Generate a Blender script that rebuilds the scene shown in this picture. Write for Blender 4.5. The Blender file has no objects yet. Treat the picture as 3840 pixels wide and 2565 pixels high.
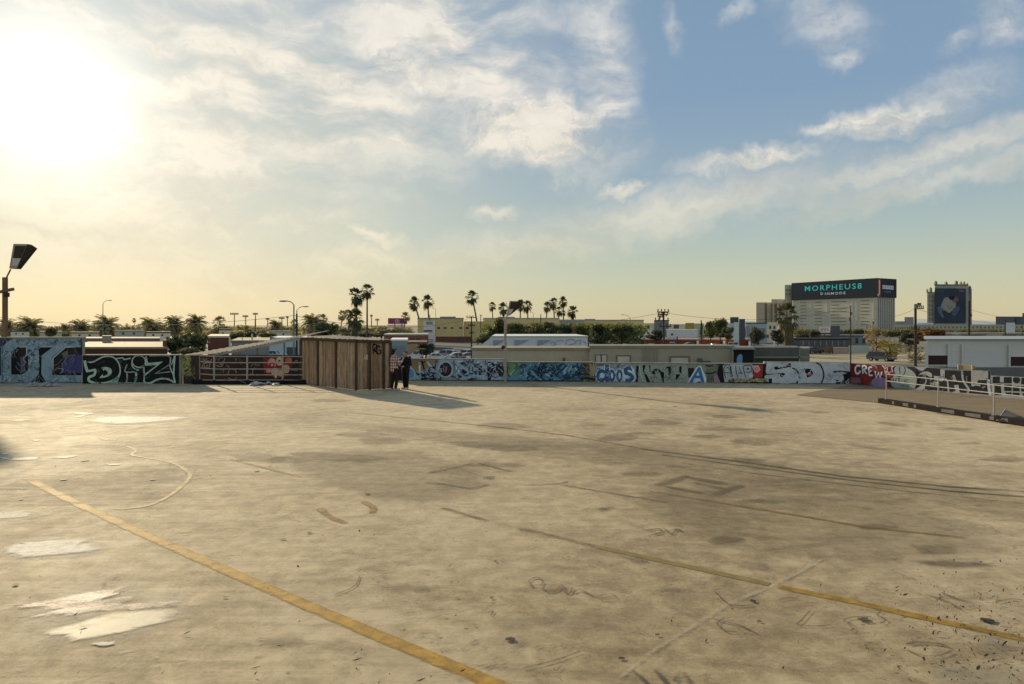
import bpy, bmesh, math, random
from mathutils import Vector, Matrix
from mathutils.geometry import tessellate_polygon

R = math.radians
scene = bpy.context.scene
col = scene.collection
rnd = random.Random(7)

# ---------------------------------------------------------------- survey constants
H_EYE, FPX, CX, HY = 2.75, 2560.0, 1920.0, 1219.0      # eye height, focal length in photo pixels, principal point
ZG = -3.5                                               # street level below the roof deck


def P(x, y, d):
    """photo direction (x, y) followed out to distance d -> a point in the place"""
    return Vector(((x - CX) * d / FPX, d, H_EYE - (y - HY) * d / FPX))


def G(x, y, z=0.0):
    d = (H_EYE - z) * FPX / (y - HY)
    return Vector(((x - CX) * d / FPX, d, z))


def s2l(c):
    c = c / 255.0
    return c / 12.92 if c <= 0.04045 else ((c + 0.055) / 1.055) ** 2.4


def lin(r, g, b, k=1.0, top=0.85):
    return tuple(min(top, s2l(v) * k) for v in (r, g, b)) + (1.0,)


# ---------------------------------------------------------------- node helper
class NT:
    def __init__(self, tree):
        self.t = tree
        self.n = tree.nodes
        self.l = tree.links

    def new(self, typ, **kw):
        n = self.n.new(typ)
        for k, v in kw.items():
            setattr(n, k, v)
        return n

    def put(self, sock, v):
        if hasattr(v, 'is_linked') or isinstance(v, bpy.types.NodeSocket):
            self.l.new(v, sock)
        else:
            sock.default_value = v

    def m(self, op, a, b=None, c=None, clamp=False):
        n = self.new('ShaderNodeMath', operation=op, use_clamp=clamp)
        for i, v in enumerate((a, b, c)):
            if v is not None:
                self.put(n.inputs[i], v)
        return n.outputs[0]

    def v(self, op, a, b=None, scale=None):
        n = self.new('ShaderNodeVectorMath', operation=op)
        self.put(n.inputs[0], a)
        if b is not None:
            self.put(n.inputs[1], b)
        if scale is not None:
            self.put(n.inputs['Scale'], scale)
        return n.outputs['Value'] if op in ('LENGTH', 'DOT_PRODUCT', 'DISTANCE') else n.outputs[0]

    def mix(self, f, a, b, blend='MIX'):
        n = self.new('ShaderNodeMix', data_type='RGBA', blend_type=blend)
        self.put(n.inputs[0], f)
        self.put(n.inputs[6], a)
        self.put(n.inputs[7], b)
        return n.outputs[2]

    def mapr(self, v, a, b, c=0.0, d=1.0, smooth=False):
        n = self.new('ShaderNodeMapRange')
        n.clamp = True
        if smooth:
            n.interpolation_type = 'SMOOTHSTEP'
        self.put(n.inputs[0], v)
        for i, q in enumerate((a, b, c, d)):
            self.put(n.inputs[1 + i], q)
        return n.outputs[0]

    def noise(self, vec, scale, detail=4.0, rough=0.55, dist=0.0, out=0, dim='3D'):
        n = self.new('ShaderNodeTexNoise', noise_dimensions=dim)
        self.l.new(vec, n.inputs['Vector'])
        n.inputs['Scale'].default_value = scale
        n.inputs['Detail'].default_value = detail
        n.inputs['Roughness'].default_value = rough
        n.inputs['Distortion'].default_value = dist
        return n.outputs[out]

    def mapping(self, vec, loc=(0, 0, 0), rot=(0, 0, 0), scale=(1, 1, 1)):
        n = self.new('ShaderNodeMapping')
        self.l.new(vec, n.inputs[0])
        n.inputs[1].default_value = loc
        n.inputs[2].default_value = rot
        n.inputs[3].default_value = scale
        return n.outputs[0]

    def ramp(self, f, stops, interp='LINEAR'):
        n = self.new('ShaderNodeValToRGB')
        cr = n.color_ramp
        cr.interpolation = interp
        while len(cr.elements) < len(stops):
            cr.elements.new(0.5)
        for e, (p, c) in zip(cr.elements, stops):
            e.position = p
            e.color = c
        self.put(n.inputs[0], f)
        return n.outputs[0]


def new_mat(name):
    m = bpy.data.materials.new(name)
    m.use_nodes = True
    m.node_tree.nodes.clear()
    nt = NT(m.node_tree)
    out = nt.new('ShaderNodeOutputMaterial')
    bs = nt.new('ShaderNodeBsdfPrincipled')
    nt.l.new(bs.outputs[0], out.inputs[0])
    return m, nt, bs, out


MATS = {}


def mat(name, c=None, rough=0.8, var=0.2, scale=2.0, spec=0.3, metal=0.0, stretch=(1, 1, 1), bump=0.0, emit=0.0):
    """painted / plain surface: base colour broken up by two scales of noise"""
    if name in MATS:
        return MATS[name]
    m, nt, bs, out = new_mat(name)
    tc = nt.new('ShaderNodeTexCoord').outputs['Object']
    v = nt.mapping(tc, scale=stretch)
    n1 = nt.noise(v, scale, 5.0, 0.6)
    n2 = nt.noise(v, scale * 7.3, 3.0, 0.6)
    f = nt.m('ADD', nt.m('MULTIPLY', n1, 0.65), nt.m('MULTIPLY', n2, 0.35))
    k = nt.mapr(f, 0.3, 0.7, 1.0 - var, 1.0 + var)
    colr = nt.v('SCALE', c[:3], scale=k)
    nt.l.new(colr, bs.inputs['Base Color'])
    bs.inputs['Roughness'].default_value = rough
    bs.inputs['Specular IOR Level'].default_value = spec
    bs.inputs['Metallic'].default_value = metal
    if bump:
        b = nt.new('ShaderNodeBump')
        b.inputs['Strength'].default_value = bump
        b.inputs['Distance'].default_value = 0.02
        nt.l.new(f, b.inputs['Height'])
        nt.l.new(b.outputs[0], bs.inputs['Normal'])
    MATS[name] = m
    return m


def leaf_mat(name, c, var=0.45, trans=0.35):
    if name in MATS:
        return MATS[name]
    m, nt, bs, out = new_mat(name)
    g = nt.new('ShaderNodeNewGeometry')
    oi = nt.new('ShaderNodeObjectInfo')
    tc = nt.new('ShaderNodeTexCoord').outputs['Object']
    n1 = nt.noise(tc, 0.9, 3.0, 0.6)
    f = nt.m('ADD', nt.m('MULTIPLY', g.outputs['Random Per Island'], 0.6), nt.m('MULTIPLY', n1, 0.5))
    k = nt.mapr(f, 0.15, 0.95, 1.0 - var, 1.0 + var)
    k = nt.m('MULTIPLY', k, nt.mapr(oi.outputs['Random'], 0.0, 1.0, 0.85, 1.15))
    cc = nt.v('SCALE', c[:3], scale=k)
    nt.l.new(cc, bs.inputs['Base Color'])
    bs.inputs['Roughness'].default_value = 0.6
    bs.inputs['Specular IOR Level'].default_value = 0.25
    tr = nt.new('ShaderNodeBsdfTranslucent')
    warm = nt.v('MULTIPLY', cc, (1.25, 1.1, 0.5))
    nt.l.new(warm, tr.inputs['Color'])
    mx = nt.new('ShaderNodeMixShader')
    mx.inputs[0].default_value = trans
    nt.l.new(bs.outputs[0], mx.inputs[1])
    nt.l.new(tr.outputs[0], mx.inputs[2])
    nt.l.new(mx.outputs[0], out.inputs[0])
    MATS[name] = m
    return m


def glass_mat(name, c, rough=0.12):
    if name in MATS:
        return MATS[name]
    m, nt, bs, out = new_mat(name)
    tc = nt.new('ShaderNodeTexCoord').outputs['Object']
    k = nt.mapr(nt.noise(tc, 0.6, 2.0), 0.3, 0.7, 0.7, 1.3)
    nt.l.new(nt.v('SCALE', c[:3], scale=k), bs.inputs['Base Color'])
    bs.inputs['Roughness'].default_value = rough
    bs.inputs['Specular IOR Level'].default_value = 0.6
    MATS[name] = m
    return m


# ---------------------------------------------------------------- object helpers
ORG = {}


def tag(o, label=None, cat=None, group=None, kind=None):
    if label:
        o['label'] = label
    if cat:
        o['category'] = cat
    if group:
        o['group'] = group
    if kind:
        o['kind'] = kind
    return o


def thing(name, loc, label, cat, group=None, rz=0.0):
    o = bpy.data.objects.new(name, None)
    o.empty_display_size = 0.3
    o.location = loc
    o.rotation_euler = (0, 0, rz)
    col.objects.link(o)
    ORG[o] = Matrix.Translation(Vector(loc)) @ Matrix.Rotation(rz, 4, 'Z')
    return tag(o, label, cat, group)


def copy_tree(o, parent=None):
    c = o.copy()
    col.objects.link(c)
    c.parent = parent
    if o in ORG:
        ORG[c] = ORG[o]
    for ch in [q for q in col.objects if q.parent == o]:
        copy_tree(ch, c)
    return c


class MB:
    """collects faces; build() links them as ONE mesh object"""

    def __init__(self):
        self.v = []
        self.f = []
        self.c = []       # colour per face (optional)
        self.mi = []
        self.smooth = False

    def add(self, vs, fs, c=None, mi=0):
        b = len(self.v)
        self.v.extend(Vector(p) for p in vs)
        for f in fs:
            self.f.append(tuple(i + b for i in f))
            self.c.append(c)
            self.mi.append(mi)
        return self

    def quad(self, a, b, c, d, cc=None, mi=0):
        return self.add([a, b, c, d], [(0, 1, 2, 3)], cc, mi)

    def box(self, x0, x1, y0, y1, z0, z1, c=None, mi=0, M=None):
        vs = [Vector((x, y, z)) for z in (z0, z1) for y in (y0, y1) for x in (x0, x1)]
        if M is not None:
            vs = [M @ p for p in vs]
        return self.add(vs, [(0, 2, 3, 1), (4, 5, 7, 6), (0, 1, 5, 4), (2, 6, 7, 3), (0, 4, 6, 2), (1, 3, 7, 5)], c, mi)

    def prism(self, pts, z0, z1, c=None):
        n = len(pts)
        vs = [(p[0], p[1], z0) for p in pts] + [(p[0], p[1], z1) for p in pts]
        tri = tessellate_polygon([[Vector((p[0], p[1], 0)) for p in pts]])
        fs = [tuple(t) for t in tri] + [tuple(i + n for i in t) for t in tri]
        fs += [(i, (i + 1) % n, (i + 1) % n + n, i + n) for i in range(n)]
        return self.add(vs, fs, c)

    def extrude(self, pts3, vec, c=None, mi=0):
        """planar polygon in space extruded along vec"""
        n = len(pts3)
        a = [Vector(p) for p in pts3]
        vs = a + [p + Vector(vec) for p in a]
        tri = tessellate_polygon([a])
        fs = [tuple(t) for t in tri] + [tuple(i + n for i in t) for t in tri]
        fs += [(i, (i + 1) % n, (i + 1) % n + n, i + n) for i in range(n)]
        return self.add(vs, fs, c, mi)

    def tube(self, pts, rad, seg=8, c=None, cap=True, sx=1.0, mi=0):
        pts = [Vector(p) for p in pts]
        n = len(pts)
        if not hasattr(rad, '__len__'):
            rad = [rad] * n
        rings = []
        up0 = None
        for i, p in enumerate(pts):
            d = (pts[min(i + 1, n - 1)] - pts[max(i - 1, 0)])
            if d.length < 1e-9:
                d = Vector((0, 0, 1))
            d.normalize()
            if up0 is None:
                up0 = Vector((1, 0, 0)) if abs(d.x) < 0.8 else Vector((0, 1, 0))
            a = (up0 - d * up0.dot(d)).normalized()
            up0 = a
            b = d.cross(a)
            rings.append([p + (a * math.cos(2 * math.pi * k / seg) * sx + b * math.sin(2 * math.pi * k / seg)) * rad[i] for k in range(seg)])
        vs = [q for r in rings for q in r]
        fs = []
        for i in range(n - 1):
            for k in range(seg):
                fs.append((i * seg + k, i * seg + (k + 1) % seg, (i + 1) * seg + (k + 1) % seg, (i + 1) * seg + k))
        if cap:
            fs.append(tuple(range(seg - 1, -1, -1)))
            fs.append(tuple((n - 1) * seg + k for k in range(seg)))
        return self.add(vs, fs, c, mi)

    def bar(self, a, b, w, h=None, c=None, mi=0):
        """square-section bar from a to b"""
        a, b = Vector(a), Vector(b)
        h = h or w
        d = (b - a).normalized()
        up = Vector((0, 0, 1)) if abs(d.z) < 0.9 else Vector((0, 1, 0))
        s = d.cross(up).normalized() * (w / 2)
        u = s.cross(d).normalized() * (h / 2)
        vs = [a - s - u, a + s - u, a + s + u, a - s + u, b - s - u, b + s - u, b + s + u, b - s + u]
        return self.add(vs, [(0, 1, 2, 3), (7, 6, 5, 4), (0, 4, 5, 1), (1, 5, 6, 2), (2, 6, 7, 3), (3, 7, 4, 0)], c, mi)

    def ball(self, p, rx, ry=None, rz=None, seg=10, rings=7, c=None, mi=0):
        ry = ry or rx
        rz = rz or rx
        p = Vector(p)
        vs = [p + Vector((0, 0, -rz))]
        for i in range(1, rings):
            t = -math.pi / 2 + math.pi * i / rings
            for k in range(seg):
                a = 2 * math.pi * k / seg
                vs.append(p + Vector((rx * math.cos(t) * math.cos(a), ry * math.cos(t) * math.sin(a), rz * math.sin(t))))
        vs.append(p + Vector((0, 0, rz)))
        fs = [(0, 1 + (k + 1) % seg, 1 + k) for k in range(seg)]
        for i in range(rings - 2):
            for k in range(seg):
                fs.append((1 + i * seg + k, 1 + i * seg + (k + 1) % seg, 1 + (i + 1) * seg + (k + 1) % seg, 1 + (i + 1) * seg + k))
        last = len(vs) - 1
        b = 1 + (rings - 2) * seg
        fs += [(last, b + k, b + (k + 1) % seg) for k in range(seg)]
        return self.add(vs, fs, c, mi)

    def mesh(self, name, M=None):
        me = bpy.data.meshes.new(name)
        vs = [M @ p for p in self.v] if M is not None else self.v
        me.from_pydata([tuple(p) for p in vs], [], self.f)
        if any(c is not None for c in self.c):
            at = me.color_attributes.new('Col', 'FLOAT_COLOR', 'CORNER')
            k = 0
            buf = []
            for f, c in zip(self.f, self.c):
                buf.extend((c or (0.5, 0.5, 0.5, 1.0)) * len(f))
            at.data.foreach_set('color', buf)
        if any(self.mi):
            me.polygons.foreach_set('material_index', self.mi)
        me.update()
        if self.smooth:
            me.polygons.foreach_set('use_smooth', [True] * len(me.polygons))
        return me

    def build(self, name, mats, parent=None, recalc=True, bevel=0.0):
        """world-space faces -> object; re-expressed in the thing's own frame"""
        if parent is not None:
            M = ORG[parent]
        else:
            xs = [p.x for p in self.v]
            ys = [p.y for p in self.v]
            M = Matrix.Translation(((min(xs) + max(xs)) / 2, (min(ys) + max(ys)) / 2, min(p.z for p in self.v)))
        me = self.mesh(name, M.inverted())
        if recalc or bevel:
            bm = bmesh.new()
            bm.from_mesh(me)
            if recalc:
                bmesh.ops.recalc_face_normals(bm, faces=bm.faces)
            if bevel:
                es = [e for e in bm.edges if len(e.link_faces) == 2 and e.calc_face_angle(0) > 0.6]
                bmesh.ops.bevel(bm, geom=es, offset=bevel, segments=2, affect='EDGES', profile=0.6)
            bm.to_mesh(me)
            bm.free()
        for m in (mats if isinstance(mats, (list, tuple)) else [mats]):
            me.materials.append(m)
        o = bpy.data.objects.new(name, me)
        col.objects.link(o)
        if parent is not None:
            o.parent = parent
        else:
            o.matrix_world = M
        ORG[o] = M
        return o


def catmull(pts, n=6, closed=False):
    pts = [Vector(p) for p in pts]
    if len(pts) < 3:
        return pts
    out = []
    L = len(pts)
    rng = range(L) if closed else range(L - 1)
    for i in rng:
        g = (lambda k: pts[k % L]) if closed else (lambda k: pts[max(0, min(L - 1, k))])
        p0, p1, p2, p3 = g(i - 1), g(i), g(i + 1), g(i + 2)
        for s in range(n):
            t = s / n
            out.append(0.5 * ((2 * p1) + (p2 - p0) * t + (2 * p0 - 5 * p1 + 4 * p2 - p3) * t * t + (3 * p1 - p0 - 3 * p2 + p3) * t ** 3))
    if not closed:
        out.append(pts[-1])
    return out


def strip(pts, w, closed=False):
    """2-D polyline -> left and right offset points (mitred)"""
    n = len(pts)
    L, Rr = [], []
    ws = w if hasattr(w, '__len__') else [w] * n
    for i in range(n):
        if closed:
            a, b = pts[(i - 1) % n], pts[(i + 1) % n]
        else:
            a, b = pts[max(0, i - 1)], pts[min(n - 1, i + 1)]
        d1 = (pts[i] - a)
        d2 = (b - pts[i])
        if d1.length < 1e-9:
            d1 = d2
        if d2.length < 1e-9:
            d2 = d1
        d1 = d1.normalized()
        d2 = d2.normalized()
        t = d1 + d2
        t = d1 if t.length < 1e-6 else t.normalized()
        nrm = Vector((-t.y, t.x))
        k = 1.0 / max(0.55, abs(nrm.dot(Vector((-d1.y, d1.x)))))
        L.append(pts[i] + nrm * ws[i] / 2 * k)
        Rr.append(pts[i] - nrm * ws[i] / 2 * k)
    return L, Rr
# ================================================================ camera
cam = bpy.data.cameras.new('camera')
cam.lens = 24.0
cam.sensor_width = 36.0
cam.shift_y = (HY - 1282.5) / 3840.0
cam.clip_end = 30000
cam.clip_start = 0.1
co = bpy.data.objects.new('camera', cam)
co.location = (0, 0, H_EYE)
co.rotation_euler = (R(90), 0, 0)
col.objects.link(co)
scene.camera = co
scene.view_settings.view_transform = 'Standard'
scene.view_settings.look = 'None'
scene.view_settings.exposure = 0
scene.view_settings.gamma = 1
scene.cycles.max_bounces = 6
scene.cycles.transparent_max_bounces = 12
scene.cycles.sample_clamp_indirect = 4.0

# ================================================================ sun and sky
SUN_AZ, SUN_EL = R(-34.2), R(15.4)
sun_dir = Vector((math.sin(SUN_AZ) * math.cos(SUN_EL), math.cos(SUN_AZ) * math.cos(SUN_EL), math.sin(SUN_EL)))
sl = bpy.data.lights.new('sun', 'SUN')
sl.energy = 5.5
sl.angle = R(1.1)
sl.color = (1.0, 0.82, 0.54)
so = bpy.data.objects.new('sun', sl)
so.rotation_euler = sun_dir.to_track_quat('Z', 'Y').to_euler()
so.location = sun_dir * 60
col.objects.link(so)

w = bpy.data.worlds.new('World')
scene.world = w
w.use_nodes = True
w.node_tree.nodes.clear()
w.cycles.sampling_method = 'MANUAL'
w.cycles.sample_map_resolution = 512
nt = NT(w.node_tree)
wo = nt.new('ShaderNodeOutputWorld')
bg = nt.new('ShaderNodeBackground')
bg.inputs['Strength'].default_value = 0.1
nt.l.new(bg.outputs[0], wo.inputs[0])
sky = nt.new('ShaderNodeTexSky')
sky.sky_type = 'NISHITA'
sky.sun_disc = False
sky.sun_elevation = SUN_EL
sky.sun_rotation = SUN_AZ
sky.air_density = 1.0
sky.dust_density = 2.0
sky.ozone_density = 1.0
D = nt.new('ShaderNodeTexCoord').outputs['Generated']
sep = nt.new('ShaderNodeSeparateXYZ')
nt.l.new(D, sep.inputs[0])
dx, dy, dz = sep.outputs
az = nt.m('ARCTAN2', dx, dy)
el = nt.m('ARCSINE', dz)
elc = nt.m('MAXIMUM', el, 0.0)
sdot = nt.v('DOT_PRODUCT', D, tuple(sun_dir))
ang = nt.m('ARCCOSINE', nt.m('MINIMUM', sdot, 0.99999))       # angle from the sun


def q(r, g, b, k=1.0):
    return tuple(s2l(v) * k for v in (r, g, b)) + (1.0,)


f = nt.mapr(elc, 0.0, 0.6)
clear_far = nt.ramp(f, [(0.0, q(211, 195, 160)), (0.045, q(208, 201, 164)), (0.11, q(196, 201, 176)), (0.21, q(174, 190, 186)), (0.33, q(153, 175, 188)), (0.52, q(133, 160, 187)), (0.75, q(127, 155, 181)), (1.0, q(114, 144, 176))])
clear_near = nt.ramp(f, [(0.0, q(227, 212, 172)), (0.07, q(222, 212, 178)), (0.2, q(202, 206, 190)), (0.36, q(188, 198, 192)), (0.6, q(176, 190, 194)), (1.0, q(150, 176, 200))])
nearf = nt.mapr(ang, R(12), R(47), 1.0, 0.0, smooth=True)
base = nt.mix(nearf, clear_far, clear_near)
nish = nt.v('SCALE', sky.outputs[0], scale=0.1)
base = nt.mix(0.05, base, nish)

# --- cirrus: soft patches in azimuth / elevation, frayed by noise
comb = nt.new('ShaderNodeCombineXYZ')
nt.l.new(az, comb.inputs[0])
nt.l.new(el, comb.inputs[1])
AE = comb.outputs[0]
wn = nt.noise(AE, 5.0, 3.0, 0.6, out=1, dim='2D')
warp = nt.v('SCALE', nt.v('SUBTRACT', wn, (0.5, 0.5, 0.5)), scale=0.17)
wn2 = nt.noise(AE, 22.0, 3.0, 0.65, out=1, dim='2D')
warp2 = nt.v('SCALE', nt.v('SUBTRACT', wn2, (0.5, 0.5, 0.5)), scale=0.045)
AW = nt.v('ADD', nt.v('ADD', AE, warp), warp2)
AW2 = nt.v('ADD', AE, nt.v('ADD', nt.v('SCALE', warp, scale=0.25), warp2))
AS = nt.v('ADD', AE, nt.v('SCALE', warp, scale=0.45))
streak_a = nt.noise(nt.mapping(AS, rot=(0, 0, R(30)), scale=(3.2, 11.0, 1)), 1.5, 6.0, 0.56, 0.0, dim='2D')
streak_b = nt.noise(nt.mapping(AW2, rot=(0, 0, R(-12)), scale=(4.0, 20.0, 1)), 1.5, 5.0, 0.56, 0.0, dim='2D')
flecks = nt.noise(nt.mapping(AW2, scale=(1.0, 1.9, 1)), 13.0, 5.0, 0.68, dim='2D')


def ae(x, y):
    u, v = (x - CX) / FPX, (HY - y) / FPX
    a = math.atan(u)
    return a, math.atan(v * math.cos(a))


def patch(x, y, rx, ry, rot, wgt, vec, a=0.35, b=1.1):
    """soft ellipse; radii in degrees, rot in degrees (positive lifts the right end)"""
    ca, ce = ae(x, y)
    s = nt.v('SUBTRACT', vec, (ca, ce, 0))
    s = nt.mapping(s, rot=(0, 0, R(-rot)))
    s = nt.v('MULTIPLY', s, (1 / R(rx), 1 / R(ry), 0))
    return nt.m('MULTIPLY', nt.mapr(nt.v('LENGTH', s), a, b, 1.0, 0.0, smooth=True), wgt)


def union(lst):
    r = lst[0]
    for x in lst[1:]:
        r = nt.m('MAXIMUM', r, x)
    return r


veil = union([
    patch(250, 420, 25, 15, -14, 1.0, AW, 0.3, 1.15),
    patch(1120, 330, 17, 9.0, -18, 0.95, AW, 0.2, 1.15),
    patch(1650, 120, 13, 8.5, -28, 1.0, AW, 0.2, 1.15),
    patch(2200, 260, 4.2, 9.5, 10, 0.85, AW, 0.0, 1.25),
    patch(300, 760, 18, 4.0, -9, 0.5, AW, 0.0, 1.2),
    patch(1000, 640, 10, 4.2, 12, 0.62, AW, 0.0, 1.15),
])
puffs = union([
    patch(1960, 480, 8.5, 4.2, -10, 1.3, AW, 0.1, 1.15),
    patch(1500, 240, 8.5, 2.0, -40, 1.1, AW2, 0.0, 1.2),
    patch(2120, 430, 5.0, 2.2, 20, 0.9, AW, 0.1),
    patch(2250, 130, 1.4, 4.0, 6, 0.75, AW2, 0.1),
    patch(3330, 468, 6.0, 1.8, 2, 1.15, AW2, 0.0, 1.1),
    patch(3110, 490, 2.2, 0.9, 12, 0.8, AW2, 0.1),
    patch(2800, 620, 7.2, 1.25, 1, 0.95, AW2, 0.0, 1.15),
    patch(3090, 60, 4.2, 2.6, -40, 0.5, AW2, 0.0, 1.3),
    patch(3170, 215, 1.9, 1.2, 0, 0.5, AW2, 0.0),
    patch(2540, 110, 1.2, 2.2, 25, 0.5, AW2, 0.0),
    patch(2780, 30, 2.0, 0.9, 20, 0.4, AW2, 0.0),
    patch(3770, 70, 2.2, 2.6, 10, 0.6, AW2, 0.0),
    patch(3600, 170, 1.5, 1.0, 20, 0.5, AW2, 0.0),
    patch(3600, 340, 5.0, 2.0, 10, 0.42, AW2, 0.0),
    patch(1850, 806, 2.6, 1.0, 0, 0.8, AW2, 0.0),
    patch(1390, 880, 5.0, 1.0, -16, 0.85, AW2, 0.0),
    patch(2330, 705, 2.8, 0.75, 6, 0.8, AW2, 0.0),
])
bands = union([
    patch(2500, 800, 17, 2.6, 9, 0.68, AW2, 0.0, 1.25),
    patch(3550, 590, 16, 1.5, 13, 0.66, AW2, 0.0, 1.2),
    patch(3560, 680, 14, 1.3, 11, 0.58, AW2, 0.0, 1.2),
    patch(1950, 930, 12, 1.9, 6, 0.66, AW2, 0.0, 1.2),
    patch(1350, 985, 10, 1.8, 3, 0.75, AW2, 0.0, 1.1),
    patch(890, 930, 5.0, 0.7, -7, 0.7, AW2, 0.0, 1.1),
    patch(1250, 432, 5.0, 0.5, -7, 0.8, AW2, 0.0, 1.1),
    patch(250, 700, 13, 1.6, -6, 0.9, AW2, 0.0, 1.2),
    patch(620, 800, 10, 1.3, -14, 0.8, AW2, 0.0, 1.2),
    patch(150, 860, 12, 1.1, -4, 0.8, AW2, 0.0, 1.2),
    patch(330, 985, 13, 0.9, 2, 0.7, AW2, 0.0, 1.2),
    patch(880, 560, 9, 1.6, 16, 0.7, AW2, 0.0, 1.2),
    patch(300, 1080, 16, 0.9, 0, 0.4, AW2, 0.0, 1.1),
])
dv = nt.m('MULTIPLY', veil, nt.mapr(streak_a, 0.36, 0.58, 0.16, 1.1))
dv = nt.m('MULTIPLY', dv, nt.mapr(flecks, 0.3, 0.62, 0.8, 1.05))
dp = nt.m('MULTIPLY', puffs, nt.mapr(nt.m('ADD', nt.m('MULTIPLY', flecks, 0.6), nt.m('MULTIPLY', streak_a, 0.4)), 0.34, 0.58, 0.25, 1.05))
db = nt.m('MULTIPLY', bands, nt.mapr(streak_b, 0.28, 0.62, 0.62, 1.05))
# thin random cirrus over the rest of the dome, behind the photographer too
behind = nt.mapr(dy, 0.25, -0.1, 0.0, 1.0, smooth=True)
dr = nt.m('MULTIPLY', nt.m('MULTIPLY', nt.mapr(streak_a, 0.45, 0.75), 0.7), behind)
dr = nt.m('MULTIPLY', dr, nt.mapr(el, 0.0, 0.15))
dens = nt.m('MAXIMUM', nt.m('MAXIMUM', dv, dp), nt.m('MAXIMUM', db, dr))
dens = nt.m('MINIMUM', dens, 1.0)
cl_far = nt.ramp(f, [(0.0, q(216, 200, 150)), (0.1, q(222, 212, 172)), (0.25, q(228, 221, 202)), (0.5, q(232, 226, 216)), (1.0, q(222, 222, 222))])
cl_near = nt.ramp(f, [(0.0, q(237, 221, 180)), (0.15, q(243, 231, 202)), (0.35, q(243, 234, 216)), (1.0, q(234, 230, 220))])
ccol = nt.mix(nt.mapr(ang, R(10), R(44), 1.0, 0.0, smooth=True), cl_far, cl_near)
shade = nt.mapr(nt.m('ADD', nt.m('MULTIPLY', streak_a, 0.5), nt.m('MULTIPLY', flecks, 0.5)), 0.38, 0.58, 0.86, 1.06)
ccol = nt.v('SCALE', ccol, scale=shade)
skyc = nt.mix(dens, base, ccol)
# glow of the veiled sun
g1 = nt.m('EXPONENT', nt.m('MULTIPLY', nt.m('POWER', nt.m('DIVIDE', ang, R(5.5)), 2.0), -1.0))
g2 = nt.m('EXPONENT', nt.m('MULTIPLY', nt.m('DIVIDE', ang, R(13.0)), -1.0))
gl = nt.v('ADD', nt.v('SCALE', (1.0, 0.93, 0.78), scale=nt.m('MULTIPLY', g1, 0.7)), nt.v('SCALE', (1.0, 0.9, 0.7), scale=nt.m('MULTIPLY', g2, 0.05)))
skyc = nt.v('ADD', skyc, gl)
# the ground side of the dome
skyc = nt.mix(nt.mapr(dz, -0.02, 0.0), (0.16, 0.14, 0.1, 1.0), skyc)
nt.l.new(nt.v('SCALE', skyc, scale=10.0), bg.inputs['Color'])

# ================================================================ deck, street level, hills
m, nt, bs, out = new_mat('old_concrete')
pos = nt.new('ShaderNodeNewGeometry').outputs['Position']
big = nt.noise(pos, 0.11, 3.0, 0.55, dim='2D')
med = nt.noise(pos, 0.55, 5.0, 0.62, 0.6, dim='2D')
sm = nt.noise(pos, 3.2, 6.0, 0.66, 0.3, dim='2D')
fine = nt.noise(pos, 24.0, 4.0, 0.7, dim='2D')
st1 = nt.noise(nt.mapping(pos, rot=(0, 0, R(-40)), scale=(0.35, 4.2, 1)), 1.3, 6.0, 0.66, 0.7)
st2 = nt.noise(nt.mapping(pos, rot=(0, 0, R(-8)), scale=(0.7, 2.2, 1)), 1.1, 6.0, 0.66, 0.9)
st3 = nt.noise(nt.mapping(pos, rot=(0, 0, R(-33)), scale=(1.1, 15.0, 1)), 1.6, 5.0, 0.7, 0.5)
ssep = nt.new('ShaderNodeSeparateXYZ')
nt.l.new(pos, ssep.inputs[0])
leftw = nt.mapr(ssep.outputs[0], -3.0, 3.0, 1.0, 0.0, smooth=True)
st = nt.m('ADD', nt.m('MULTIPLY', st1, leftw), nt.m('MULTIPLY', st2, nt.m('SUBTRACT', 1.0, leftw)))
val = nt.m('ADD', nt.m('MULTIPLY', big, 0.27), nt.m('MULTIPLY', med, 0.22))
val = nt.m('ADD', val, nt.m('MULTIPLY', st, 0.23))
val = nt.m('ADD', val, nt.m('MULTIPLY', sm, 0.18))
grain = nt.noise(pos, 70.0, 2.0, 0.7, dim='2D')
val = nt.m('ADD', val, nt.m('MULTIPLY', fine, 0.15))
val = nt.m('ADD', val, nt.m('MULTIPLY', nt.m('SUBTRACT', grain, 0.5), 0.10))
cc = nt.ramp(nt.mapr(val, 0.365, 0.635), [(0.12, (0.20, 0.15, 0.085, 1)), (0.36, (0.30, 0.24, 0.14, 1)), (0.5, (0.385, 0.315, 0.188, 1)), (0.64, (0.45, 0.375, 0.232, 1)), (0.9, (0.55, 0.465, 0.305, 1))])
# grey weathered areas against ochre ones
hue = nt.mapr(nt.noise(pos, 0.26, 4.0, 0.6, dim='2D'), 0.42, 0.6)
cc = nt.mix(nt.m('MULTIPLY', hue, 0.55), cc, nt.v('MULTIPLY', cc, (0.98, 0.99, 1.06)))
# damp / oily stains
stn = nt.mapr(nt.noise(nt.mapping(pos, scale=(0.6, 1.2, 1)), 0.75, 5.0, 0.62, 1.2, dim='2D'), 0.58, 0.74)
cc = nt.mix(nt.m('MULTIPLY', stn, 0.5), cc, (0.19, 0.145, 0.085, 1))
dirt = nt.m('MULTIPLY', nt.mapr(nt.noise(nt.mapping(pos, rot=(0, 0, R(-20)), scale=(0.8, 1.6, 1)), 4.5, 5.0, 0.7, 0.4, dim='2D'), 0.55, 0.68), nt.mapr(nt.noise(pos, 0.4, 3.0, dim='2D'), 0.42, 0.6))
cc = nt.mix(nt.m('MULTIPLY', dirt, 0.42), cc, (0.16, 0.12, 0.072, 1))
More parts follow.
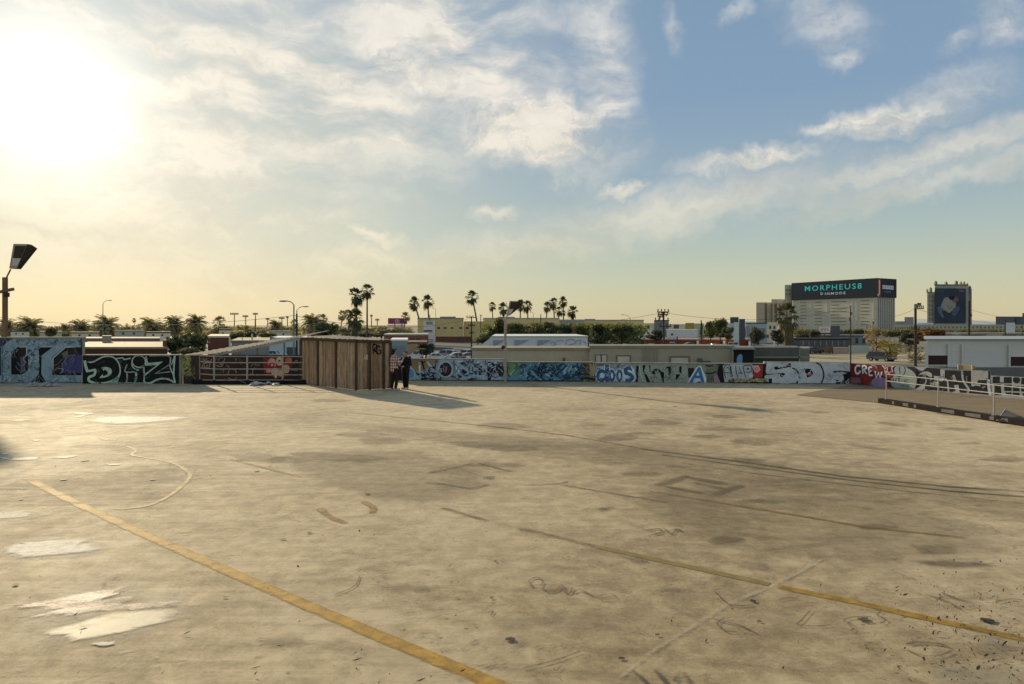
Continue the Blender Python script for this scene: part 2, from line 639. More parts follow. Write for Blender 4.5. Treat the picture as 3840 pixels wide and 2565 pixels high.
# pale scuffs and bare streaks
sc = nt.mapr(st3, 0.62, 0.74)
sc = nt.m('MULTIPLY', sc, nt.mapr(med, 0.4, 0.6))
cc = nt.mix(nt.m('MULTIPLY', sc, nt.mapr(leftw, 0.0, 1.0, 0.3, 0.75)), cc, (0.52, 0.455, 0.33, 1))
dk = nt.mapr(st3, 0.30, 0.39, 1.0, 0.0)
cc = nt.mix(nt.m('MULTIPLY', dk, 0.32), cc, (0.2, 0.155, 0.095, 1))
# small dark spots of tar and gum
vor = nt.new('ShaderNodeTexVoronoi', voronoi_dimensions='2D')
nt.l.new(nt.mapping(pos, scale=(1.0, 1.4, 1)), vor.inputs['Vector'])
vor.inputs['Scale'].default_value = 2.1
spot = nt.m('MULTIPLY', nt.mapr(vor.outputs['Distance'], 0.03, 0.055, 1.0, 0.0), nt.mapr(nt.noise(pos, 0.7, 2.0, dim='2D'), 0.5, 0.62))
cc = nt.mix(nt.m('MULTIPLY', spot, 0.75), cc, (0.06, 0.05, 0.035, 1))
# hairline cracks
vc = nt.new('ShaderNodeTexVoronoi', feature='DISTANCE_TO_EDGE', voronoi_dimensions='2D')
nt.l.new(nt.v('ADD', pos, nt.v('SCALE', nt.noise(pos, 1.6, 4.0, 0.6, out=1, dim='2D'), scale=0.7)), vc.inputs['Vector'])
vc.inputs['Scale'].default_value = 0.42
crk = nt.m('MULTIPLY', nt.mapr(vc.outputs['Distance'], 0.002, 0.007, 1.0, 0.0), nt.mapr(nt.noise(pos, 0.35, 2.0, dim='2D'), 0.5, 0.62))
cc = nt.mix(nt.m('MULTIPLY', crk, 0.5), cc, (0.12, 0.095, 0.06, 1))
cc = nt.v('MULTIPLY', cc, (0.94, 0.845, 0.71))
mot = nt.m('ADD', nt.m('MULTIPLY', st3, .3), nt.m('MULTIPLY', sm, .7))
cc = nt.v('SCALE', cc, scale=nt.mapr(mot, .36, .64, .86, 1.1))
nt.l.new(cc, bs.inputs['Base Color'])
nt.l.new(nt.mapr(val, 0.35, 0.65, 0.92, 0.76), bs.inputs['Roughness'])
bs.inputs['Specular IOR Level'].default_value = 0.2
bs.inputs['Sheen Weight'].default_value = 0.13
bs.inputs['Sheen Roughness'].default_value = 0.45
bs.inputs['Sheen Tint'].default_value = (1.0, 0.93, 0.8, 1)
bp = nt.new('ShaderNodeBump')
bp.inputs['Strength'].default_value = 0.22
bp.inputs['Distance'].default_value = 0.012
nt.l.new(nt.noise(pos, 5.0, 5.0, 0.7, dim='2D'), bp.inputs['Height'])
nt.l.new(bp.outputs[0], bs.inputs['Normal'])
CONCRETE = m

b = MB()
deck = [(-48, -22), (42.0, -22), (39.3, -20), (15.9, 31.95), (-5.0, 34.15), (-9.55, 34.2), (-9.55, 31.86), (-14.75, 31.86), (-14.75, 32.7), (-48, 32.9)]
b.prism(deck, ZG + 0.02, 0.0)
tag(b.build('roof_deck', CONCRETE), kind='structure')

b = MB()
b.quad((-9000, -3000, ZG), (9000, -3000, ZG), (9000, 16000, ZG), (-9000, 16000, ZG))
tag(b.build('ground', mat('city_ground', (0.2, 0.17, 0.125), 0.9, 0.35, 0.02)), kind='structure')

b = MB()   # asphalt of the car parks below
b.quad((-60, 40, ZG + .006), (62, 40, ZG + .006), (62, 108, ZG + .006), (-60, 108, ZG + .006))
b.quad((-60, 160, ZG + .006), (70, 160, ZG + .006), (70, 260, ZG + .006), (-60, 260, ZG + .006))
tag(b.build('parking_lot', mat('asphalt', (0.075, 0.07, 0.06), 0.85, 0.3, 0.3)), kind='structure')
b = MB()
b.quad((44, 112, ZG + .012), (95, 112, ZG + .012), (100, 158, ZG + .012), (48, 158, ZG + .012))
tag(b.build('dirt_lot', mat('dirt', (0.42, 0.33, 0.19), 0.95, 0.3, 0.25)), kind='structure')

b = MB()   # low hills on the horizon, haze put into their pale colour
hr = random.Random(5)
xs = [1500 + 130 * i for i in range(60)]
ridge = []
for i, x in enumerate(xs):
    t = min(1.0, max(0.0, (x - 1500) / 2500))
    ridge.append(2.75 + t * (62 + 22 * math.sin(i * 0.7) + 14 * math.sin(i * 1.9 + 1) + hr.uniform(-5, 5)))
for i in range(len(xs) - 1):
    b.quad((xs[i], 7400, ZG), (xs[i + 1], 7400, ZG), (xs[i + 1], 8400, ridge[i + 1]), (xs[i], 8400, ridge[i]))
    b.quad((xs[i], 8400, ridge[i]), (xs[i + 1], 8400, ridge[i + 1]), (xs[i + 1], 9600, ZG), (xs[i], 9600, ZG))
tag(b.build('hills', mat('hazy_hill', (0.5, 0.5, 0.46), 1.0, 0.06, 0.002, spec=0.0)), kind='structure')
# ================================================================ markings and stains lying on the deck (thin sheets)
def worn_mat(name, c, cover=0.5, rough=0.75, scale=2.2, spec=0.25, soft=0.18, var=0.18, amax=1.0):
    """paint or dirt that has worn through in places"""
    m, nt, bs, out = new_mat(name)
    pos = nt.new('ShaderNodeNewGeometry').outputs['Position']
    n = nt.noise(nt.mapping(pos, rot=(0, 0, R(-35)), scale=(0.6, 1.6, 1)), scale, 6.0, 0.7, dim='2D')
    n2 = nt.noise(pos, scale * 9, 3.0, 0.7, dim='2D')
    v = nt.m('ADD', nt.m('MULTIPLY', n, 0.72), nt.m('MULTIPLY', n2, 0.28))
    ea = nt.new('ShaderNodeAttribute')
    ea.attribute_name = 'edge'
    v = nt.m('SUBTRACT', v, nt.m('MULTIPLY', nt.m('SUBTRACT', 1.0, ea.outputs['Fac']), 0.42))
    a = nt.m('MULTIPLY', nt.mapr(v, 1 - cover - soft, 1 - cover + soft), amax)
    k = nt.mapr(nt.noise(pos, scale * 2.3, 5.0, 0.65, dim='2D'), 0.3, 0.7, 1 - var, 1 + var)
    nt.l.new(nt.v('SCALE', c[:3], scale=k), bs.inputs['Base Color'])
    bs.inputs['Roughness'].default_value = rough
    bs.inputs['Specular IOR Level'].default_value = spec
    nt.l.new(a, bs.inputs['Alpha'])
    return m


class Decal:
    """flat sheets on the deck; every stroke gets its own height so none coincide"""
    k = 0

    def __init__(self, z):
        self.z = z
        self.b = MB()
        self.e = []

    def stroke(self, px, w, smooth=0, closed=False):
        pts = [G(*p) for p in px]
        pts = [Vector((p.x, p.y)) for p in pts]
        if smooth:
            pts = catmull(pts, smooth, closed)
        L, Rr = strip(pts, w, closed)
        n = len(pts)
        Decal.k += 1
        z0 = self.z + 0.00006 * (Decal.k % 30)
        cols = [L, [a.lerp(c, .26) for a, c in zip(L, Rr)], [a.lerp(c, .74) for a, c in zip(L, Rr)], Rr]
        vs = []
        for ci, cl_ in enumerate(cols):
            vs += [(p.x, p.y, z0 + 1e-6 * i) for i, p in enumerate(cl_)]
            self.e += [(1.0 if ci in (1, 2) else .45) * (.6 if i in (0, n - 1) and not closed else 1.0) for i in range(n)]
        fs = []
        for ci in range(3):
            a, c = ci * n, (ci + 1) * n
            fs += [(a + i, a + i + 1, c + i + 1, c + i) for i in range(n - 1)]
            if closed:
                fs.append((a + n - 1, a, c, c + n - 1))
        self.b.add(vs, fs)
        return self

    def blob(self, px, jag=0.0, seed=1, n=5, jdir=None):
        pts = [G(*p) for p in px]
        pts = catmull([Vector((p.x, p.y)) for p in pts], n, True)
        rr = random.Random(seed)
        if jag:
            jd = Vector(jdir or (0.8, 0.6)).normalized()
            js = [rr.uniform(-1, 1) for _ in pts]
            N_ = len(pts)
            js = [(js[i - 1] + 5 * js[i] + js[(i + 1) % N_]) / 7 for i in range(N_)]
            pts = [p + jd * js[i] * jag * 1.2 for i, p in enumerate(pts)]
        Decal.k += 1
        z0 = self.z + 0.00006 * (Decal.k % 30)
        c = sum(pts, Vector((0, 0))) / len(pts)
        inner = [c + (p - c) * .74 for p in pts]
        N_ = len(pts)
        tri = tessellate_polygon([[Vector((p.x, p.y, 0)) for p in inner]])
        self.b.add([(p.x, p.y, z0) for p in pts + inner], [(i, (i + 1) % N_, (i + 1) % N_ + N_, i + N_) for i in range(N_)] + [tuple(i + N_ for i in t) for t in tri])
        self.e += [0.0] * N_ + [1.0] * N_
        return self

    def done(self, name, m):
        o = self.b.build(name, m, recalc=False)
        me = o.data
        at = me.attributes.new('edge', 'FLOAT', 'POINT')
        self.e += [1.0] * (len(me.vertices) - len(self.e))
        at.data.foreach_set('value', self.e)
        if me.polygons and sum(p.normal.z for p in me.polygons) < 0:
            me.flip_normals()
        return tag(o, kind='structure')


YEL = worn_mat('yellow_road_paint', lin(208, 160, 64, 0.7), 0.7, soft=0.18, var=0.3, scale=3.0, amax=.97)
YEL2 = worn_mat('faded_yellow_paint', lin(190, 150, 80, 0.62), 0.6, soft=0.16)
GHOST = worn_mat('ghost_line', (0.17, 0.13, 0.06), 0.66, soft=0.2, amax=0.7)
PALE = worn_mat('pale_scuff', (0.6, 0.53, 0.4), 0.42, soft=0.12, scale=3.2)
WHITE = worn_mat('glare_white_sealer', (0.82, 0.73, 0.55), 0.76, rough=0.75, spec=0.12, scale=4.0, soft=0.19, var=0.22, amax=0.88)
PINKP = worn_mat('pinkish_sealer', (0.58, 0.44, 0.35), 0.52, rough=0.6, spec=0.25, scale=3.2, soft=0.18, amax=.8)
SEAL = worn_mat('cream_sealer', (0.52, 0.45, 0.29), 0.78, rough=0.6, spec=0.25, scale=2.2, soft=0.24, amax=.75)
STAIN = worn_mat('dark_stain', (0.15, 0.115, 0.068), 0.42, soft=0.3, scale=1.3, amax=0.6)
STAIN2 = worn_mat('black_stain', (0.05, 0.045, 0.04), 0.45, soft=0.25, scale=2.0, amax=0.65)
OIL = worn_mat('oil_patch', (0.15, 0.118, 0.06), 0.58, soft=0.25, scale=1.6, amax=0.6)
TAR = worn_mat('tar', (0.04, 0.034, 0.026), 0.62, soft=0.12, scale=3)
INK = worn_mat('sprayed_scrawl', (0.09, 0.08, 0.06), 0.58, soft=0.2, scale=2.5, amax=0.85)
RUST = worn_mat('rusty_scrawl', (0.23, 0.135, 0.085), 0.52, soft=0.2, scale=2.5)
TEAL = worn_mat('teal_overspray', (0.2, 0.24, 0.2), 0.42, soft=0.25, scale=1.3, amax=0.45)
GREYP = worn_mat('grey_overspray', (0.42, 0.4, 0.33), 0.4, soft=0.25, scale=1.4, amax=0.6)

# parking bay lines and court lines
Decal(.004).stroke([(98, 1794), (262, 1876), (490, 1981), (709, 2078), (954, 2186), (1280, 2326), (1825, 2553), (2130, 2680)], 0.165).done('painted_line', YEL)
Decal(.004).stroke([(1945, 1980), (2240, 2052)], 0.13).done('painted_line', GHOST)
Decal(.004).stroke([(2240, 2052), (2560, 2120), (2885, 2192)], 0.125).done('painted_line', worn_mat('dull_line', (0.30, 0.21, 0.07), 0.85, soft=0.16, amax=0.9))
Decal(.004).stroke([(2915, 2200), (3200, 2258), (3500, 2325), (3900, 2410)], 0.13).done('painted_line', worn_mat('darker_yellow_paint', lin(196, 152, 62, 0.68), 0.74, soft=0.18, var=0.3, scale=3.0, amax=.95))
Decal(.004).stroke([(1660, 1905), (1830, 1955)], 0.11).done('painted_line', GHOST)
Decal(.004).stroke([(2440, 1843), (2700, 1886), (3000, 1935), (3250, 1978), (3610, 2016)], 0.11).done('painted_line', YEL2)
Decal(.004).stroke([(2110, 1820), (2500, 1885)], 0.1).done('painted_line', GHOST)
Decal(.005).stroke([(390, 1632), (440, 1618), (550, 1598)], 0.09, 5).stroke([(475, 1673), (508, 1690), (495, 1706), (540, 1716), (650, 1738), (708, 1775), (705, 1800), (650, 1850), (570, 1892), (480, 1908), (425, 1908)], 0.085, 6).stroke([(710, 1800), (755, 1792)], 0.08, 0).stroke([(370, 1640), (395, 1650), (440, 1650)], 0.08, 4).done('court_line', worn_mat('court_paint', (0.58, 0.42, 0.2), 0.66, soft=0.18, amax=.85))
Decal(.005).stroke([(860, 1722), (1000, 1757), (1130, 1790)], 0.11).stroke([(1200, 1905), (1230, 1935), (1300, 1965)], 0.14, 5).stroke([(1360, 1880), (1400, 1905), (1395, 1925)], 0.12, 4).done('court_line', YEL2)
Decal(.005).stroke([(0, 1528), (110, 1556)], 0.12).stroke([(260, 1497), (420, 1522)], 0.1).stroke([(150, 1500), (260, 1528)], 0.1).done('court_line', worn_mat('faded_court_paint', (0.46, 0.38, 0.24), 0.48, soft=0.16))

# tyre tracks and old joints running across the deck
Decal(.006).stroke([(1290, 1545), (1850, 1600), (2120, 1632), (2450, 1690)], 0.09).done('joint', GHOST)
Decal(.006).stroke([(2400, 1683), (2740, 1727), (3150, 1785), (3560, 1826), (3900, 1848)], 0.14).stroke([(2480, 1706), (2900, 1763), (3200, 1803), (3560, 1842), (3900, 1868)], 0.1).done('tyre_track', worn_mat('tyre_mark', (0.125, 0.095, 0.052), 0.64, soft=0.2, amax=0.85))
Decal(.006).stroke([(2560, 1738), (2860, 1780), (3350, 1838), (3900, 1895)], 0.05).done('joint', GHOST)
Decal(.006).stroke([(760, 1478), (960, 1512)], 0.12).stroke([(960, 1512), (1300, 1552)], 0.07).done('joint', STAIN)
Decal(.006).stroke([(2300, 2565), (2440, 2450), (2600, 2350), (2740, 2265), (2880, 2205), (3000, 2145), (3095, 2092)], [.03, .05, .05, .06, .06, .07, .06, .07, .06, .08, .06, .08, .07, .09, .07, .08, .06, .07, .08, .07, .08, .07, .06, .05, .05, .05, .04, .04, .03, .03, .02, .02, .02][:25], 4).done('patched_crack', worn_mat('patched_crack', (0.6, 0.52, 0.38), 0.42, soft=0.2, scale=2.6, amax=0.75))

# broad traffic film along the drive lane
FILM = worn_mat('traffic_film', (0.2, 0.155, 0.085), 0.56, soft=0.3, scale=0.8, amax=0.38)
d = Decal(.0035)
d.stroke([(1250, 1590), (1700, 1640), (2200, 1690), (2700, 1745), (3300, 1830), (4000, 1930)], [1.0, 1.8, 2.4, 2.4, 2.2, 2.0])
d.done('traffic_film', FILM)
d = Decal(.0037)
d.blob([(2300, 1850), (2900, 1780), (3500, 1900), (3900, 2050), (3400, 2150), (2700, 2080)], .3, 8)
d.blob([(1050, 1700), (1500, 1680), (1900, 1780), (1700, 1900), (1200, 1850)], .3, 9)
d.done('traffic_film', FILM)

# sealer patches; on the white ones sun glare is put into the colour
Decal(.007).blob([(322, 1580), (345, 1568), (420, 1562), (520, 1562), (700, 1564), (730, 1566), (640, 1578), (520, 1588), (400, 1590)], 0.12, 3).done('sealer_patch', WHITE)
Decal(.007).blob([(18, 2065), (40, 2045), (80, 2035), (180, 2026), (290, 2022), (330, 2036), (378, 2050), (340, 2072), (230, 2082), (120, 2092), (60, 2090), (25, 2078)], 0.055, 4).done('sealer_patch', WHITE)
Decal(.007).blob([(-60, 1930), (0, 1922), (90, 1918), (125, 1928), (110, 1940), (0, 1946), (-60, 1948)], 0.06, 5).done('sealer_patch', WHITE)
for i, pp in enumerate([[(30, 1724), (60, 1718), (140, 1714), (138, 1724), (60, 1728)], [(185, 1718), (230, 1712), (300, 1708), (260, 1718)], [(390, 1743), (420, 1740), (455, 1742), (430, 1747)], [(280, 1562), (330, 1556), (300, 1566)], [(110, 1652), (150, 1648), (140, 1656)], [(0, 1700), (30, 1700), (20, 1706)], [(40, 1576), (110, 1574), (60, 1581)], [(270, 1545), (360, 1552), (300, 1556)], [(360, 2411), (440, 2405), (420, 2420)], [(0, 1716), (40, 1718), (10, 1726)]]):
    Decal(.0075).blob(pp, 0.05, 20 + i).done('sealer_patch', WHITE)
Decal(.007).blob([(160, 2375), (260, 2345), (380, 2310), (500, 2292), (630, 2288), (660, 2322), (540, 2352), (470, 2372), (330, 2398), (270, 2405), (240, 2385)], 0.05, 6).done('sealer_patch', SEAL)
Decal(.008).blob([(30, 2265), (120, 2255), (250, 2230), (420, 2195), (470, 2205), (440, 2240), (520, 2235), (560, 2262), (640, 2255), (700, 2275), (600, 2290), (420, 2292), (300, 2310), (180, 2330), (100, 2320), (160, 2290)], 0.16, 7).done('sealer_patch', PINKP)
HALO = worn_mat('sealer_halo', (0.6, 0.53, 0.39), 0.5, soft=0.25, scale=3.2, amax=0.55)
d = Decal(.0066)
d.blob([(270, 1584), (330, 1562), (480, 1554), (740, 1558), (800, 1566), (640, 1586), (420, 1598)], .2, 13)
d.blob([(-40, 2070), (40, 2025), (200, 2008), (380, 2020), (460, 2048), (380, 2088), (150, 2110), (20, 2105)], .1, 14)
d.blob([(0, 2330), (120, 2230), (400, 2170), (640, 2200), (780, 2270), (700, 2350), (480, 2420), (220, 2440), (60, 2400)], .15, 15)
d.blob([(-60, 1950), (20, 1912), (150, 1908), (180, 1935), (60, 1958)], .1, 16)
d.done('sealer_patch', HALO)
d = Decal(.0085)
rr = random.Random(11)
for i in range(170):        # loose pale scuffs, lower left
    x, y = rr.uniform(-20, 1100), rr.uniform(1760, 2560)
    L = rr.uniform(15, 95)
    d.stroke([(x, y), (x + L * .5, y - L * .10 + rr.uniform(-4, 4)), (x + L, y - L * .2)], rr.choice([.015, .025, .04]))
for i in range(150):
    x, y = rr.uniform(1100, 3840), rr.uniform(1600, 2560)
    L = rr.uniform(10, 70)
    d.stroke([(x, y), (x + L, y + rr.uniform(-.2, .15) * L)], rr.choice([.012, .02, .03]))
for pts in [[(400, 2470), (470, 2445), (560, 2430)], [(520, 2480), (590, 2465), (600, 2520), (625, 2515)], [(570, 2425), (600, 2440), (690, 2430)], [(2420, 2550), (2440, 2480)], [(170, 2230), (340, 2190)], [(710, 2250), (860, 2215), (980, 2185)], [(160, 1990), (330, 1965), (470, 1940)], [(1440, 1670), (1600, 1690), (1660, 1716)], [(1640, 1720), (1760, 1722), (1900, 1755)], [(2090, 1780), (2180, 1800)], [(2150, 1620), (2190, 1595)]]:
    d.stroke(pts, .035)
d.done('pale_scuffs', PALE)

d = Decal(.009)
for pts in [[(1640, 1655), (1800, 1655), (1960, 1672), (2060, 1684), (2010, 1698), (1850, 1690), (1700, 1675)], [(850, 1700), (960, 1690), (1080, 1716), (1060, 1740), (900, 1735)], [(2580, 1640), (2640, 1628), (2720, 1636), (2660, 1648)], [(2225, 1912), (2290, 1895), (2330, 1905), (2260, 1920)], [(1050, 1690), (1300, 1700), (1500, 1716), (1380, 1736), (1150, 1725)], [(3400, 2105), (3600, 2100), (3760, 2120), (3560, 2136)], [(3160, 1665), (3230, 1668), (3330, 1684), (3240, 1684)], [(2720, 1710), (2900, 1730), (2980, 1760), (2820, 1770)], [(2780, 2100), (2900, 2120), (2880, 2150), (2760, 2130)], [(3400, 2040), (3600, 2050), (3560, 2085), (3440, 2075)], [(3280, 1580), (3420, 1592), (3380, 1602), (3290, 1590)], [(1900, 2440), (1985, 2395), (1960, 2420), (1930, 2452)], [(2320, 1620), (2420, 1640), (2300, 1660), (2220, 1650)]]:
    d.blob(pts, .1, 3)
for i in range(46):
    x, y = rr.uniform(0, 3840), 1500 + 1000 * rr.random() ** 1.6
    w_ = rr.uniform(30, 150)
    h_ = w_ * rr.uniform(.06, .16)
    d.blob([(x - w_, y), (x - w_ * .4, y - h_), (x + w_ * .5, y - h_ * .7), (x + w_, y + h_ * .2), (x + w_ * .3, y + h_), (x - w_ * .5, y + h_ * .8)], .1, i)
d.done('dark_stains', STAIN)
d = Decal(.0092)
for pts in [[(2640, 2030), (2660, 2014), (2720, 2006), (2790, 2012), (2796, 2026), (2740, 2042), (2670, 2046)]]:
    d.blob(pts, .0)
d.done('oil_patch', OIL)
d = Decal(.0094)
for pts in [[(2330, 2086), (2390, 2094), (2450, 2108), (2400, 2120), (2340, 2100)], [(3460, 2104), (3760, 2116), (3600, 2130), (3480, 2124)], [(1810, 1788), (1860, 1784), (1850, 1800), (1815, 1798)], [(2240, 1908), (2310, 1898), (2270, 1916)]]:
    d.blob(pts, .05, 9)
d.done('black_stains', STAIN2)
d = Decal(.0096)
for pts in [[(2440, 1820), (2560, 1783), (2590, 1787), (2500, 1825)], [(2560, 1783), (2740, 1812), (2700, 1820), (2580, 1796)], [(2600, 1808), (2720, 1828), (2700, 1836), (2600, 1816)], [(2660, 1850), (2760, 1818), (2800, 1822), (2700, 1858)], [(2500, 1822), (2640, 1848), (2620, 1852), (2490, 1828)]]:
    d.blob(pts, .0)
d.done('ghost_marking', OIL)
d = Decal(.0098)
for pts in [[(2010, 2310), (2080, 2290), (2130, 2280), (2110, 2330), (2040, 2335)], [(1830, 2350), (1950, 2330), (2000, 2350), (1880, 2370)]]:
    d.blob(pts, .08)
for pts in [[(2620, 1545), (2700, 1550), (2660, 1556)], [(2640, 1590), (2720, 1596), (2690, 1606)], [(3160, 1670), (3330, 1682), (3300, 1690)]]:
    d.blob(pts, .1)
d.done('teal_overspray', TEAL)
d = Decal(.0098)
for pts in [[(3450, 2530), (3600, 2480), (3840, 2470), (3860, 2580), (3500, 2580)], [(3640, 2400), (3840, 2420), (3840, 2480), (3680, 2460)]]:
    d.blob(pts, .12)
d.done('grey_overspray', GREYP)

# scrawls sprayed on the deck
d = Decal(.0100)
rr = random.Random(91)
for i in range(120):
    x, y = rr.uniform(-50, 3840), 1560 + 1000 * rr.random()
    L = rr.uniform(8, 34)
    d.stroke([(x, y), (x + L * .5, y + rr.uniform(-5, 5)), (x + L, y - L * rr.uniform(-.12, .3))], rr.choice([.012, .02, .03, .045]), 3)
for i in range(60):      # tangle of skid scratches
    x, y = rr.gauss(1420, 90), rr.gauss(2160, 45)
    a = rr.uniform(-.5, .9)
    L = rr.uniform(20, 90)
    d.stroke([(x, y), (x + L * .5, y - L * .5 * a * .5), (x + L, y - L * a * .4 + rr.uniform(-8, 8))], rr.choice([.01, .016, .024]), 4)
d.done('skid_marks', worn_mat('skid_mark', (0.13, 0.105, 0.07), 0.44, soft=0.2, scale=3.0, amax=0.6))
d = Decal(.0102)
for pts, wd in [([(2368, 2515), (2420, 2560), (2445, 2600)], .05), ([(2455, 2515), (2490, 2555), (2515, 2600)], .05), ([(2480, 2540), (2560, 2548)], .035), ([(2550, 2520), (2530, 2560)], .04), ([(2566, 2525), (2590, 2570)], .05), ([(2650, 2530), (2622, 2542)], .03),
                ([(3040, 2290), (3005, 2330), (2990, 2345), (3060, 2352), (3120, 2345)], .022), ([(3240, 2290), (3300, 2295), (3290, 2310), (3320, 2328), (3300, 2342)], .022), ([(3200, 2345), (3165, 2330), (3200, 2318), (3270, 2315)], .022), ([(3180, 2348), (3200, 2360), (3190, 2370)], .02),
                ([(2680, 2220), (2720, 2260), (2760, 2275), (2830, 2270)], .025), ([(2675, 2325), (2760, 2345), (2800, 2360), (2840, 2380)], .025), ([(2720, 2320), (2690, 2340), (2720, 2370), (2760, 2372)], .02), ([(2740, 2330), (2800, 2358)], .03),
                ([(3400, 2420), (3440, 2412), (3530, 2420), (3560, 2435)], .035), ([(3400, 2440), (3450, 2460), (3520, 2462), (3570, 2445)], .03), ([(3470, 2232), (3560, 2262), (3590, 2285)], .03), ([(3530, 2225), (3600, 2252), (3690, 2268)], .025), ([(3730, 2262), (3790, 2250), (3840, 2255)], .02), ([(2920, 2255), (2950, 2246), (2990, 2246)], .02),
                ([(2420, 1992), (2470, 1985), (2480, 2000), (2440, 2010)], .045), ([(2490, 1985), (2520, 2005), (2540, 1985), (2560, 2002)], .045), ([(2440, 2010), (2500, 1995), (2550, 1990)], .03),
                ([(1590, 1810), (1660, 1816), (1720, 1826), (1770, 1832), (1830, 1818)], .07), ([(1600, 1775), (1680, 1760), (1780, 1735)], .06), ([(1780, 1735), (1900, 1765), (1940, 1768)], .05), ([(1750, 1770), (1840, 1795)], .06), ([(1960, 1820), (2090, 1815), (2130, 1805)], .05),
                ([(1230, 2088), (1290, 2068), (1330, 2075)], .02), ([(1250, 2235), (1330, 2200), (1350, 2160)], .02), ([(1830, 2300), (1850, 2296), (1840, 2312), (1855, 2314)], .015), ([(1770, 2345), (1805, 2346)], .014), ([(1780, 2346), (1790, 2362)], .014), ([(1730, 2440), (1790, 2402)], .05), ([(1905, 2450), (1975, 2455)], .025), ([(2050, 2422), (2085, 2425)], .02), ([(1960, 2510), (2080, 2480), (2180, 2445)], .02), ([(2050, 2505), (2075, 2495)], .02), ([(2085, 2520), (2105, 2500)], .02)]:
    d.stroke(pts, wd, 5)
d.done('sprayed_scrawl', INK)
d = Decal(.0104)
for pts, wd in [([(1995, 2205), (1985, 2180), (2010, 2168), (2035, 2180), (2030, 2200)], .03), ([(2030, 2208), (2060, 2222), (2090, 2215), (2100, 2200)], .035), ([(2110, 2195), (2120, 2225), (2140, 2225), (2145, 2205)], .035), ([(2150, 2225), (2170, 2215), (2200, 2225), (2230, 2240)], .035), ([(2240, 2240), (2290, 2230), (2310, 2245), (2260, 2252), (2240, 2240)], .03), ([(2300, 2245), (2370, 2258)], .02), ([(2150, 2180), (2250, 2200), (2370, 2228)], .02)]:
    d.stroke(pts, wd, 5)
d.done('rusty_scrawl', RUST)
d = Decal(.0106)
for x, y, r in [(1378, 1855, .07), (1917, 2400, .06), (3240, 2327, .09), (1160, 2000, .05), (1060, 2025, .06), (845, 2242, .04), (60, 2195, .05), (2465, 2384, .035), (1845, 2245, .04), (1858, 2108, .03), (965, 1768, .07), (575, 1800, .08), (240, 1800, .09), (320, 1728, .12), (3700, 2330, .09), (2824, 2256, .05), (2848, 2333, .035), (2330, 2472, .04), (2530, 1525, .09), (700, 1775, .05), (2440, 1525, .06), (80, 1874, .05)]:
    p = G(x, y)
    r *= .62
    tp = [((p.x + r * math.cos(t) * 1.2 * rr.uniform(.6, 1.3)), (p.y + r * math.sin(t) * rr.uniform(.6, 1.3))) for t in [k * .785 for k in range(8)]]
    Decal.k += 1
    z = .0106 + 0.00006 * (Decal.k % 30)
    d.b.add([(a, bb, z) for a, bb in tp], [tuple(range(8))])
d.done('tar_spots', TAR)

# ---------------------------------------------------------------- leaves, twigs and grit nobody could count
b = MB()
rr = random.Random(23)
for i in range(640):
    if i < 400:
        x, y = rr.gauss(3650, 190), rr.gauss(2350, 130)
    elif i < 520:
        x, y = rr.uniform(200, 1150), rr.uniform(1560, 1800)
    else:
        x, y = rr.uniform(-100, 3940), 2600 - abs(rr.gauss(0, 420))
    if y < 1520 or y > 2700 or x < -150 or x > 4000:
        continue
    p = G(x, y)
    L = rr.choice([.007, .010, .013, .017, .024, .036]) * rr.uniform(.6, 1.3)
    wd = min(L * .5, rr.choice([.004, .006, .009, .013]))
    a = rr.uniform(0, math.pi)
    u = Vector((math.cos(a), math.sin(a), 0))
    s = Vector((-u.y, u.x, 0))
    p.z = .014
    h = Vector((0, 0, rr.uniform(.004, .018)))
    b.add([p - u * L - s * wd * .3, p - u * L * .2 - s * wd, p + u * L + h, p + u * L * .1 + s * wd + h * .6], [(0, 1, 2, 3)])
tag(b.build('leaf_litter', leaf_mat('dry_litter', (0.075, 0.055, 0.03), 0.6, 0.1), recalc=False), 'dry twigs, leaf scraps and grit scattered over the concrete deck', 'litter', kind='stuff')

# ================================================================ brown ramp area and its kerb with railing, right
RAMP = mat('brown_asphalt', (0.235, 0.17, 0.09), 0.9, 0.25, 0.6, stretch=(1, 3, 1))
b = MB()
A1, A2 = G(3303, 1513), G(3840, 1600)
kd = (A2 - A1).normalized()
kn = Vector((-kd.y, kd.x, 0))
if kn.y < 0:
    kn = -kn
tip = G(2985, 1482)
wl0, wl1 = Vector((15.75, 31.6, 0)), Vector((24.9, 11.5, 0))
b.add([(p.x, p.y, .0125) for p in (tip, A1 + kn * .12, A1 + kd * 13 + kn * .12, wl1, wl0)], [(0, 1, 2, 3, 4)])
tag(b.build('ramp', RAMP, recalc=False), kind='structure')

KERB = mat('black_painted_kerb', (0.02, 0.018, 0.018), 0.95, 0.6, 3.0, spec=0.1)
kr = thing('kerb', A1, 'long black painted concrete kerb with grey scuffs beside the brown ramp', 'kerb')
b = MB()
e0, e1 = A1 - kd * .15, A1 + kd * 13
for p0, p1 in [(e0, e1)]:
    vs = [p0, p1, p1 + kn * .22, p0 + kn * .22]
    b.add([(p.x, p.y, .001) for p in vs] + [(p.x, p.y, .17) for p in vs], [(0, 1, 2, 3), (4, 5, 6, 7), (0, 1, 5, 4), (1, 2, 6, 5), (2, 3, 7, 6), (3, 0, 4, 7)])
b.build('kerb_body', KERB, kr, bevel=.012)
b = MB()
for t0, t1 in [(2.85, 3.35), (3.75, 4.3), (0.7, .8), (1.2, 1.45), (1.7, 1.8), (4.6, 4.75), (5.0, 5.2)]:
    p0, p1 = e0 + kd * t0 - kn * .003, e0 + kd * t1 - kn * .003
    b.quad((p0.x, p0.y, .05), (p1.x, p1.y, .04), (p1.x, p1.y, .15), (p0.x, p0.y, .14))
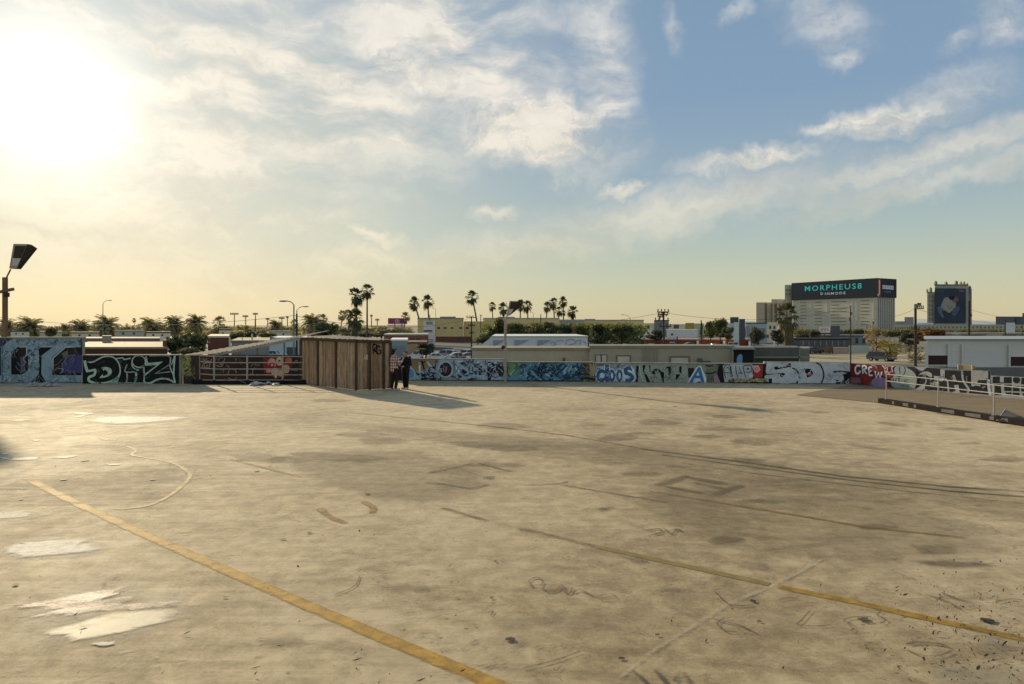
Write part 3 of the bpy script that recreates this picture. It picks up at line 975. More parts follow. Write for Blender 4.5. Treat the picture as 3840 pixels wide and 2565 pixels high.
b.build('paint_scuff', mat('grey_scuff', (0.1, 0.095, 0.09), 0.8, 0.5, 6.0), kr, recalc=False)

WRAIL = mat('white_rail_paint', (0.4, 0.365, 0.3), 0.75, 0.14, 5.0)
rl = thing('railing', A1, 'white pipe railing on the black kerb in front of the navy lettered wall', 'railing')
posts = []
for px in (3324, 3519, 3727.5, 3950, 4190):
    k = (px - CX) / FPX
    # intersect view direction with the kerb centre line
    c0 = A1 + kn * .11
    t = (k * c0.y - c0.x) / (kd.x - k * kd.y)
    p = c0 + kd * t
    posts.append(p)
    b = MB()
    b.tube([(p.x, p.y, .165), (p.x, p.y, 1.06)], .021, 8)
    b.tube([(p.x, p.y, .168), (p.x, p.y, .185)], .06, 8)
    b.smooth = False
    b.build('post', WRAIL, rl)
for zz in (1.035, .80):
    b = MB()
    b.tube([(p.x, p.y, zz) for p in posts], .0155, 8)
    b.build('rail', WRAIL, rl)

# board lying against the kerb, right edge
bd = thing('plank', G(3760, 1590), 'dark splintered board lying at an angle against the kerb', 'plank')
b = MB()
q0, q1, q2 = G(3735, 1586), G(3885, 1600), G(3770, 1561)
b.extrude([(q0.x, q0.y, .02), (q1.x, q1.y, .03), (q1.x - .1, q1.y + .45, .20), (q2.x, q2.y, .17)], (0, 0, .035))
b.build('board', mat('dark_board', (0.05, 0.045, 0.04), 0.85, 0.4, 4.0), bd)
b = MB()
b.bar((q0.x + .02, q0.y, .062), (q2.x, q2.y, .212), .02)
b.build('edge_strip', mat('pale_edge', (0.5, 0.47, 0.42), 0.7, 0.2, 6.0), bd)

# ================================================================ slatted shed with a graffiti tag
S0, S1, S2 = Vector((-9.85, 32.05, 0)), Vector((-6.52, 28.72, 0)), Vector((-5.28, 29.62, 0))
S3 = S2 + (S0 - S1)
sh = thing('shed', S1, 'weathered brown slatted storage pen with rusty sheet roof edge on the concrete deck', 'shed')
SLAT = [mat('slat_%s' % n, c, 0.9, 0.65, 2.2, stretch=(5, 5, .9)) for n, c in [('tan', (0.46, 0.315, 0.19)), ('brown', (0.38, 0.245, 0.145)), ('grey', (0.56, 0.43, 0.29)), ('dark', (0.24, 0.155, 0.092)), ('rust', (0.36, 0.22, 0.125))]]
DWOOD = mat('dark_timber', (0.085, 0.055, 0.032), 0.85, 0.35, 3.0)
rr = random.Random(3)


def slat_face(a, c, h0, h1, name):
    n = (c - a).length
    u = (c - a).normalized()
    nn = Vector((u.y, -u.x, 0))
    b = MB()
    t = 0.0
    while t < n - .02:
        wd = rr.uniform(.028, .052)
        if t + wd > n:
            break
        if rr.random() < .035:
            t += wd * .7
            continue
        hh = h0 + (h1 - h0) * t / n
        o = nn * rr.uniform(.0, .016)
        lo = rr.choice([.02, .02, .03, .06])
        p0, p1 = a + u * t + o, a + u * (t + wd * rr.choice([.7, .8, .86])) + o
        k = rr.choice([0, 0, 0, 1, 1, 1, 2, 2, 3, 4, 4])
        if rr.random() < .03:
            hh -= rr.uniform(.05, .5)
        vs = [(p.x, p.y, z) for z in (lo, hh) for p in (p0, p1, p1 + nn * .018, p0 + nn * .018)]
        b.add(vs, [(0, 1, 2, 3), (4, 5, 6, 7), (0, 1, 5, 4), (1, 2, 6, 5), (2, 3, 7, 6), (3, 0, 4, 7)], mi=k)
        t += wd
    return b.build(name, SLAT, sh)


slat_face(S0, S1, 2.12, 2.08, 'slat_wall')
slat_face(S1, S2, 2.08, 2.01, 'slat_wall')
b = MB()      # dark sheeting behind the slats
for a, c in ((S0, S1), (S1, S2)):
    u = (c - a).normalized()
    nn = Vector((-u.y, u.x, 0)) * .03
    b.quad((a.x + nn.x, a.y + nn.y, 0.01), (c.x + nn.x, c.y + nn.y, 0.01), (c.x + nn.x, c.y + nn.y, 2.04), (a.x + nn.x, a.y + nn.y, 2.1))
b.build('backing_sheet', mat('dark_sheet', (0.09, 0.06, 0.04), 0.9, 0.4, 1.0), sh, recalc=False)
for a, c, ts in ((S0, S1, (0.0, .33, .66, 1.0)), (S1, S2, (.36, .78, 1.0))):
    for t in ts:
        p = a.lerp(c, t)
        u = (c - a).normalized()
        nn = Vector((u.y, -u.x, 0)) * .055
        b = MB()
        b.bar((p.x + nn.x, p.y + nn.y, .005), (p.x + nn.x, p.y + nn.y, 2.08 - .02 * t), .085)
        b.build('post', DWOOD, sh)
b = MB()
for a, c, z0, z1 in ((S0, S1, 2.14, 2.10), (S1, S2, 2.10, 2.04)):
    u = (c - a).normalized()
    nn = Vector((u.y, -u.x, 0)) * .07
    b.bar((a.x + nn.x, a.y + nn.y, z0 - .02), (c.x + nn.x, c.y + nn.y, z1 - .02), .06, .13)
b.build('top_beam', DWOOD, sh)
b = MB()
vs = []
for k in range(25):
    t = k / 24
    for (a, c, z0, z1) in ((S0, S1, 2.19, 2.15), (S3, S2, 2.26, 2.12)):
        p = a.lerp(c, t)
        vs.append((p.x, p.y, z0 + (z1 - z0) * t + .02 * (k % 2)))
b.add(vs, [(2 * k, 2 * k + 2, 2 * k + 3, 2 * k + 1) for k in range(24)])
b.build('roof_sheet', mat('rusty_tin', (0.36, 0.29, 0.18), 0.6, 0.4, 1.5, spec=0.4), sh, recalc=False)

# ================================================================ deck lamps: square post with a tapered box lantern
LGREY = mat('lamp_housing', (0.36, 0.33, 0.26), 0.6, 0.2, 4.0)
LDARK = mat('lamp_louvre', (0.045, 0.035, 0.025), 0.7, 0.3, 6.0)
LENS = mat('lamp_lens', (0.55, 0.52, 0.45), 0.4, 0.15, 8.0)
PRUST = mat('rusty_post', (0.2, 0.12, 0.075), 0.8, 0.3, 3.0)
PPALE = mat('peeling_post', (0.42, 0.34, 0.27), 0.8, 0.3, 3.0)


def deck_lamp(px_post, d, y_base_z, head_px, arm_px, pw, label, cross=True):
    x0 = (px_post - CX) * d / FPX
    t = thing('deck_lamp', (x0, d, y_base_z), label, 'lamp post', 'square deck lamp posts')
    ztop = P(0, arm_px[0][1], d).z
    b = MB()
    b.bar((x0, d, y_base_z), (x0, d, ztop), pw)
    b.build('post', PRUST if cross else PPALE, t, bevel=.008)
    b = MB()
    a0, a1 = P(*arm_px[0], d), P(*arm_px[1], d)
    b.tube([(x0, d, ztop - .1), a0, a1], .035, 8)
    b.build('arm', PRUST if cross else PPALE, t)
    h = [P(x, y, d) for x, y in head_px]      # quad of the lantern's lit face: tl, tr, br, bl
    b = MB()
    dep = Vector((0.0, .34, .10))
    tip = h[1] + Vector((.24, .22, -.18))
    fr = [h[0], h[1], h[2], h[3]]
    b.extrude(fr, (0.0, .30, 0.0))
    hd = b.build('lantern', LGREY, t, bevel=.012)
    ctr = sum(fr, Vector()) / 4
    ins = [ctr + (p - ctr) * .80 + Vector((.05, -.004, 0.02)) for p in fr]
    b = MB()
    m1, m2 = ins[0].lerp(ins[3], .62), ins[1].lerp(ins[2], .62)
    b.quad(ins[0], ins[1], m2, m1)
    b.build('louvre', LDARK, hd, recalc=False)
    b = MB()
    dn = Vector((0, -.002, 0))
    b.quad(m1 + dn, m2 + dn, ins[2] + dn, ins[3] + dn)
    b.build('lens', LENS, hd, recalc=False)
    b = MB()
    b.add([h[1], h[2], h[2] + Vector((0, .30, 0)), h[1] + Vector((0, .30, 0)), tip, tip + Vector((0, .14, 0))], [(0, 1, 4), (3, 5, 2), (0, 4, 5, 3), (1, 2, 5, 4)])
    b.build('side_cowl', LDARK, hd)
    if cross:
        b = MB()
        b.bar(P(-12, 1097, d - .12), P(51, 1084, d - .12), .12, .13)
        b.build('cross_arm', PRUST, t)
        b = MB()
        b.box(*(sorted((P(26, 0, d).x, P(38, 0, d).x))), d - .2, d - .02, P(0, 1114, d).z, P(0, 1097, d).z)
        b.build('junction_box', LDARK, t, bevel=.01)
    else:
        b = MB()
        p = P(1887, 1302, d)
        b.ball((p.x, p.y, p.z), .12, .12, .09)
        b.bar((p.x, p.y, p.z), (x0, d, p.z - .12), .03)
        b.build('camera_dome', LDARK, t)
    return t


deck_lamp(19, 33.2, 0.0, [(50, 914), (103, 915), (62, 1008), (34, 1007)], [(25, 1040), (40, 1010)], .17, 'rusty square lamp post with box lantern and cross arm behind the tall pale blue wall')
deck_lamp(1895, 33.3, 0.0, [(1911, 1128), (1944, 1129), (1911, 1183), (1899, 1183)], [(1896, 1196), (1903, 1182)], .125, 'peeling pale lamp post with tilted lantern in front of the teal graffiti wall', False)
# ================================================================ graffiti walls
def paint_mat():
    m, nt, bs, out = new_mat('spray_paint')
    a = nt.new('ShaderNodeVertexColor')
    a.layer_name = 'Col'
    tc = nt.new('ShaderNodeNewGeometry').outputs['Position']
    n1 = nt.noise(tc, 1.7, 5.0, 0.65)
    n2 = nt.noise(nt.mapping(tc, scale=(3.0, 3.0, .5)), 3.0, 5.0, 0.7)
    n3 = nt.noise(tc, 26.0, 3.0, 0.7)
    k = nt.m('ADD', nt.m('MULTIPLY', n1, .45), nt.m('ADD', nt.m('MULTIPLY', n2, .3), nt.m('MULTIPLY', n3, .25)))
    c = nt.v('SCALE', a.outputs[0], scale=nt.mapr(k, .3, .7, .62, 1.32))
    grime = nt.mapr(n2, .55, .75, 0.0, 0.35)
    c = nt.mix(grime, c, (0.07, 0.065, 0.058, 1))
    nt.l.new(c, bs.inputs['Base Color'])
    bs.inputs['Roughness'].default_value = .7
    bs.inputs['Specular IOR Level'].default_value = .25
    return m


PAINT = paint_mat()
PLASTER = mat('dirty_plaster', (0.30, 0.28, 0.25), 0.9, 0.35, 1.3, stretch=(1, 1, .5))
CAP = mat('wall_coping', (0.36, 0.33, 0.27), 0.85, 0.3, 3.0)
PK = 2.45            # walls stand in shade: paint is this much lighter than it looks


def pc(r, g, b, k=PK):
    m_ = (r + g + b) / 3
    r, g, b = (v + (m_ - v) * .2 for v in (r, g, b))
    return lin(r, g, b, k, 0.8)


class Plane:
    """vertical wall plane through two plan points; pixels of the photo are followed onto it"""

    def __init__(self, a, c):
        self.a = Vector((a[0], a[1], 0))
        self.u = (Vector((c[0], c[1], 0)) - self.a).normalized()
        n = Vector((self.u.y, -self.u.x, 0))
        self.n = n if n.dot(self.a) < 0 else -n        # towards the deck

    def hit(self, x, y):
        k = (x - CX) / FPX
        t = (k * self.a.y - self.a.x) / (self.u.x - k * self.u.y)
        p = self.a + self.u * t
        return t, H_EYE - (y - HY) * p.y / FPX

    def pt(self, t, z, off):
        p = self.a + self.u * t + self.n * off
        return Vector((p.x, p.y, z))


class Mural:
    def __init__(self, plane, T, ztop=None, zbot=.012):
        self.pl, self.T = plane, T
        self.b = MB()
        self.k = 0
        self.zmax, self.zmin = ztop, zbot

    def uv(self, p):
        x0, y0, s = self.T
        t, z = self.pl.hit(x0 + p[0] * s, y0 + p[1] * s)
        if self.zmax is not None:
            z = min(z, self.zmax - .006)
        return Vector((t, max(z, self.zmin)))

    def off(self):
        self.k += 1
        return .004 + .0005 * self.k

    def poly(self, pts, c, smooth=0):
        q2 = [self.uv(p) for p in pts]
        if smooth:
            q2 = catmull(q2, smooth, True)
        o = self.off()
        tri = tessellate_polygon([[Vector((p.x, p.y, 0)) for p in q2]])
        self.b.add([self.pl.pt(p.x, p.y, o) for p in q2], [tuple(t) for t in tri], c)
        return self

    def ell(self, cx, cy, rx, ry, c, rot=0, n=20):
        ca, sa = math.cos(R(rot)), math.sin(R(rot))
        return self.poly([(cx + rx * math.cos(t) * ca - ry * math.sin(t) * sa, cy + rx * math.cos(t) * sa + ry * math.sin(t) * ca) for t in [2 * math.pi * i / n for i in range(n)]], c)

    def stroke(self, pts, w, c, smooth=5, closed=False):
        q2 = [self.uv(p) for p in pts]
        if smooth and len(q2) > 2:
            q2 = catmull(q2, smooth, closed)
        x0, y0, s = self.T
        d = self.pl.pt(q2[0].x, 0, 0).y
        wm = w * s * d / FPX
        L, Rr = strip(q2, wm, closed)
        o = self.off()
        n = len(q2)
        lo, hi = self.zmin, (self.zmax - .006 if self.zmax is not None else 99)
        cl = lambda z: min(hi, max(lo, z))
        vs = [self.pl.pt(p.x, cl(p.y), o + 2e-6 * i) for i, p in enumerate(L)] + [self.pl.pt(p.x, cl(p.y), o + 2e-6 * i) for i, p in enumerate(Rr)]
        fs = [(i, i + 1, n + i + 1, n + i) for i in range(n - 1)]
        if closed:
            fs.append((n - 1, 0, n, 2 * n - 1))
        self.b.add(vs, fs, c)
        return self

    def done(self, parent, label):
        o = self.b.build('graffiti', PAINT, parent, recalc=False)
        o['label'] = label
        return o


def wall_solid(b, pl, t0, t1, z0, z1, th=.18):
    p = [pl.pt(t0, 0, 0), pl.pt(t1, 0, 0), pl.pt(t1, 0, -th), pl.pt(t0, 0, -th)]
    b.add([(v.x, v.y, z0) for v in p] + [(v.x, v.y, z1) for v in p], [(0, 1, 2, 3), (4, 5, 6, 7), (0, 1, 5, 4), (1, 2, 6, 5), (2, 3, 7, 6), (3, 0, 4, 7)])


def scrib(M, x0, x1, y0, y1, n, w, c, seed, ln=40):
    rr = random.Random(seed)
    for i in range(n):
        x, y = rr.uniform(x0, x1), rr.uniform(y0, y1)
        pts = [(x, y)]
        for k in range(3):
            x = min(x1, max(x0, x + rr.uniform(-ln, ln)))
            y = min(y1, max(y0, y + rr.uniform(-ln, ln)))
            pts.append((x, y))
        M.stroke(pts, w * rr.uniform(.7, 1.3), c if not isinstance(c, list) else rr.choice(c), 4)


# ---------------------------------------------------------------- tall pale blue wall, far left
wa = thing('graffiti_wall', (-24, 32.3, 0), 'tall panelled wall with huge pale blue block letters at the left end of the deck', 'graffiti wall')
pl = Plane((-40, 32.3), (-20.31, 32.3))
TN = 19.69
b = MB()
wall_solid(b, pl, 0, TN, 0.0, 2.13)
b.build('wall_panel', PLASTER, wa)
b = MB()
wall_solid(b, Plane((-40, 32.26), (-20.3, 32.26)), 0, TN + .02, 2.13, 2.19, .26)
b.build('coping', CAP, wa)
M = Mural(pl, (0, 1240, .15332), 2.13)
PB, PB2, DK, PU, BRN, NV = pc(94, 114, 122), pc(120, 138, 142), pc(15, 13, 16, 1.5), pc(48, 45, 88), pc(34, 27, 17, 2), pc(40, 58, 70)
M.poly([(-900, 190), (2018, 190), (2018, 1290), (-900, 1290)], PB)
M.poly([(0, 165), (330, 185), (180, 270), (100, 360), (0, 395)], pc(40, 36, 50))
M.poly([(-500, 400), (30, 400), (30, 1100), (-500, 1100)], pc(30, 40, 48))
M.poly([(-900, 200), (-480, 200), (-620, 1280), (-900, 1280)], PU)
M.poly([(270, 520), (460, 385), (650, 385), (690, 640), (695, 970), (530, 1075), (278, 1075)], BRN)
M.poly([(280, 700), (430, 520), (480, 1070), (285, 1070)], DK)
M.stroke([(470, 400), (650, 395), (655, 590)], 22, PB2, 0)
M.poly([(500, 660), (622, 600), (622, 985), (520, 1050)], pc(62, 58, 84))
M.poly([(940, 385), (1300, 395), (1020, 605), (1012, 1060), (1125, 1260), (745, 1260), (950, 1070), (960, 640)], DK)
M.stroke([(960, 395), (1280, 395)], 20, PB2, 0)
M.poly([(1280, 650), (1570, 405), (2010, 395), (2018, 600), (1980, 1090), (1280, 1085)], BRN)
M.stroke([(1300, 960), (1300, 670), (1600, 405), (1990, 385)], 26, PB2, 0)
M.poly([(1660, 480), (1500, 560), (1560, 660), (1680, 600)], pc(74, 70, 62))
M.poly([(1515, 810), (1720, 600), (2018, 600), (2018, 1035), (1505, 1035)], PU)
M.stroke([(1510, 1030), (1520, 800), (1720, 600), (1860, 590)], 14, pc(80, 78, 108), 0)
M.poly([(1290, 1035), (1990, 1040), (1990, 1082), (1290, 1082)], DK)
scrib(M, 700, 940, 420, 1000, 26, 16, [NV, PB2], 2, 90)
scrib(M, 380, 1980, 215, 335, 42, 16, [NV, pc(60, 80, 82), pc(70, 92, 104), PB2], 4, 60)
scrib(M, 130, 640, 1110, 1230, 8, 18, [NV, PB2], 5, 120)
scrib(M, 1080, 1960, 1110, 1230, 12, 18, [PB2, pc(80, 104, 108)], 6, 160)
scrib(M, 110, 250, 450, 1060, 8, 18, [NV, PB2], 8, 90)
M.stroke([(78, 190), (78, 1290)], 22, NV, 0)
M.stroke([(730, 975), (730, 1250)], 12, NV, 0)
M.stroke([(2008, 190), (2008, 400)], 22, pc(34, 42, 40, 2), 0)
M.stroke([(-600, 1284), (2018, 1284)], 26, DK, 0)  # shade at the wall foot, put in as a dark painted line
scrib(M, 60, 2000, 200, 1270, 70, 9, [pc(80, 100, 108), pc(112, 130, 134), pc(66, 84, 96), pc(92, 100, 104)], 148, 120)
M.done(wa, 'pale blue three-dimensional block letters with brown and purple counters')

# ---------------------------------------------------------------- DRIZ wall
pl = Plane((-20.10, 31.92), (-14.9, 31.92))
wb = thing('graffiti_wall', (-17.6, 31.9, 0), 'low black wall lettered DRIZ in pale green outline', 'graffiti wall')
b = MB()
wall_solid(b, pl, 0, 4.62, 0, 1.33)
b.build('wall_panel', PLASTER, wb)
b = MB()
wall_solid(b, Plane((-20.09, 31.88), (-14.9, 31.88)), 0, 4.62, 1.33, 1.375, .26)
b.build('coping', CAP, wb)
M = Mural(pl, (300, 1300, .17888), 1.33)
BK, PG, GRY = pc(17, 21, 16, 1.4), pc(128, 144, 127), pc(118, 120, 116)
M.poly([(60, 170), (2075, 170), (2075, 810), (60, 810)], BK)
M.poly([(80, 215), (480, 205), (280, 320), (100, 290)], pc(38, 26, 22, 2))
M.stroke([(100, 290), (130, 440), (165, 530)], 62, PG)
M.stroke([(130, 520), (330, 480)], 44, PG, 0)
M.stroke([(325, 480), (300, 590), (195, 640), (190, 715), (290, 755)], 54, PG)
M.stroke([(150, 325), (270, 320), (380, 265), (480, 215), (600, 200), (700, 222), (785, 300), (832, 400), (843, 530), (800, 625), (700, 695), (540, 752), (290, 755)], 30, PG)
M.poly([(640, 740), (745, 650), (850, 590), (810, 690), (790, 770), (600, 800)], pc(112, 132, 118))
M.poly([(455, 440), (560, 425), (650, 460), (672, 530), (630, 600), (540, 640), (410, 655), (480, 570), (490, 500)], PG, 4)
M.poly([(500, 495), (550, 495), (588, 540), (560, 590), (482, 612)], BK, 3)
M.stroke([(760, 250), (900, 232), (932, 272), (1065, 240)], 26, PG, 0)
M.stroke([(990, 370), (955, 460), (960, 530), (1150, 528)], 24, GRY)
M.stroke([(985, 540), (990, 650), (972, 770)], 30, GRY)
M.stroke([(1175, 530), (1180, 640), (1145, 745)], 44, PG)
M.ell(1235, 308, 155, 132, PG).ell(1235, 308, 128, 112, BK)
M.stroke([(1088, 330), (1105, 420), (1180, 480), (1240, 488)], 26, PG)
M.stroke([(1190, 440), (1340, 432), (1352, 600), (1345, 730), (1385, 760)], 28, PG, 0)
M.stroke([(1385, 205), (1400, 300), (1425, 360), (1715, 322), (1365, 590)], 34, PG, 0)
M.poly([(1365, 335), (1425, 352), (1705, 318), (1620, 385), (1365, 400)], PG)
M.stroke([(1880, 378), (1580, 562), (1895, 525)], 22, GRY, 0)
M.stroke([(1460, 190), (1840, 185), (1900, 260), (1890, 420), (1965, 600)], 26, PG)
M.stroke([(1985, 170), (1925, 380)], 22, PG, 0)
M.stroke([(1990, 175), (1965, 590), (1992, 745), (1880, 690), (1750, 668), (1620, 690), (1480, 762), (1385, 765)], 36, PG, 3)
M.stroke([(560, 790), (900, 760), (1380, 765)], 30, pc(90, 112, 92))
M.poly([(1470, 150), (1700, 150), (1700, 190), (1470, 190)], pc(130, 128, 120))
M.poly([(2010, 190), (2078, 190), (2078, 800), (2010, 800)], BK)
scrib(M, 90, 2050, 200, 780, 46, 9, [pc(34, 42, 34, 2), pc(60, 72, 60, 2), pc(28, 26, 24, 2)], 146, 90)
M.done(wb, 'DRIZ in black letters with thick pale green outlines')

# ---------------------------------------------------------------- return wall with yellow-green scrawl
pl = Plane((-15.42, 32.0), (-14.6, 32.0))
wc = thing('graffiti_wall', (-15, 32, 0), 'short dark brown wall covered in yellow green scrawl beside the DRIZ wall', 'graffiti wall')
b = MB()
wall_solid(b, pl, 0.0, .72, 0, 1.34)
b.build('wall_panel', mat('brown_plaster', (0.06, 0.042, 0.03), 0.9, 0.4, 2.0), wc)
M = Mural(pl, (300, 1300, .17888), 1.34)
scrib(M, 2095, 2330, 180, 600, 75, 13, [pc(122, 128, 60), pc(108, 112, 52), pc(98, 104, 58), pc(136, 140, 84)], 12, 70)
scrib(M, 2200, 2420, 330, 700, 14, 12, [pc(80, 60, 40), pc(98, 92, 50)], 13, 70)
M.done(wc, 'tangled yellow green scribbles')

# ---------------------------------------------------------------- stair well: dark back wall, kerb, railing
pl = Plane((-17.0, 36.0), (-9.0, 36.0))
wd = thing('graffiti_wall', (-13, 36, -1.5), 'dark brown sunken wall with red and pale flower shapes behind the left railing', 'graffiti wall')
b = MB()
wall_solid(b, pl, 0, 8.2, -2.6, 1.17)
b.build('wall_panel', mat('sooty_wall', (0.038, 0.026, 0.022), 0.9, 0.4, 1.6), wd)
M = Mural(pl, (680, 1220, .20443), 1.17, -2.5)
PK1, RD = pc(104, 92, 88, 2.2), pc(96, 22, 18, 2.6)
M.poly([(1500, 600), (1700, 585), (2030, 590), (2030, 740), (1960, 900), (1880, 960), (1730, 970), (1520, 880)], RD)
M.poly([(1600, 640), (1660, 600), (1720, 640), (1735, 740), (1660, 760), (1590, 720)], pc(150, 100, 84), 3)
M.ell(1660, 725, 55, 50, RD).ell(1665, 728, 24, 22, pc(160, 110, 92))
M.ell(1600, 830, 46, 40, pc(150, 96, 84))
M.ell(1800, 660, 60, 80, pc(140, 120, 92)).ell(1800, 650, 22, 20, pc(50, 36, 30))
M.ell(1720, 850, 75, 70, pc(132, 122, 98)).ell(1820, 880, 70, 55, pc(134, 118, 78)).ell(1920, 800, 70, 80, pc(134, 112, 76))
M.poly([(1690, 900), (1770, 900), (1735, 980)], pc(160, 130, 118))
M.ell(1970, 640, 60, 50, pc(140, 66, 48))
for a in [[(800, 600), (775, 680), (745, 745), (690, 750), (640, 735)], [(830, 740), (880, 750)], [(770, 800), (775, 870)], [(880, 820), (855, 900)], [(990, 810), (1015, 880)], [(1310, 800), (1315, 890)], [(1400, 720), (1440, 740)], [(400, 590), (430, 650), (470, 600)], [(420, 700), (520, 690), (510, 770), (430, 770), (420, 700)], [(450, 760), (500, 720)], [(380, 780), (390, 720)], [(2060, 700), (2110, 640), (2140, 690)], [(2020, 820), (2140, 830)], [(1000, 600), (1010, 650)]]:
    M.stroke(a, 16, PK1, 4)
M.stroke([(860, 960), (960, 1000), (1020, 950)], 14, PK1, 4)
scrib(M, 380, 1500, 600, 900, 26, 12, [PK1, pc(70, 54, 48, 2)], 31, 60)
M.done(wd, 'red patch with pale rounded flower shapes and thin pinkish scrawl')

ke = thing('kerb', (-12.2, 31.7, 0), 'black sooty upstand around the stair well under the left railing', 'kerb')
b = MB()
b.box(-14.78, -9.6, 31.60, 31.84, 0.001, .20)
b.box(-14.98, -14.782, 31.9, 32.3, 0.001, .20)
b.build('kerb_body', KERB, ke, bevel=.01)
M = Mural(Plane((-14.7, 31.60), (-9.6, 31.60)), (680, 1220, .20443), .2)
for a in [[(640, 985), (760, 960), (800, 940)], [(860, 950), (940, 1000), (1010, 950)], [(960, 955), (1010, 995)], [(1250, 940), (1340, 1000)], [(1060, 1000), (1180, 1060)]]:
    M.stroke(a, 12, PK1, 4)
M.done(ke, 'thin grey scrawl')

rl2 = thing('railing', (-12.2, 31.72, 0.2), 'white pipe railing with four rails around the stair well left of the slatted shed', 'railing')
xs_ = [(803, 31.72), (927, 31.72), (1060, 31.72)]
pp = [Vector(((x - CX) * d / FPX, d, 0)) for x, d in xs_]
pp.append(Vector((-9.7, 31.72, 0)))
back = Vector(((747 - CX) * 35.2 / FPX, 35.2, 0))
back = Vector((pp[0].x - .02, 35.2, 0))
back = Vector(((747 - CX) * 32.1 / FPX, 32.1, 0))
for i, p in enumerate(pp[:3] + [back]):
    b = MB()
    z1 = P(0, 1334, p.y).z
    b.bar((p.x, p.y, .2), (p.x, p.y, z1 + (0 if i < 3 else .0)), .062)
    b.build('post', WRAIL, rl2)
for yy in (1337, 1360, 1384, 1406):
    z = P(0, yy, 31.72).z
    b = MB()
    b.tube([(back.x, back.y, z + .02), (pp[0].x, pp[0].y, z), (pp[3].x, pp[3].y, z)], .022, 8)
    b.build('rail', WRAIL, rl2)

# ---------------------------------------------------------------- sloping canopy over the stair well
rs = thing('canopy', (-14, 38, -1.5), 'low corrugated roof rising to the right over the stair well', 'canopy')
ca, cb, cc_, cd = P(812, 1326, 36.4), P(1128, 1264, 36.4), P(1236, 1240, 43), P(690, 1331, 43)
b = MB()
N = 44
up = []
for k in range(N + 1):
    t = k / N
    hgt = .035 * (k % 2)
    p0, p1 = ca.lerp(cb, t), cd.lerp(cc_, t)
    up += [p0 + Vector((0, 0, hgt)), p1 + Vector((0, 0, hgt))]
b.add(up, [(2 * k, 2 * k + 2, 2 * k + 3, 2 * k + 1) for k in range(N)])
b.build('roof_sheet', mat('weathered_tin', (0.15, 0.135, 0.11), 0.95, 0.5, 0.9, stretch=(1, 3, 1), spec=0.05), rs, recalc=False)
b = MB()
b.bar(ca + Vector((0, .02, -.07)), cb + Vector((0, .02, -.07)), .06, .12)
b.build('fascia', mat('pale_fascia', (0.34, 0.32, 0.27), 0.7, 0.3, 2.0), rs)
for t in (.02, .48, .8, .985):
    p = ca.lerp(cb, t)
    b = MB()
    b.bar((p.x, p.y + .05, -2.5), (p.x, p.y + .05, p.z - .13), .07)
    b.build('post', mat('grey_post', (0.2, 0.19, 0.17), 0.7, 0.3, 3.0), rs)

# ---------------------------------------------------------------- long parapet along the back of the deck
pl = Plane((-6.4, 34.0), (15.75, 31.78))
we = thing('parapet_wall', (5, 33, 0), 'long low parapet covered in graffiti along the back of the deck', 'graffiti wall')
tt = lambda x: pl.hit(x, 1400)[0]
secs = [(1440, 1897, 1.075), (1897, 2226, .94), (2226, 2866, .915), (2866, 3179.5, 1.03)]
b = MB()
for i, (x0, x1, zt) in enumerate(secs):
    t0 = tt(x0) if i else 0
    wall_solid(b, pl, t0 + .001, tt(x1), 0.0, zt)
b.build('wall_panel', PLASTER, we)
b = MB()
for i, (x0, x1, zt) in enumerate(secs[:3]):
    t0 = tt(x0) if i else 0
    wall_solid(b, Plane((-6.4, 33.97), (15.75, 31.75)), t0 + .002, tt(x1) - .002, zt, zt + .03, .24)
b.build('coping', CAP, we)

# A: silver letters
M = Mural(pl, (1530, 1320, .16184), 1.075)
SB, SB2, NB, TAN = pc(112, 132, 142), pc(146, 162, 168), pc(22, 26, 36, 1.6), pc(112, 88, 52)
M.poly([(-500, 140), (2260, 140), (2260, 660), (-500, 660)], SB)
M.poly([(-500, 140), (60, 140), (20, 660), (-500, 660)], pc(30, 24, 24, 1.6))
M.poly([(70, 145), (730, 160), (700, 265), (630, 310), (480, 335), (400, 430), (250, 490), (180, 480), (80, 330)], TAN)
M.ell(90, 500, 75, 140, pc(62, 112, 146))
M.stroke([(40, 380), (120, 400), (160, 500), (120, 600), (40, 630)], 16, SB2)
M.stroke([(265, 220), (275, 480)], 52, SB2, 0).stroke([(450, 225), (560, 390)], 46, SB2, 0).stroke([(620, 310), (640, 400)], 50, SB2, 0)
M.poly([(300, 205), (345, 205), (390, 400), (360, 410)], NB).poly([(350, 440), (420, 420), (500, 540), (480, 400), (520, 430), (500, 560), (430, 550)], NB)
M.poly([(560, 300), (600, 320), (650, 280), (640, 420), (580, 370)], NB).poly([(180, 480), (270, 500), (260, 540), (200, 540)], NB)
M.ell(880, 400, 182, 198, pc(124, 142, 150)).ell(878, 402, 142, 162, pc(40, 28, 30, 1.8)).ell(880, 400, 95, 110, pc(62, 36, 36, 2))
M.stroke([(850, 330), (830, 420), (880, 460), (900, 380)], 22, pc(120, 90, 92))
M.stroke([(800, 500), (880, 470), (950, 500)], 18, pc(96, 80, 78))
M.stroke([(300, 625), (500, 615), (760, 640)], 42, NB)
M.stroke([(1130, 270), (1180, 225), (1290, 215), (1330, 240)], 40, SB2).stroke([(1115, 330), (1140, 420), (1200, 470)], 44, SB2)
M.poly([(1200, 245), (1320, 225), (1330, 290), (1240, 290)], NB).poly([(1200, 400), (1290, 400), (1380, 470), (1300, 510), (1210, 440)], NB).poly([(1140, 510), (1200, 530), (1260, 560), (1230, 600), (1170, 600)], pc(52, 54, 44, 2))
M.stroke([(1340, 190), (1390, 260), (1420, 180), (1480, 250), (1520, 170)], 30, NB, 0)
M.stroke([(1060, 180), (1080, 320)], 22, pc(84, 74, 72), 0)
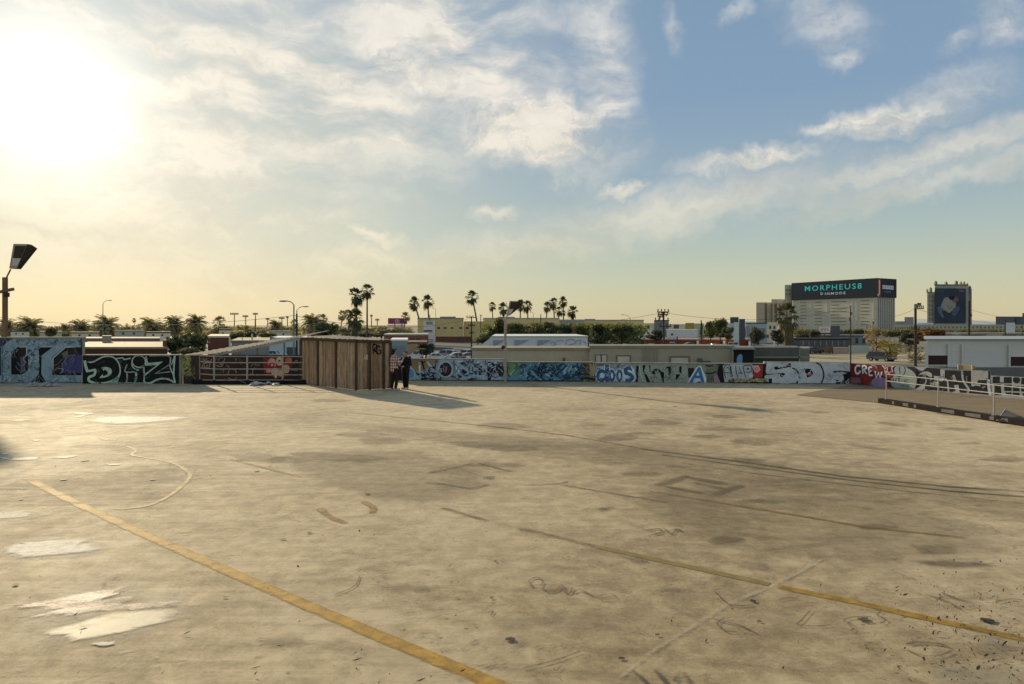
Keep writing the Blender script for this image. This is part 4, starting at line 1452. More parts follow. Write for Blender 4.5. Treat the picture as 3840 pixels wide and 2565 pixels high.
M.poly([(1540, 285), (1660, 275), (1640, 370), (1540, 350)], NB).poly([(1630, 330), (1720, 320), (1700, 540), (1640, 540)], pc(44, 34, 40, 1.8)).poly([(1540, 440), (1590, 440), (1600, 520), (1550, 520)], NB)
M.stroke([(1500, 250), (1660, 230), (1720, 290), (1690, 200)], 26, SB2, 0)
M.stroke([(1320, 560), (1450, 480), (1560, 560), (1700, 560)], 50, pc(110, 146, 152))
M.stroke([(1380, 640), (1560, 620), (1700, 650)], 26, NB)
M.poly([(1830, 230), (1990, 230), (1960, 470), (1910, 650), (1850, 650), (1840, 450)], NB)
M.ell(1900, 300, 55, 36, SB2).ell(1900, 300, 26, 14, NB).stroke([(1870, 380), (1930, 380), (1880, 460)], 18, pc(100, 96, 96))
M.poly([(2070, 240), (2190, 225), (2210, 400), (2110, 370)], pc(88, 64, 40)).poly([(2040, 380), (2110, 400), (2220, 500), (2210, 580), (2120, 560)], pc(44, 56, 46, 2))
M.stroke([(2000, 240), (2030, 400), (2090, 560)], 26, SB2, 0)
scrib(M, 1000, 2230, 200, 640, 40, 12, [NB, SB2, pc(96, 120, 134), pc(74, 80, 92)], 41, 80)
scrib(M, 200, 760, 430, 640, 14, 12, [SB2, pc(90, 128, 150)], 42, 80)
M.stroke([(-400, 652), (2250, 655)], 16, NB, 0)
scrib(M, 200, 2230, 180, 640, 50, 9, [pc(84, 104, 118), pc(60, 70, 84), pc(130, 146, 150), pc(92, 84, 82)], 145, 60)
scrib(M, 240, 2230, 200, 640, 34, 24, [NB, pc(30, 30, 40, 1.8), pc(54, 66, 84)], 245, 70)
M.ell(880, 400, 182, 198, pc(124, 142, 150)).ell(878, 402, 142, 162, pc(40, 28, 30, 1.8)).ell(880, 400, 95, 110, pc(62, 36, 36, 2))
M.stroke([(850, 330), (830, 420), (880, 460), (900, 380)], 22, pc(120, 90, 92))
scrib(M, 720, 1040, 230, 580, 12, 12, [SB, NB, pc(96, 110, 118)], 246, 60)
M.done(we, 'silver and pale blue letters with a large dark letter O on a tan ground')

# B: teal wildstyle
M = Mural(pl, (1880, 1320, .16184), .94)
TE, TE2, TE3, GN = pc(62, 98, 116), pc(96, 134, 150), pc(24, 46, 66, 2), pc(82, 108, 58)
M.poly([(110, 215), (1900, 225), (1900, 690), (110, 690)], TE)
M.poly([(130, 240), (560, 235), (560, 380), (480, 560), (140, 560)], pc(70, 104, 84)).poly([(160, 330), (260, 250), (330, 330), (200, 520), (150, 540)], GN)
rr = random.Random(14)
for i in range(46):
    x = 330 + 34 * i + rr.uniform(-14, 14)
    y = rr.uniform(255, 470)
    L = rr.uniform(70, 190)
    s = 1 if (i // 3) % 2 else -1
    c = [TE2, TE3, TE3, pc(48, 92, 108), pc(110, 148, 152), pc(40, 72, 110)][i % 6]
    if x < 560 and c is TE3:
        c = pc(50, 74, 44)
    M.stroke([(x, y), (x + L * .55 * s, y + L * .55), (x + L * .9 * s, min(650, y + L * 1.1))], rr.uniform(16, 34), c, rr.choice([0, 4]))
for a, wd_, c in [([(680, 420), (760, 520), (900, 630), (1100, 600)], 34, TE2), ([(760, 330), (640, 420), (600, 560)], 28, TE3), ([(960, 420), (1030, 500), (1150, 590), (1230, 650)], 30, TE2), ([(1010, 380), (1100, 330), (1070, 460), (980, 480)], 34, TE3), ([(1200, 480), (1300, 560), (1380, 590)], 28, TE3), ([(1500, 320), (1380, 440), (1260, 520)], 32, TE3), ([(1560, 290), (1480, 420), (1450, 560)], 24, TE2), ([(1640, 330), (1560, 470), (1700, 600)], 26, TE2), ([(1530, 560), (1620, 590), (1660, 640)], 34, pc(30, 34, 36, 2)), ([(560, 560), (620, 550)], 24, pc(180, 190, 190)), ([(1750, 260), (1800, 420), (1830, 560)], 34, TE3)]:
    M.stroke(a, wd_, c, 5)
M.poly([(120, 560), (720, 560), (800, 650), (120, 650)], pc(62, 108, 128)).stroke([(200, 610), (700, 620)], 16, pc(56, 84, 120), 0)
M.stroke([(110, 665), (1900, 668)], 26, pc(26, 46, 70, 1.8), 0)
M.stroke([(1110, 255), (1330, 240)], 26, pc(20, 24, 22, 2), 0)
scrib(M, 140, 1880, 250, 650, 60, 12, [TE2, TE3, pc(44, 80, 96), pc(80, 116, 120), pc(34, 60, 92)], 141, 70)
scrib(M, 420, 1880, 250, 650, 44, 22, [TE3, pc(20, 34, 48, 2), pc(30, 56, 80)], 241, 90)
M.done(we, 'teal, blue and green interlocking wildstyle letters')

# C: brown mural strip
M = Mural(pl, (1880, 1320, .16184), .94)
M.poly([(1840, 225), (2170, 225), (2170, 690), (1840, 690)], pc(82, 74, 56))
M.ell(2050, 420, 85, 150, pc(126, 98, 56))
scrib(M, 1850, 2030, 260, 660, 22, 20, [pc(26, 26, 26, 2), pc(56, 46, 40), pc(110, 90, 84), pc(40, 60, 66)], 51, 90)
M.stroke([(1850, 520), (1950, 500), (2060, 530)], 26, pc(20, 18, 18, 2)).stroke([(1850, 630), (2000, 600), (2170, 650)], 44, pc(24, 20, 18, 2))
M.stroke([(2140, 260), (2150, 420), (2130, 560)], 14, pc(150, 150, 130))
M.done(we, 'brown and orange panel with dark scrawl')

# D - G
M = Mural(pl, (2220, 1330, .21295), .915)
BL, BLO = pc(40, 68, 106, 2.1), pc(134, 152, 172)
M.poly([(30, 150), (790, 160), (790, 490), (30, 490)], pc(100, 104, 102))
scrib(M, 400, 760, 165, 240, 14, 10, [pc(60, 62, 70), pc(130, 134, 136)], 61, 50)
M.stroke([(80, 180), (240, 175)], 18, pc(30, 50, 70, 2)).stroke([(100, 225), (210, 220)], 12, BLO)
for (cx, rx, ry) in ((175, 108, 132), (350, 72, 128), (482, 72, 128)):
    M.ell(cx, 368, rx + 6, ry, BLO)
M.stroke([(262, 175), (275, 480)], 104, BLO, 0)
M.ell(640, 285, 112, 92, BLO).ell(650, 395, 130, 98, BLO)
M.ell(172, 368, 94, 116, BL).stroke([(262, 178), (274, 482)], 72, BL, 0).ell(350, 370, 56, 112, BL).ell(482, 370, 56, 112, BL)
M.stroke([(715, 262), (650, 232), (590, 268), (610, 322), (680, 356), (712, 405), (670, 452), (585, 448)], 62, BL, 5)
M.ell(178, 366, 46, 48, pc(140, 156, 172)).ell(352, 368, 20, 52, pc(150, 166, 172)).ell(485, 368, 20, 52, pc(140, 160, 170))
M.stroke([(690, 210), (735, 300), (760, 400), (720, 475)], 22, pc(150, 160, 180))
scrib(M, 60, 780, 180, 480, 26, 8, [pc(60, 90, 130), pc(44, 62, 90), pc(120, 132, 144)], 142, 50)
M.done(we, 'blue bubble letters d o o s with pale outlines')

M = Mural(pl, (2220, 1330, .21295), .915)
KG, KB = pc(104, 114, 101), pc(14, 16, 14, 1.5)
M.poly([(780, 165), (1690, 175), (1690, 495), (770, 495)], KG)
for p in [[(780, 200), (825, 185), (806, 485), (768, 485)], [(888, 185), (945, 185), (918, 292), (915, 320), (955, 320), (930, 300), (900, 300)], [(915, 335), (960, 345), (1030, 488), (965, 488)], [(1005, 185), (1028, 185), (1030, 285), (1060, 298), (1105, 250), (1185, 248), (1222, 300), (1272, 312), (1268, 490), (1232, 490), (1205, 340), (1150, 262), (1105, 355), (1020, 315)], [(1290, 240), (1330, 205), (1395, 210), (1385, 360), (1362, 378), (1342, 350), (1345, 240)], [(1472, 345), (1560, 345), (1500, 430), (1475, 455)], [(1535, 205), (1580, 200), (1578, 340), (1535, 300)], [(1050, 490), (1092, 420), (1082, 490)], [(1445, 200), (1470, 200), (1470, 260)], [(1375, 150), (1435, 150), (1410, 165)]]:
    M.poly(p, KB)
M.stroke([(830, 190), (850, 320), (900, 470)], 8, pc(140, 150, 136), 0).stroke([(1110, 480), (1150, 290), (1230, 480)], 8, pc(140, 150, 136), 0).stroke([(1275, 200), (1280, 470)], 8, pc(140, 150, 136), 0)
scrib(M, 1570, 1690, 200, 480, 8, 8, [pc(92, 110, 104), pc(126, 136, 122)], 63, 60)
scrib(M, 790, 1690, 190, 480, 34, 8, [pc(84, 94, 84), pc(124, 130, 116), pc(60, 66, 58)], 143, 60)
M.done(we, 'pale grey green letters K N U Y on black')

M = Mural(pl, (2220, 1330, .21295), .915)
M.poly([(1680, 180), (2340, 180), (2340, 495), (1680, 495)], pc(92, 102, 86))
M.poly([(1690, 235), (1800, 235), (1800, 400), (1690, 400)], pc(34, 28, 30, 2))
M.poly([(1675, 495), (1835, 230), (1880, 195), (1925, 200), (1960, 300), (2015, 410), (2010, 495)], pc(146, 160, 168))
M.poly([(1708, 492), (1868, 222), (1908, 222), (1985, 492), (1925, 492), (1903, 418), (1800, 418), (1778, 492)], pc(38, 80, 120))
M.poly([(1830, 368), (1872, 300), (1890, 368)], pc(136, 156, 170)).poly([(1800, 425), (1903, 420), (1925, 495), (1785, 495)], pc(130, 146, 156)).ell(1885, 485, 32, 14, pc(20, 24, 26, 2))
M.done(we, 'single blue letter A with a white outline')
M = Mural(pl, (2220, 1330, .21295), .915)
M.poly([(2020, 180), (2290, 180), (2290, 495), (2012, 495)], pc(94, 104, 84))
M.stroke([(2000, 185), (2050, 200), (2130, 190)], 26, pc(22, 26, 20, 2)).stroke([(1990, 320), (2090, 330), (2190, 300)], 22, pc(24, 28, 22, 2))
M.poly([(2130, 380), (2200, 340), (2270, 330), (2270, 492), (2120, 492)], pc(112, 90, 94)).stroke([(2125, 370), (2140, 480)], 14, pc(40, 36, 40, 2), 0)
M.poly([(2230, 185), (2300, 175), (2330, 492), (2262, 492), (2200, 340)], pc(20, 18, 20, 1.6))
M.done(we, 'olive green and dusty pink letter fragments')

# H - I
M = Mural(pl, (2690, 1330, .21295), .915)
WH, BKL = pc(124, 131, 132), pc(20, 22, 24, 1.5)
M.poly([(-10, 165), (830, 165), (830, 510), (-10, 510)], pc(20, 20, 20, 1.5))
M.poly([(85, 200), (150, 165), (620, 170), (620, 420), (520, 430), (140, 490), (95, 330)], WH)
for a in [[(115, 240), (135, 195), (190, 178), (225, 215), (232, 310), (245, 400)], [(115, 235), (122, 330), (150, 420)], [(240, 200), (245, 290), (268, 390)], [(325, 195), (330, 290), (355, 400)], [(450, 215), (490, 190), (580, 192), (606, 240), (590, 300), (510, 312)], [(455, 215), (470, 300), (500, 400)], [(150, 240), (190, 225), (215, 270)], [(130, 318), (215, 318)], [(395, 220), (400, 280), (430, 330)], [(360, 320), (440, 330)], [(510, 240), (560, 250)], [(530, 270), (560, 235)]]:
    M.stroke(a, 13, BKL, 4)
M.poly([(640, 185), (800, 180), (795, 395), (700, 410), (570, 390), (640, 320)], pc(128, 26, 26, 2.6))
M.poly([(610, 190), (720, 185), (760, 270), (700, 320), (650, 300)], pc(190, 120, 118)).ell(690, 260, 40, 46, pc(186, 92, 90)).ell(590, 370, 40, 30, pc(176, 140, 140))
M.poly([(190, 430), (520, 420), (880, 415), (880, 480), (200, 490)], pc(112, 110, 66))
scrib(M, 200, 880, 425, 480, 26, 9, [pc(40, 40, 26, 2), pc(146, 144, 96)], 71, 60)
M.stroke([(150, 496), (950, 496)], 24, pc(14, 14, 14, 1.5), 0)
M.done(we, 'white throw-up letters outlined in black beside a red splash')

M = Mural(pl, (2690, 1330, .21295), 1.03)
WG = pc(138, 142, 142)
M.poly([(835, 128), (2335, 128), (2335, 520), (835, 520)], WG)
M.poly([(815, 180), (870, 128), (850, 300), (870, 345), (815, 390)], pc(24, 28, 26, 1.6))
M.poly([(900, 420), (962, 420), (962, 495), (905, 495)], BKL)
M.ell(1038, 236, 38, 30, BKL).stroke([(1060, 250), (1160, 225), (1270, 222), (1390, 270), (1440, 370), (1452, 505)], 24, BKL)
M.poly([(1380, 495), (1460, 400), (1466, 512), (1390, 512)], BKL)
M.stroke([(820, 358), (960, 345), (1110, 325)], 14, BKL).ell(1150, 360, 52, 38, BKL)
M.poly([(1525, 240), (1645, 250), (1690, 330), (1650, 380), (1580, 405)], BKL).ell(1630, 340, 36, 30, pc(140, 50, 56)).ell(1615, 322, 18, 14, pc(176, 130, 130))
M.stroke([(1740, 145), (1810, 180), (1860, 280), (1872, 370), (1852, 450), (1826, 512)], 24, BKL)
M.poly([(2035, 290), (2180, 278), (2340, 300), (2340, 335), (2180, 300), (2060, 330)], BKL).poly([(2210, 345), (2345, 310), (2345, 515), (2080, 515), (2090, 480), (2180, 480), (2230, 430)], BKL)
M.poly([(2060, 430), (2150, 450), (2110, 470)], BKL)
M.poly([(1205, 180), (1290, 145), (1300, 232), (1240, 225)], BKL).stroke([(1140, 150), (1240, 165), (1180, 190)], 16, pc(176, 124, 120))
M.stroke([(1230, 342), (1550, 352), (2200, 372)], 5, pc(110, 112, 110), 0)
M.stroke([(840, 512), (2330, 514)], 14, pc(40, 40, 38, 2), 0)
scrib(M, 1100, 1500, 340, 500, 6, 26, [pc(140, 144, 152), pc(130, 140, 142)], 75, 140)
scrib(M, 860, 2320, 140, 500, 34, 9, [pc(132, 136, 136), pc(164, 166, 160), pc(112, 114, 118)], 144, 90)
M.done(we, 'giant white letters S D F outlined in black')

# ---------------------------------------------------------------- right wing of the parapet
pw = Plane((15.76, 31.76), (18.86, 24.96))
wf = thing('parapet_wall', (18, 27, 0), 'right hand parapet painted red CREW and navy letters beside the brown ramp', 'graffiti wall')
tw = lambda x: pw.hit(x, 1400)[0]
t1, t2 = tw(3341), tw(3705)
b = MB()
wall_solid(b, pw, 0.0, t2, 0, .985)
wall_solid(b, pw, t2 + .001, 26.0, 0, .82)
b.build('wall_panel', PLASTER, wf)
M = Mural(pw, (3160, 1330, .14480), .985)
M.poly([(140, 215), (1280, 215), (1330, 900), (140, 900)], pc(74, 15, 17, 3))
M.poly([(100, 580), (460, 600), (480, 740), (150, 760)], pc(92, 56, 64)).stroke([(130, 660), (470, 690)], 14, pc(112, 78, 84), 0)
M.poly([(470, 500), (780, 560), (760, 830), (560, 820)], pc(96, 20, 14, 3)).ell(740, 760, 50, 60, pc(70, 62, 76))
M.poly([(800, 620), (1080, 600), (1120, 850), (780, 800)], pc(104, 84, 106), 3)
CW = pc(172, 152, 154)
M.stroke([(455, 300), (385, 285), (335, 340), (335, 430), (370, 495), (440, 460), (440, 410)], 46, CW)
M.stroke([(530, 490), (518, 300), (590, 290), (612, 350), (540, 395)], 44, CW, 3).stroke([(560, 400), (625, 500)], 42, CW, 0)
M.stroke([(765, 320), (690, 335), (680, 425), (745, 420)], 40, CW).stroke([(690, 425), (695, 530), (785, 530)], 40, CW)
M.stroke([(845, 430), (870, 600), (930, 480), (975, 590), (1025, 425)], 40, CW, 0)
scrib(M, 960, 1290, 240, 520, 16, 30, [pc(150, 92, 92), pc(170, 130, 128), pc(60, 16, 20, 2)], 81, 70)
M.stroke([(740, 260), (860, 300), (900, 360)], 34, pc(130, 90, 96))
M.done(wf, 'the word CREW in pinkish white on dark red')

M = Mural(pw, (3160, 1330, .14480), .985)
M.poly([(1290, 215), (2000, 265), (2000, 960), (1280, 960)], pc(24, 26, 34, 1.8))
M.poly([(1330, 250), (1480, 215), (1620, 260), (1700, 360), (1800, 420), (1890, 520), (1920, 680), (1880, 840), (1800, 890), (1640, 880), (1330, 850), (1250, 740), (1250, 640), (1320, 560)], pc(104, 113, 105), 3)
M.ell(1470, 405, 165, 172, pc(30, 36, 36, 1.8)).ell(1474, 405, 138, 148, pc(106, 115, 119))
M.stroke([(1475, 310), (1480, 400), (1495, 510)], 26, pc(34, 38, 40, 2)).stroke([(1420, 470), (1460, 490)], 12, pc(80, 84, 88), 0)
M.stroke([(1310, 610), (1320, 690), (1360, 710), (1388, 600)], 28, pc(34, 40, 36, 2)).stroke([(1425, 612), (1490, 606)], 22, pc(34, 40, 36, 2), 0).stroke([(1455, 610), (1462, 720)], 30, pc(34, 40, 36, 2), 0)
scrib(M, 1530, 1690, 640, 830, 14, 20, [pc(64, 74, 66), pc(84, 92, 84)], 83, 50)
M.stroke([(1230, 250), (1330, 230), (1280, 330), (1300, 460)], 40, pc(136, 118, 116))
M.done(wf, 'round pale grey face shape with a dark ring and the letters U T')

M = Mural(pw, (3420, 1330, .17888), .985)
NVB, PW = pc(18, 22, 32, 1.5), pc(114, 119, 121)
M.poly([(95, 230), (1640, 230), (1640, 900), (60, 900)], NVB)
M.poly([(55, 260), (170, 250), (310, 230), (270, 300), (220, 345), (130, 310)], PW)
M.poly([(140, 425), (220, 365), (310, 352), (400, 385), (425, 440), (400, 475), (300, 430), (230, 410)], PW, 3)
M.stroke([(280, 470), (300, 560), (250, 640)], 20, PW).poly([(80, 720), (270, 600), (275, 745)], PW)
M.poly([(595, 305), (688, 305), (690, 500), (640, 560), (490, 540), (455, 445), (600, 455)], PW)
M.poly([(380, 590), (480, 565), (565, 560), (570, 650), (470, 640), (400, 660)], PW)
M.stroke([(700, 500), (745, 560), (760, 680), (770, 790)], 34, PW)
M.poly([(845, 430), (895, 425), (945, 560), (860, 560)], PW).poly([(880, 640), (975, 630), (1005, 800), (790, 810), (920, 760)], PW)
M.stroke([(1050, 325), (1070, 520), (1130, 630), (1195, 735), (1150, 830)], 42, PW, 3)
M.poly([(1245, 320), (1600, 315), (1600, 500), (1400, 520), (1370, 590), (1245, 600)], pc(108, 108, 106))
M.stroke([(1260, 325), (1262, 660)], 28, PW, 0).poly([(1265, 620), (1425, 620), (1450, 665), (1340, 645), (1270, 670)], PW)
M.stroke([(1400, 520), (1590, 520), (1590, 590)], 22, PW, 0).stroke([(1605, 520), (1615, 700), (1650, 880)], 58, pc(130, 142, 146), 0)
M.stroke([(1580, 310), (1600, 350), (1480, 345)], 14, pc(60, 60, 62), 0)
M.stroke([(595, 312), (1250, 318)], 14, PW, 0)
M.stroke([(-60, 752), (400, 770), (900, 820), (1400, 850), (1700, 880)], 46, pc(112, 112, 114))
scrib(M, 100, 1620, 320, 860, 30, 10, [pc(30, 38, 52, 2), pc(60, 66, 74, 2), pc(100, 106, 108)], 147, 70)
M.done(wf, 'navy black interlocking letters with thick pale grey outlines')

M = Mural(pw, (3420, 1330, .17888), .82)
M.poly([(1665, 400), (2500, 400), (2500, 1000), (1665, 1000)], pc(106, 114, 118))
BKB = pc(13, 13, 17, 1.4)
for p in [[(1690, 460), (1845, 455), (1842, 578), (1925, 582), (1925, 470), (2080, 458), (2095, 480), (2092, 605), (1690, 600)], [(1700, 620), (1860, 620), (1880, 850), (1745, 850)], [(1930, 625), (2092, 625), (2092, 765), (1935, 762)], [(1945, 790), (2090, 790), (2090, 868), (1990, 850)], [(2115, 655), (2250, 660), (2258, 770), (2115, 765)], [(2110, 795), (2255, 800), (2255, 870), (2110, 868)], [(2300, 480), (2480, 470), (2480, 640), (2285, 620)], [(2285, 660), (2480, 660), (2480, 790), (2290, 770)], [(2310, 805), (2480, 820), (2480, 880), (2340, 870)]]:
    M.poly(p, BKB)
M.ell(2190, 528, 74, 74, BKB)
M.done(wf, 'chunky black letters H i on pale grey')

# small things on and by the walls
t = thing('timber_box', pw.pt(tw(3620), .99, -.09), 'small tan timber box standing on top of the right parapet', 'box')
b = MB()
ta, tb2 = tw(3590), tw(3648)
p0, p1 = pw.pt(ta, .99, -.02), pw.pt(tb2, .99, -.02)
b.add([p0, p1, p1 + pw.n * -.14, p0 + pw.n * -.14] + [q + Vector((0, 0, .17)) for q in (p0, p1, p1 + pw.n * -.14, p0 + pw.n * -.14)], [(0, 1, 2, 3), (4, 5, 6, 7), (0, 1, 5, 4), (1, 2, 6, 5), (2, 3, 7, 6), (3, 0, 4, 7)])
b.build('box_body', mat('tan_board', (0.36, 0.27, 0.14), 0.85, 0.3, 5.0), t, bevel=.006)
for s in (.05, .95):
    b = MB()
    p = p0.lerp(p1, s) + pw.n * .012
    b.bar(p, p + Vector((0, 0, .185)), .03)
    b.build('batten', mat('pale_batten', (0.5, 0.42, 0.26), 0.8, 0.2, 5.0), t)


def litter(x, y, wpx, label, c, seed, n=9):
    p = G(x, y)
    t = thing('litter_pile', p, label, 'litter')
    rr = random.Random(seed)
    ww = wpx * p.y / FPX
    b = MB()
    for i in range(n):
        cx_ = p.x + rr.uniform(-.5, .5) * ww
        cy = p.y + rr.uniform(-.25, .25)
        r = rr.uniform(.10, .26)
        k = 9
        z = rr.uniform(.0, .05)
        ring = [(cx_ + r * math.cos(2 * math.pi * j / k) * rr.uniform(.6, 1.5), cy + r * .7 * math.sin(2 * math.pi * j / k) * rr.uniform(.6, 1.2), .012 + z + rr.uniform(0, .07)) for j in range(k)]
        b.add([(cx_, cy, .05 + z + rr.uniform(.03, .12))] + ring, [(0, 1 + j, 1 + (j + 1) % k) for j in range(k)])
    b.build('crumpled_sheet', mat('litter_' + str(seed), c, 0.6, 0.5, 6.0), t, recalc=False)


litter(148, 1449, 140, 'pale crumpled rubbish at the foot of the tall pale blue wall', (0.34, 0.32, 0.29), 5, 14)
litter(995, 1445, 95, 'grey green crumpled sheeting on the deck below the left railing', (0.36, 0.40, 0.38), 6, 12)

# sprayed tag on the shed
PS = Plane((S1.x, S1.y), (S2.x, S2.y))
PS.a = PS.a + PS.n * .03
M = Mural(PS, (1100, 1040, .28064), 2.0)
TB = pc(16, 15, 16, 1.5)
for a in [[(1062, 905), (1100, 898), (1112, 935), (1075, 955)], [(1062, 900), (1066, 1025)], [(1078, 955), (1120, 1020)], [(1165, 930), (1130, 920), (1112, 975), (1130, 1022), (1165, 1010), (1162, 975), (1138, 972)], [(1085, 890), (1150, 930)], [(1055, 975), (1100, 985)]]:
    M.stroke(a, 17, TB, 4)
o = M.done(sh, 'black R G tag on the slats')
M = Mural(PS, (1100, 1040, .28064), 2.0)
scrib(M, 940, 990, 1040, 1100, 3, 5, [pc(150, 138, 116), pc(160, 150, 130)], 91, 70)
M.done(sh, 'faint pale scribble')
# ================================================================ vegetation
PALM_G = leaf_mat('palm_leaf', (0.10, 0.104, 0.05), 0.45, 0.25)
PALM_H = leaf_mat('palm_leaf_hazy', (0.33, 0.31, 0.19), 0.35, 0.35)  # aerial haze put in as paler leaf, frond and trunk colours
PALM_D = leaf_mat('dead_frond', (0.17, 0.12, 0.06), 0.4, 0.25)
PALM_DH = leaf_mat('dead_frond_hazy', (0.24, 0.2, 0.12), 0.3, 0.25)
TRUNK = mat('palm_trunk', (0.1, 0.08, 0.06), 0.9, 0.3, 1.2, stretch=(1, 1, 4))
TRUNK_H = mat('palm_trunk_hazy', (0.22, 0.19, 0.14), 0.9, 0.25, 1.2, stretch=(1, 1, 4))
BARK = mat('bark', (0.075, 0.06, 0.045), 0.95, 0.35, 2.0)


def fan_leaf(b, base, dirv, plen, rad, rr, droop):
    """one palmate leaf: a stalk and a fan of narrow blades"""
    d = dirv.normalized()
    side = d.cross(Vector((0, 0, 1)))
    side = side.normalized() if side.length > 1e-3 else Vector((1, 0, 0))
    up = side.cross(d)
    hub = base + d * plen
    b.add([base - side * .03, base + side * .03, hub + side * .02, hub - side * .02], [(0, 1, 2, 3)])
    n = 9
    for k in range(n):
        a = (k / (n - 1) - .5) * 2.5 + rr.uniform(-.06, .06)
        v = d * math.cos(a) + side * math.sin(a)
        L = rad * (0.75 + .25 * math.cos(a)) * rr.uniform(.85, 1.1)
        mid = hub + v * L * .55 + up * .04
        tip = hub + v * L - Vector((0, 0, droop * L * rr.uniform(.5, 1.1)))
        ws = v.cross(up).normalized() * L * .11
        b.add([hub, mid - ws, tip, mid + ws], [(0, 1, 2, 3)])


def fan_crown(seed, R0=2.2, n=40):
    rr = random.Random(seed)
    b = MB()
    for i in range(n):
        a = rr.uniform(0, 2 * math.pi)
        t = (i + .5) / n
        e = R(86) - t * R(150)
        d = Vector((math.cos(a) * math.cos(e), math.sin(a) * math.cos(e), math.sin(e)))
        fan_leaf(b, Vector((0, 0, rr.uniform(-.25, .15))), d, R0 * rr.uniform(.40, .66), R0 * rr.uniform(.40, .58), rr, .2 + .7 * t)
    return b.mesh('fan_crown')


def skirt(seed, L=2.6):
    rr = random.Random(seed)
    b = MB()
    for i in range(64):
        a = rr.uniform(0, 2 * math.pi)
        z = -rr.uniform(.0, L * .7)
        r = .42 * rr.uniform(.6, 1.1) * (1 + .6 * math.exp(z))
        p = Vector((.2 * math.cos(a), .2 * math.sin(a), z))
        q_ = Vector((r * 1.2 * math.cos(a), r * 1.2 * math.sin(a), z - .5))
        e = Vector((r * math.cos(a), r * math.sin(a), z - rr.uniform(.9, 1.5)))
        s = Vector((-math.sin(a), math.cos(a), 0)) * rr.uniform(.1, .22)
        b.add([p - s * .3, p + s * .3, q_ + s, e, q_ - s], [(0, 1, 2, 3, 4)])
    return b.mesh('skirt')


def date_crown(seed, R0=4.4, n=120):
    rr = random.Random(seed)
    b = MB()
    for i in range(n):
        a = rr.uniform(0, 2 * math.pi)
        t = (i + .5) / n
        e = R(82) - t * R(135)
        L = R0 * rr.uniform(.85, 1.1)
        h = Vector((math.cos(a), math.sin(a), 0))
        pts = []
        for k in range(8):
            s = k / 7
            ee = e - s * s * R(70) * (1 - .3 * t)
            if k == 0:
                p = Vector((0, 0, 0))
            else:
                p = pts[-1] + (h * math.cos(ee) + Vector((0, 0, math.sin(ee)))) * L / 7
            pts.append(p)
        side = Vector((-h.y, h.x, 0))
        for k in range(7):
            for sgn in (-1, 1):
                for m_ in (0, .5):
                    p = pts[k].lerp(pts[k + 1], m_)
                    dv = (pts[k + 1] - pts[k]).normalized()
                    ll = (.85 - .5 * abs((k + m_) / 7 - .45)) * rr.uniform(.8, 1.1)
                    tip = p + side * sgn * ll * .8 + dv * ll * .55 - Vector((0, 0, ll * .35))
                    b.add([p, p + dv * .30, tip + dv * .12, tip], [(0, 1, 2, 3)])
            b.add([pts[k] - side * .035, pts[k] + side * .035, pts[k + 1] + side * .03, pts[k + 1] - side * .03], [(0, 1, 2, 3)])
    return b.mesh('date_crown')


FAN = [fan_crown(100 + i) for i in range(4)]
SKIRT = [skirt(200 + i) for i in range(2)]
DATE = [date_crown(300 + i) for i in range(3)]


def with_mat(me, m):
    key = me.name + m.name
    if key not in MATS:
        c = me.copy()
        c.materials.clear()
        c.materials.append(m)
        MATS[key] = c
    return MATS[key]


def child(name, me, parent, loc, sc=(1, 1, 1), rz=0.0):
    o = bpy.data.objects.new(name, me)
    o.location = loc
    o.scale = sc if hasattr(sc, '__len__') else (sc, sc, sc)
    o.rotation_euler = (0, 0, rz)
    col.objects.link(o)
    o.parent = parent
    return o


vi = 0


def fan_palm(x, ytop, w, label, d=None, hazy=False, sk=True, lean=0.0, tw=None, group='fan palms on the skyline', aspect=1.0):
    global vi
    vi += 1
    cw = 4.7
    d = d or cw * FPX / w
    rad = w * d / FPX / 2
    top = P(x, ytop, d)
    cz = top.z - rad * 1.12 * aspect
    lean += math.sin(vi * 2.7) * .22
    x0 = top.x - lean * 4
    t = thing('fan_palm', (x0, d, ZG), label, 'palm tree', group)
    b = MB()
    H = cz - ZG
    r0 = tw or rad * .125
    pts = [(x0 + (top.x - x0) * (s ** 1.4), d, ZG + H * s) for s in [k / 8 for k in range(9)]]
    b.tube(pts, [r0 * (1.35 - .5 * k / 8) for k in range(9)], 8)
    b.smooth = True
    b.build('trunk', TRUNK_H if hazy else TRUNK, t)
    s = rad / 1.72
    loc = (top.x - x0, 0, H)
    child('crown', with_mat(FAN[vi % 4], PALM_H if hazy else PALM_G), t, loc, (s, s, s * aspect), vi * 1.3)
    if sk:
        child('dead_frond_skirt', with_mat(SKIRT[vi % 2], PALM_DH if hazy else PALM_D), t, (loc[0], 0, loc[2] - .25 * s), (s * .8, s * .8, s * (.85 if sk is True else sk * .78)), vi)
    return t


def date_palm(x, ytop, w, label, d=250, hazy=True, group='feathery date palms beyond the roofs'):
    global vi
    vi += 1
    rad = w * d / FPX / 2
    top = P(x, ytop, d)
    s = rad / 3.9
    cz = top.z - 3.3 * s
    t = thing('date_palm', (top.x, d, ZG), label, 'palm tree', group)
    b = MB()
    b.tube([(top.x, d, ZG), (top.x, d, ZG + (cz - ZG) * .5), (top.x, d, cz + .2)], [.55 * s, .45 * s, .6 * s], 9)
    b.build('trunk', TRUNK_H, t)
    child('crown', with_mat(DATE[vi % 3], PALM_H if hazy else PALM_G), t, (0, 0, cz - ZG), s, vi * 2.1)
    return t


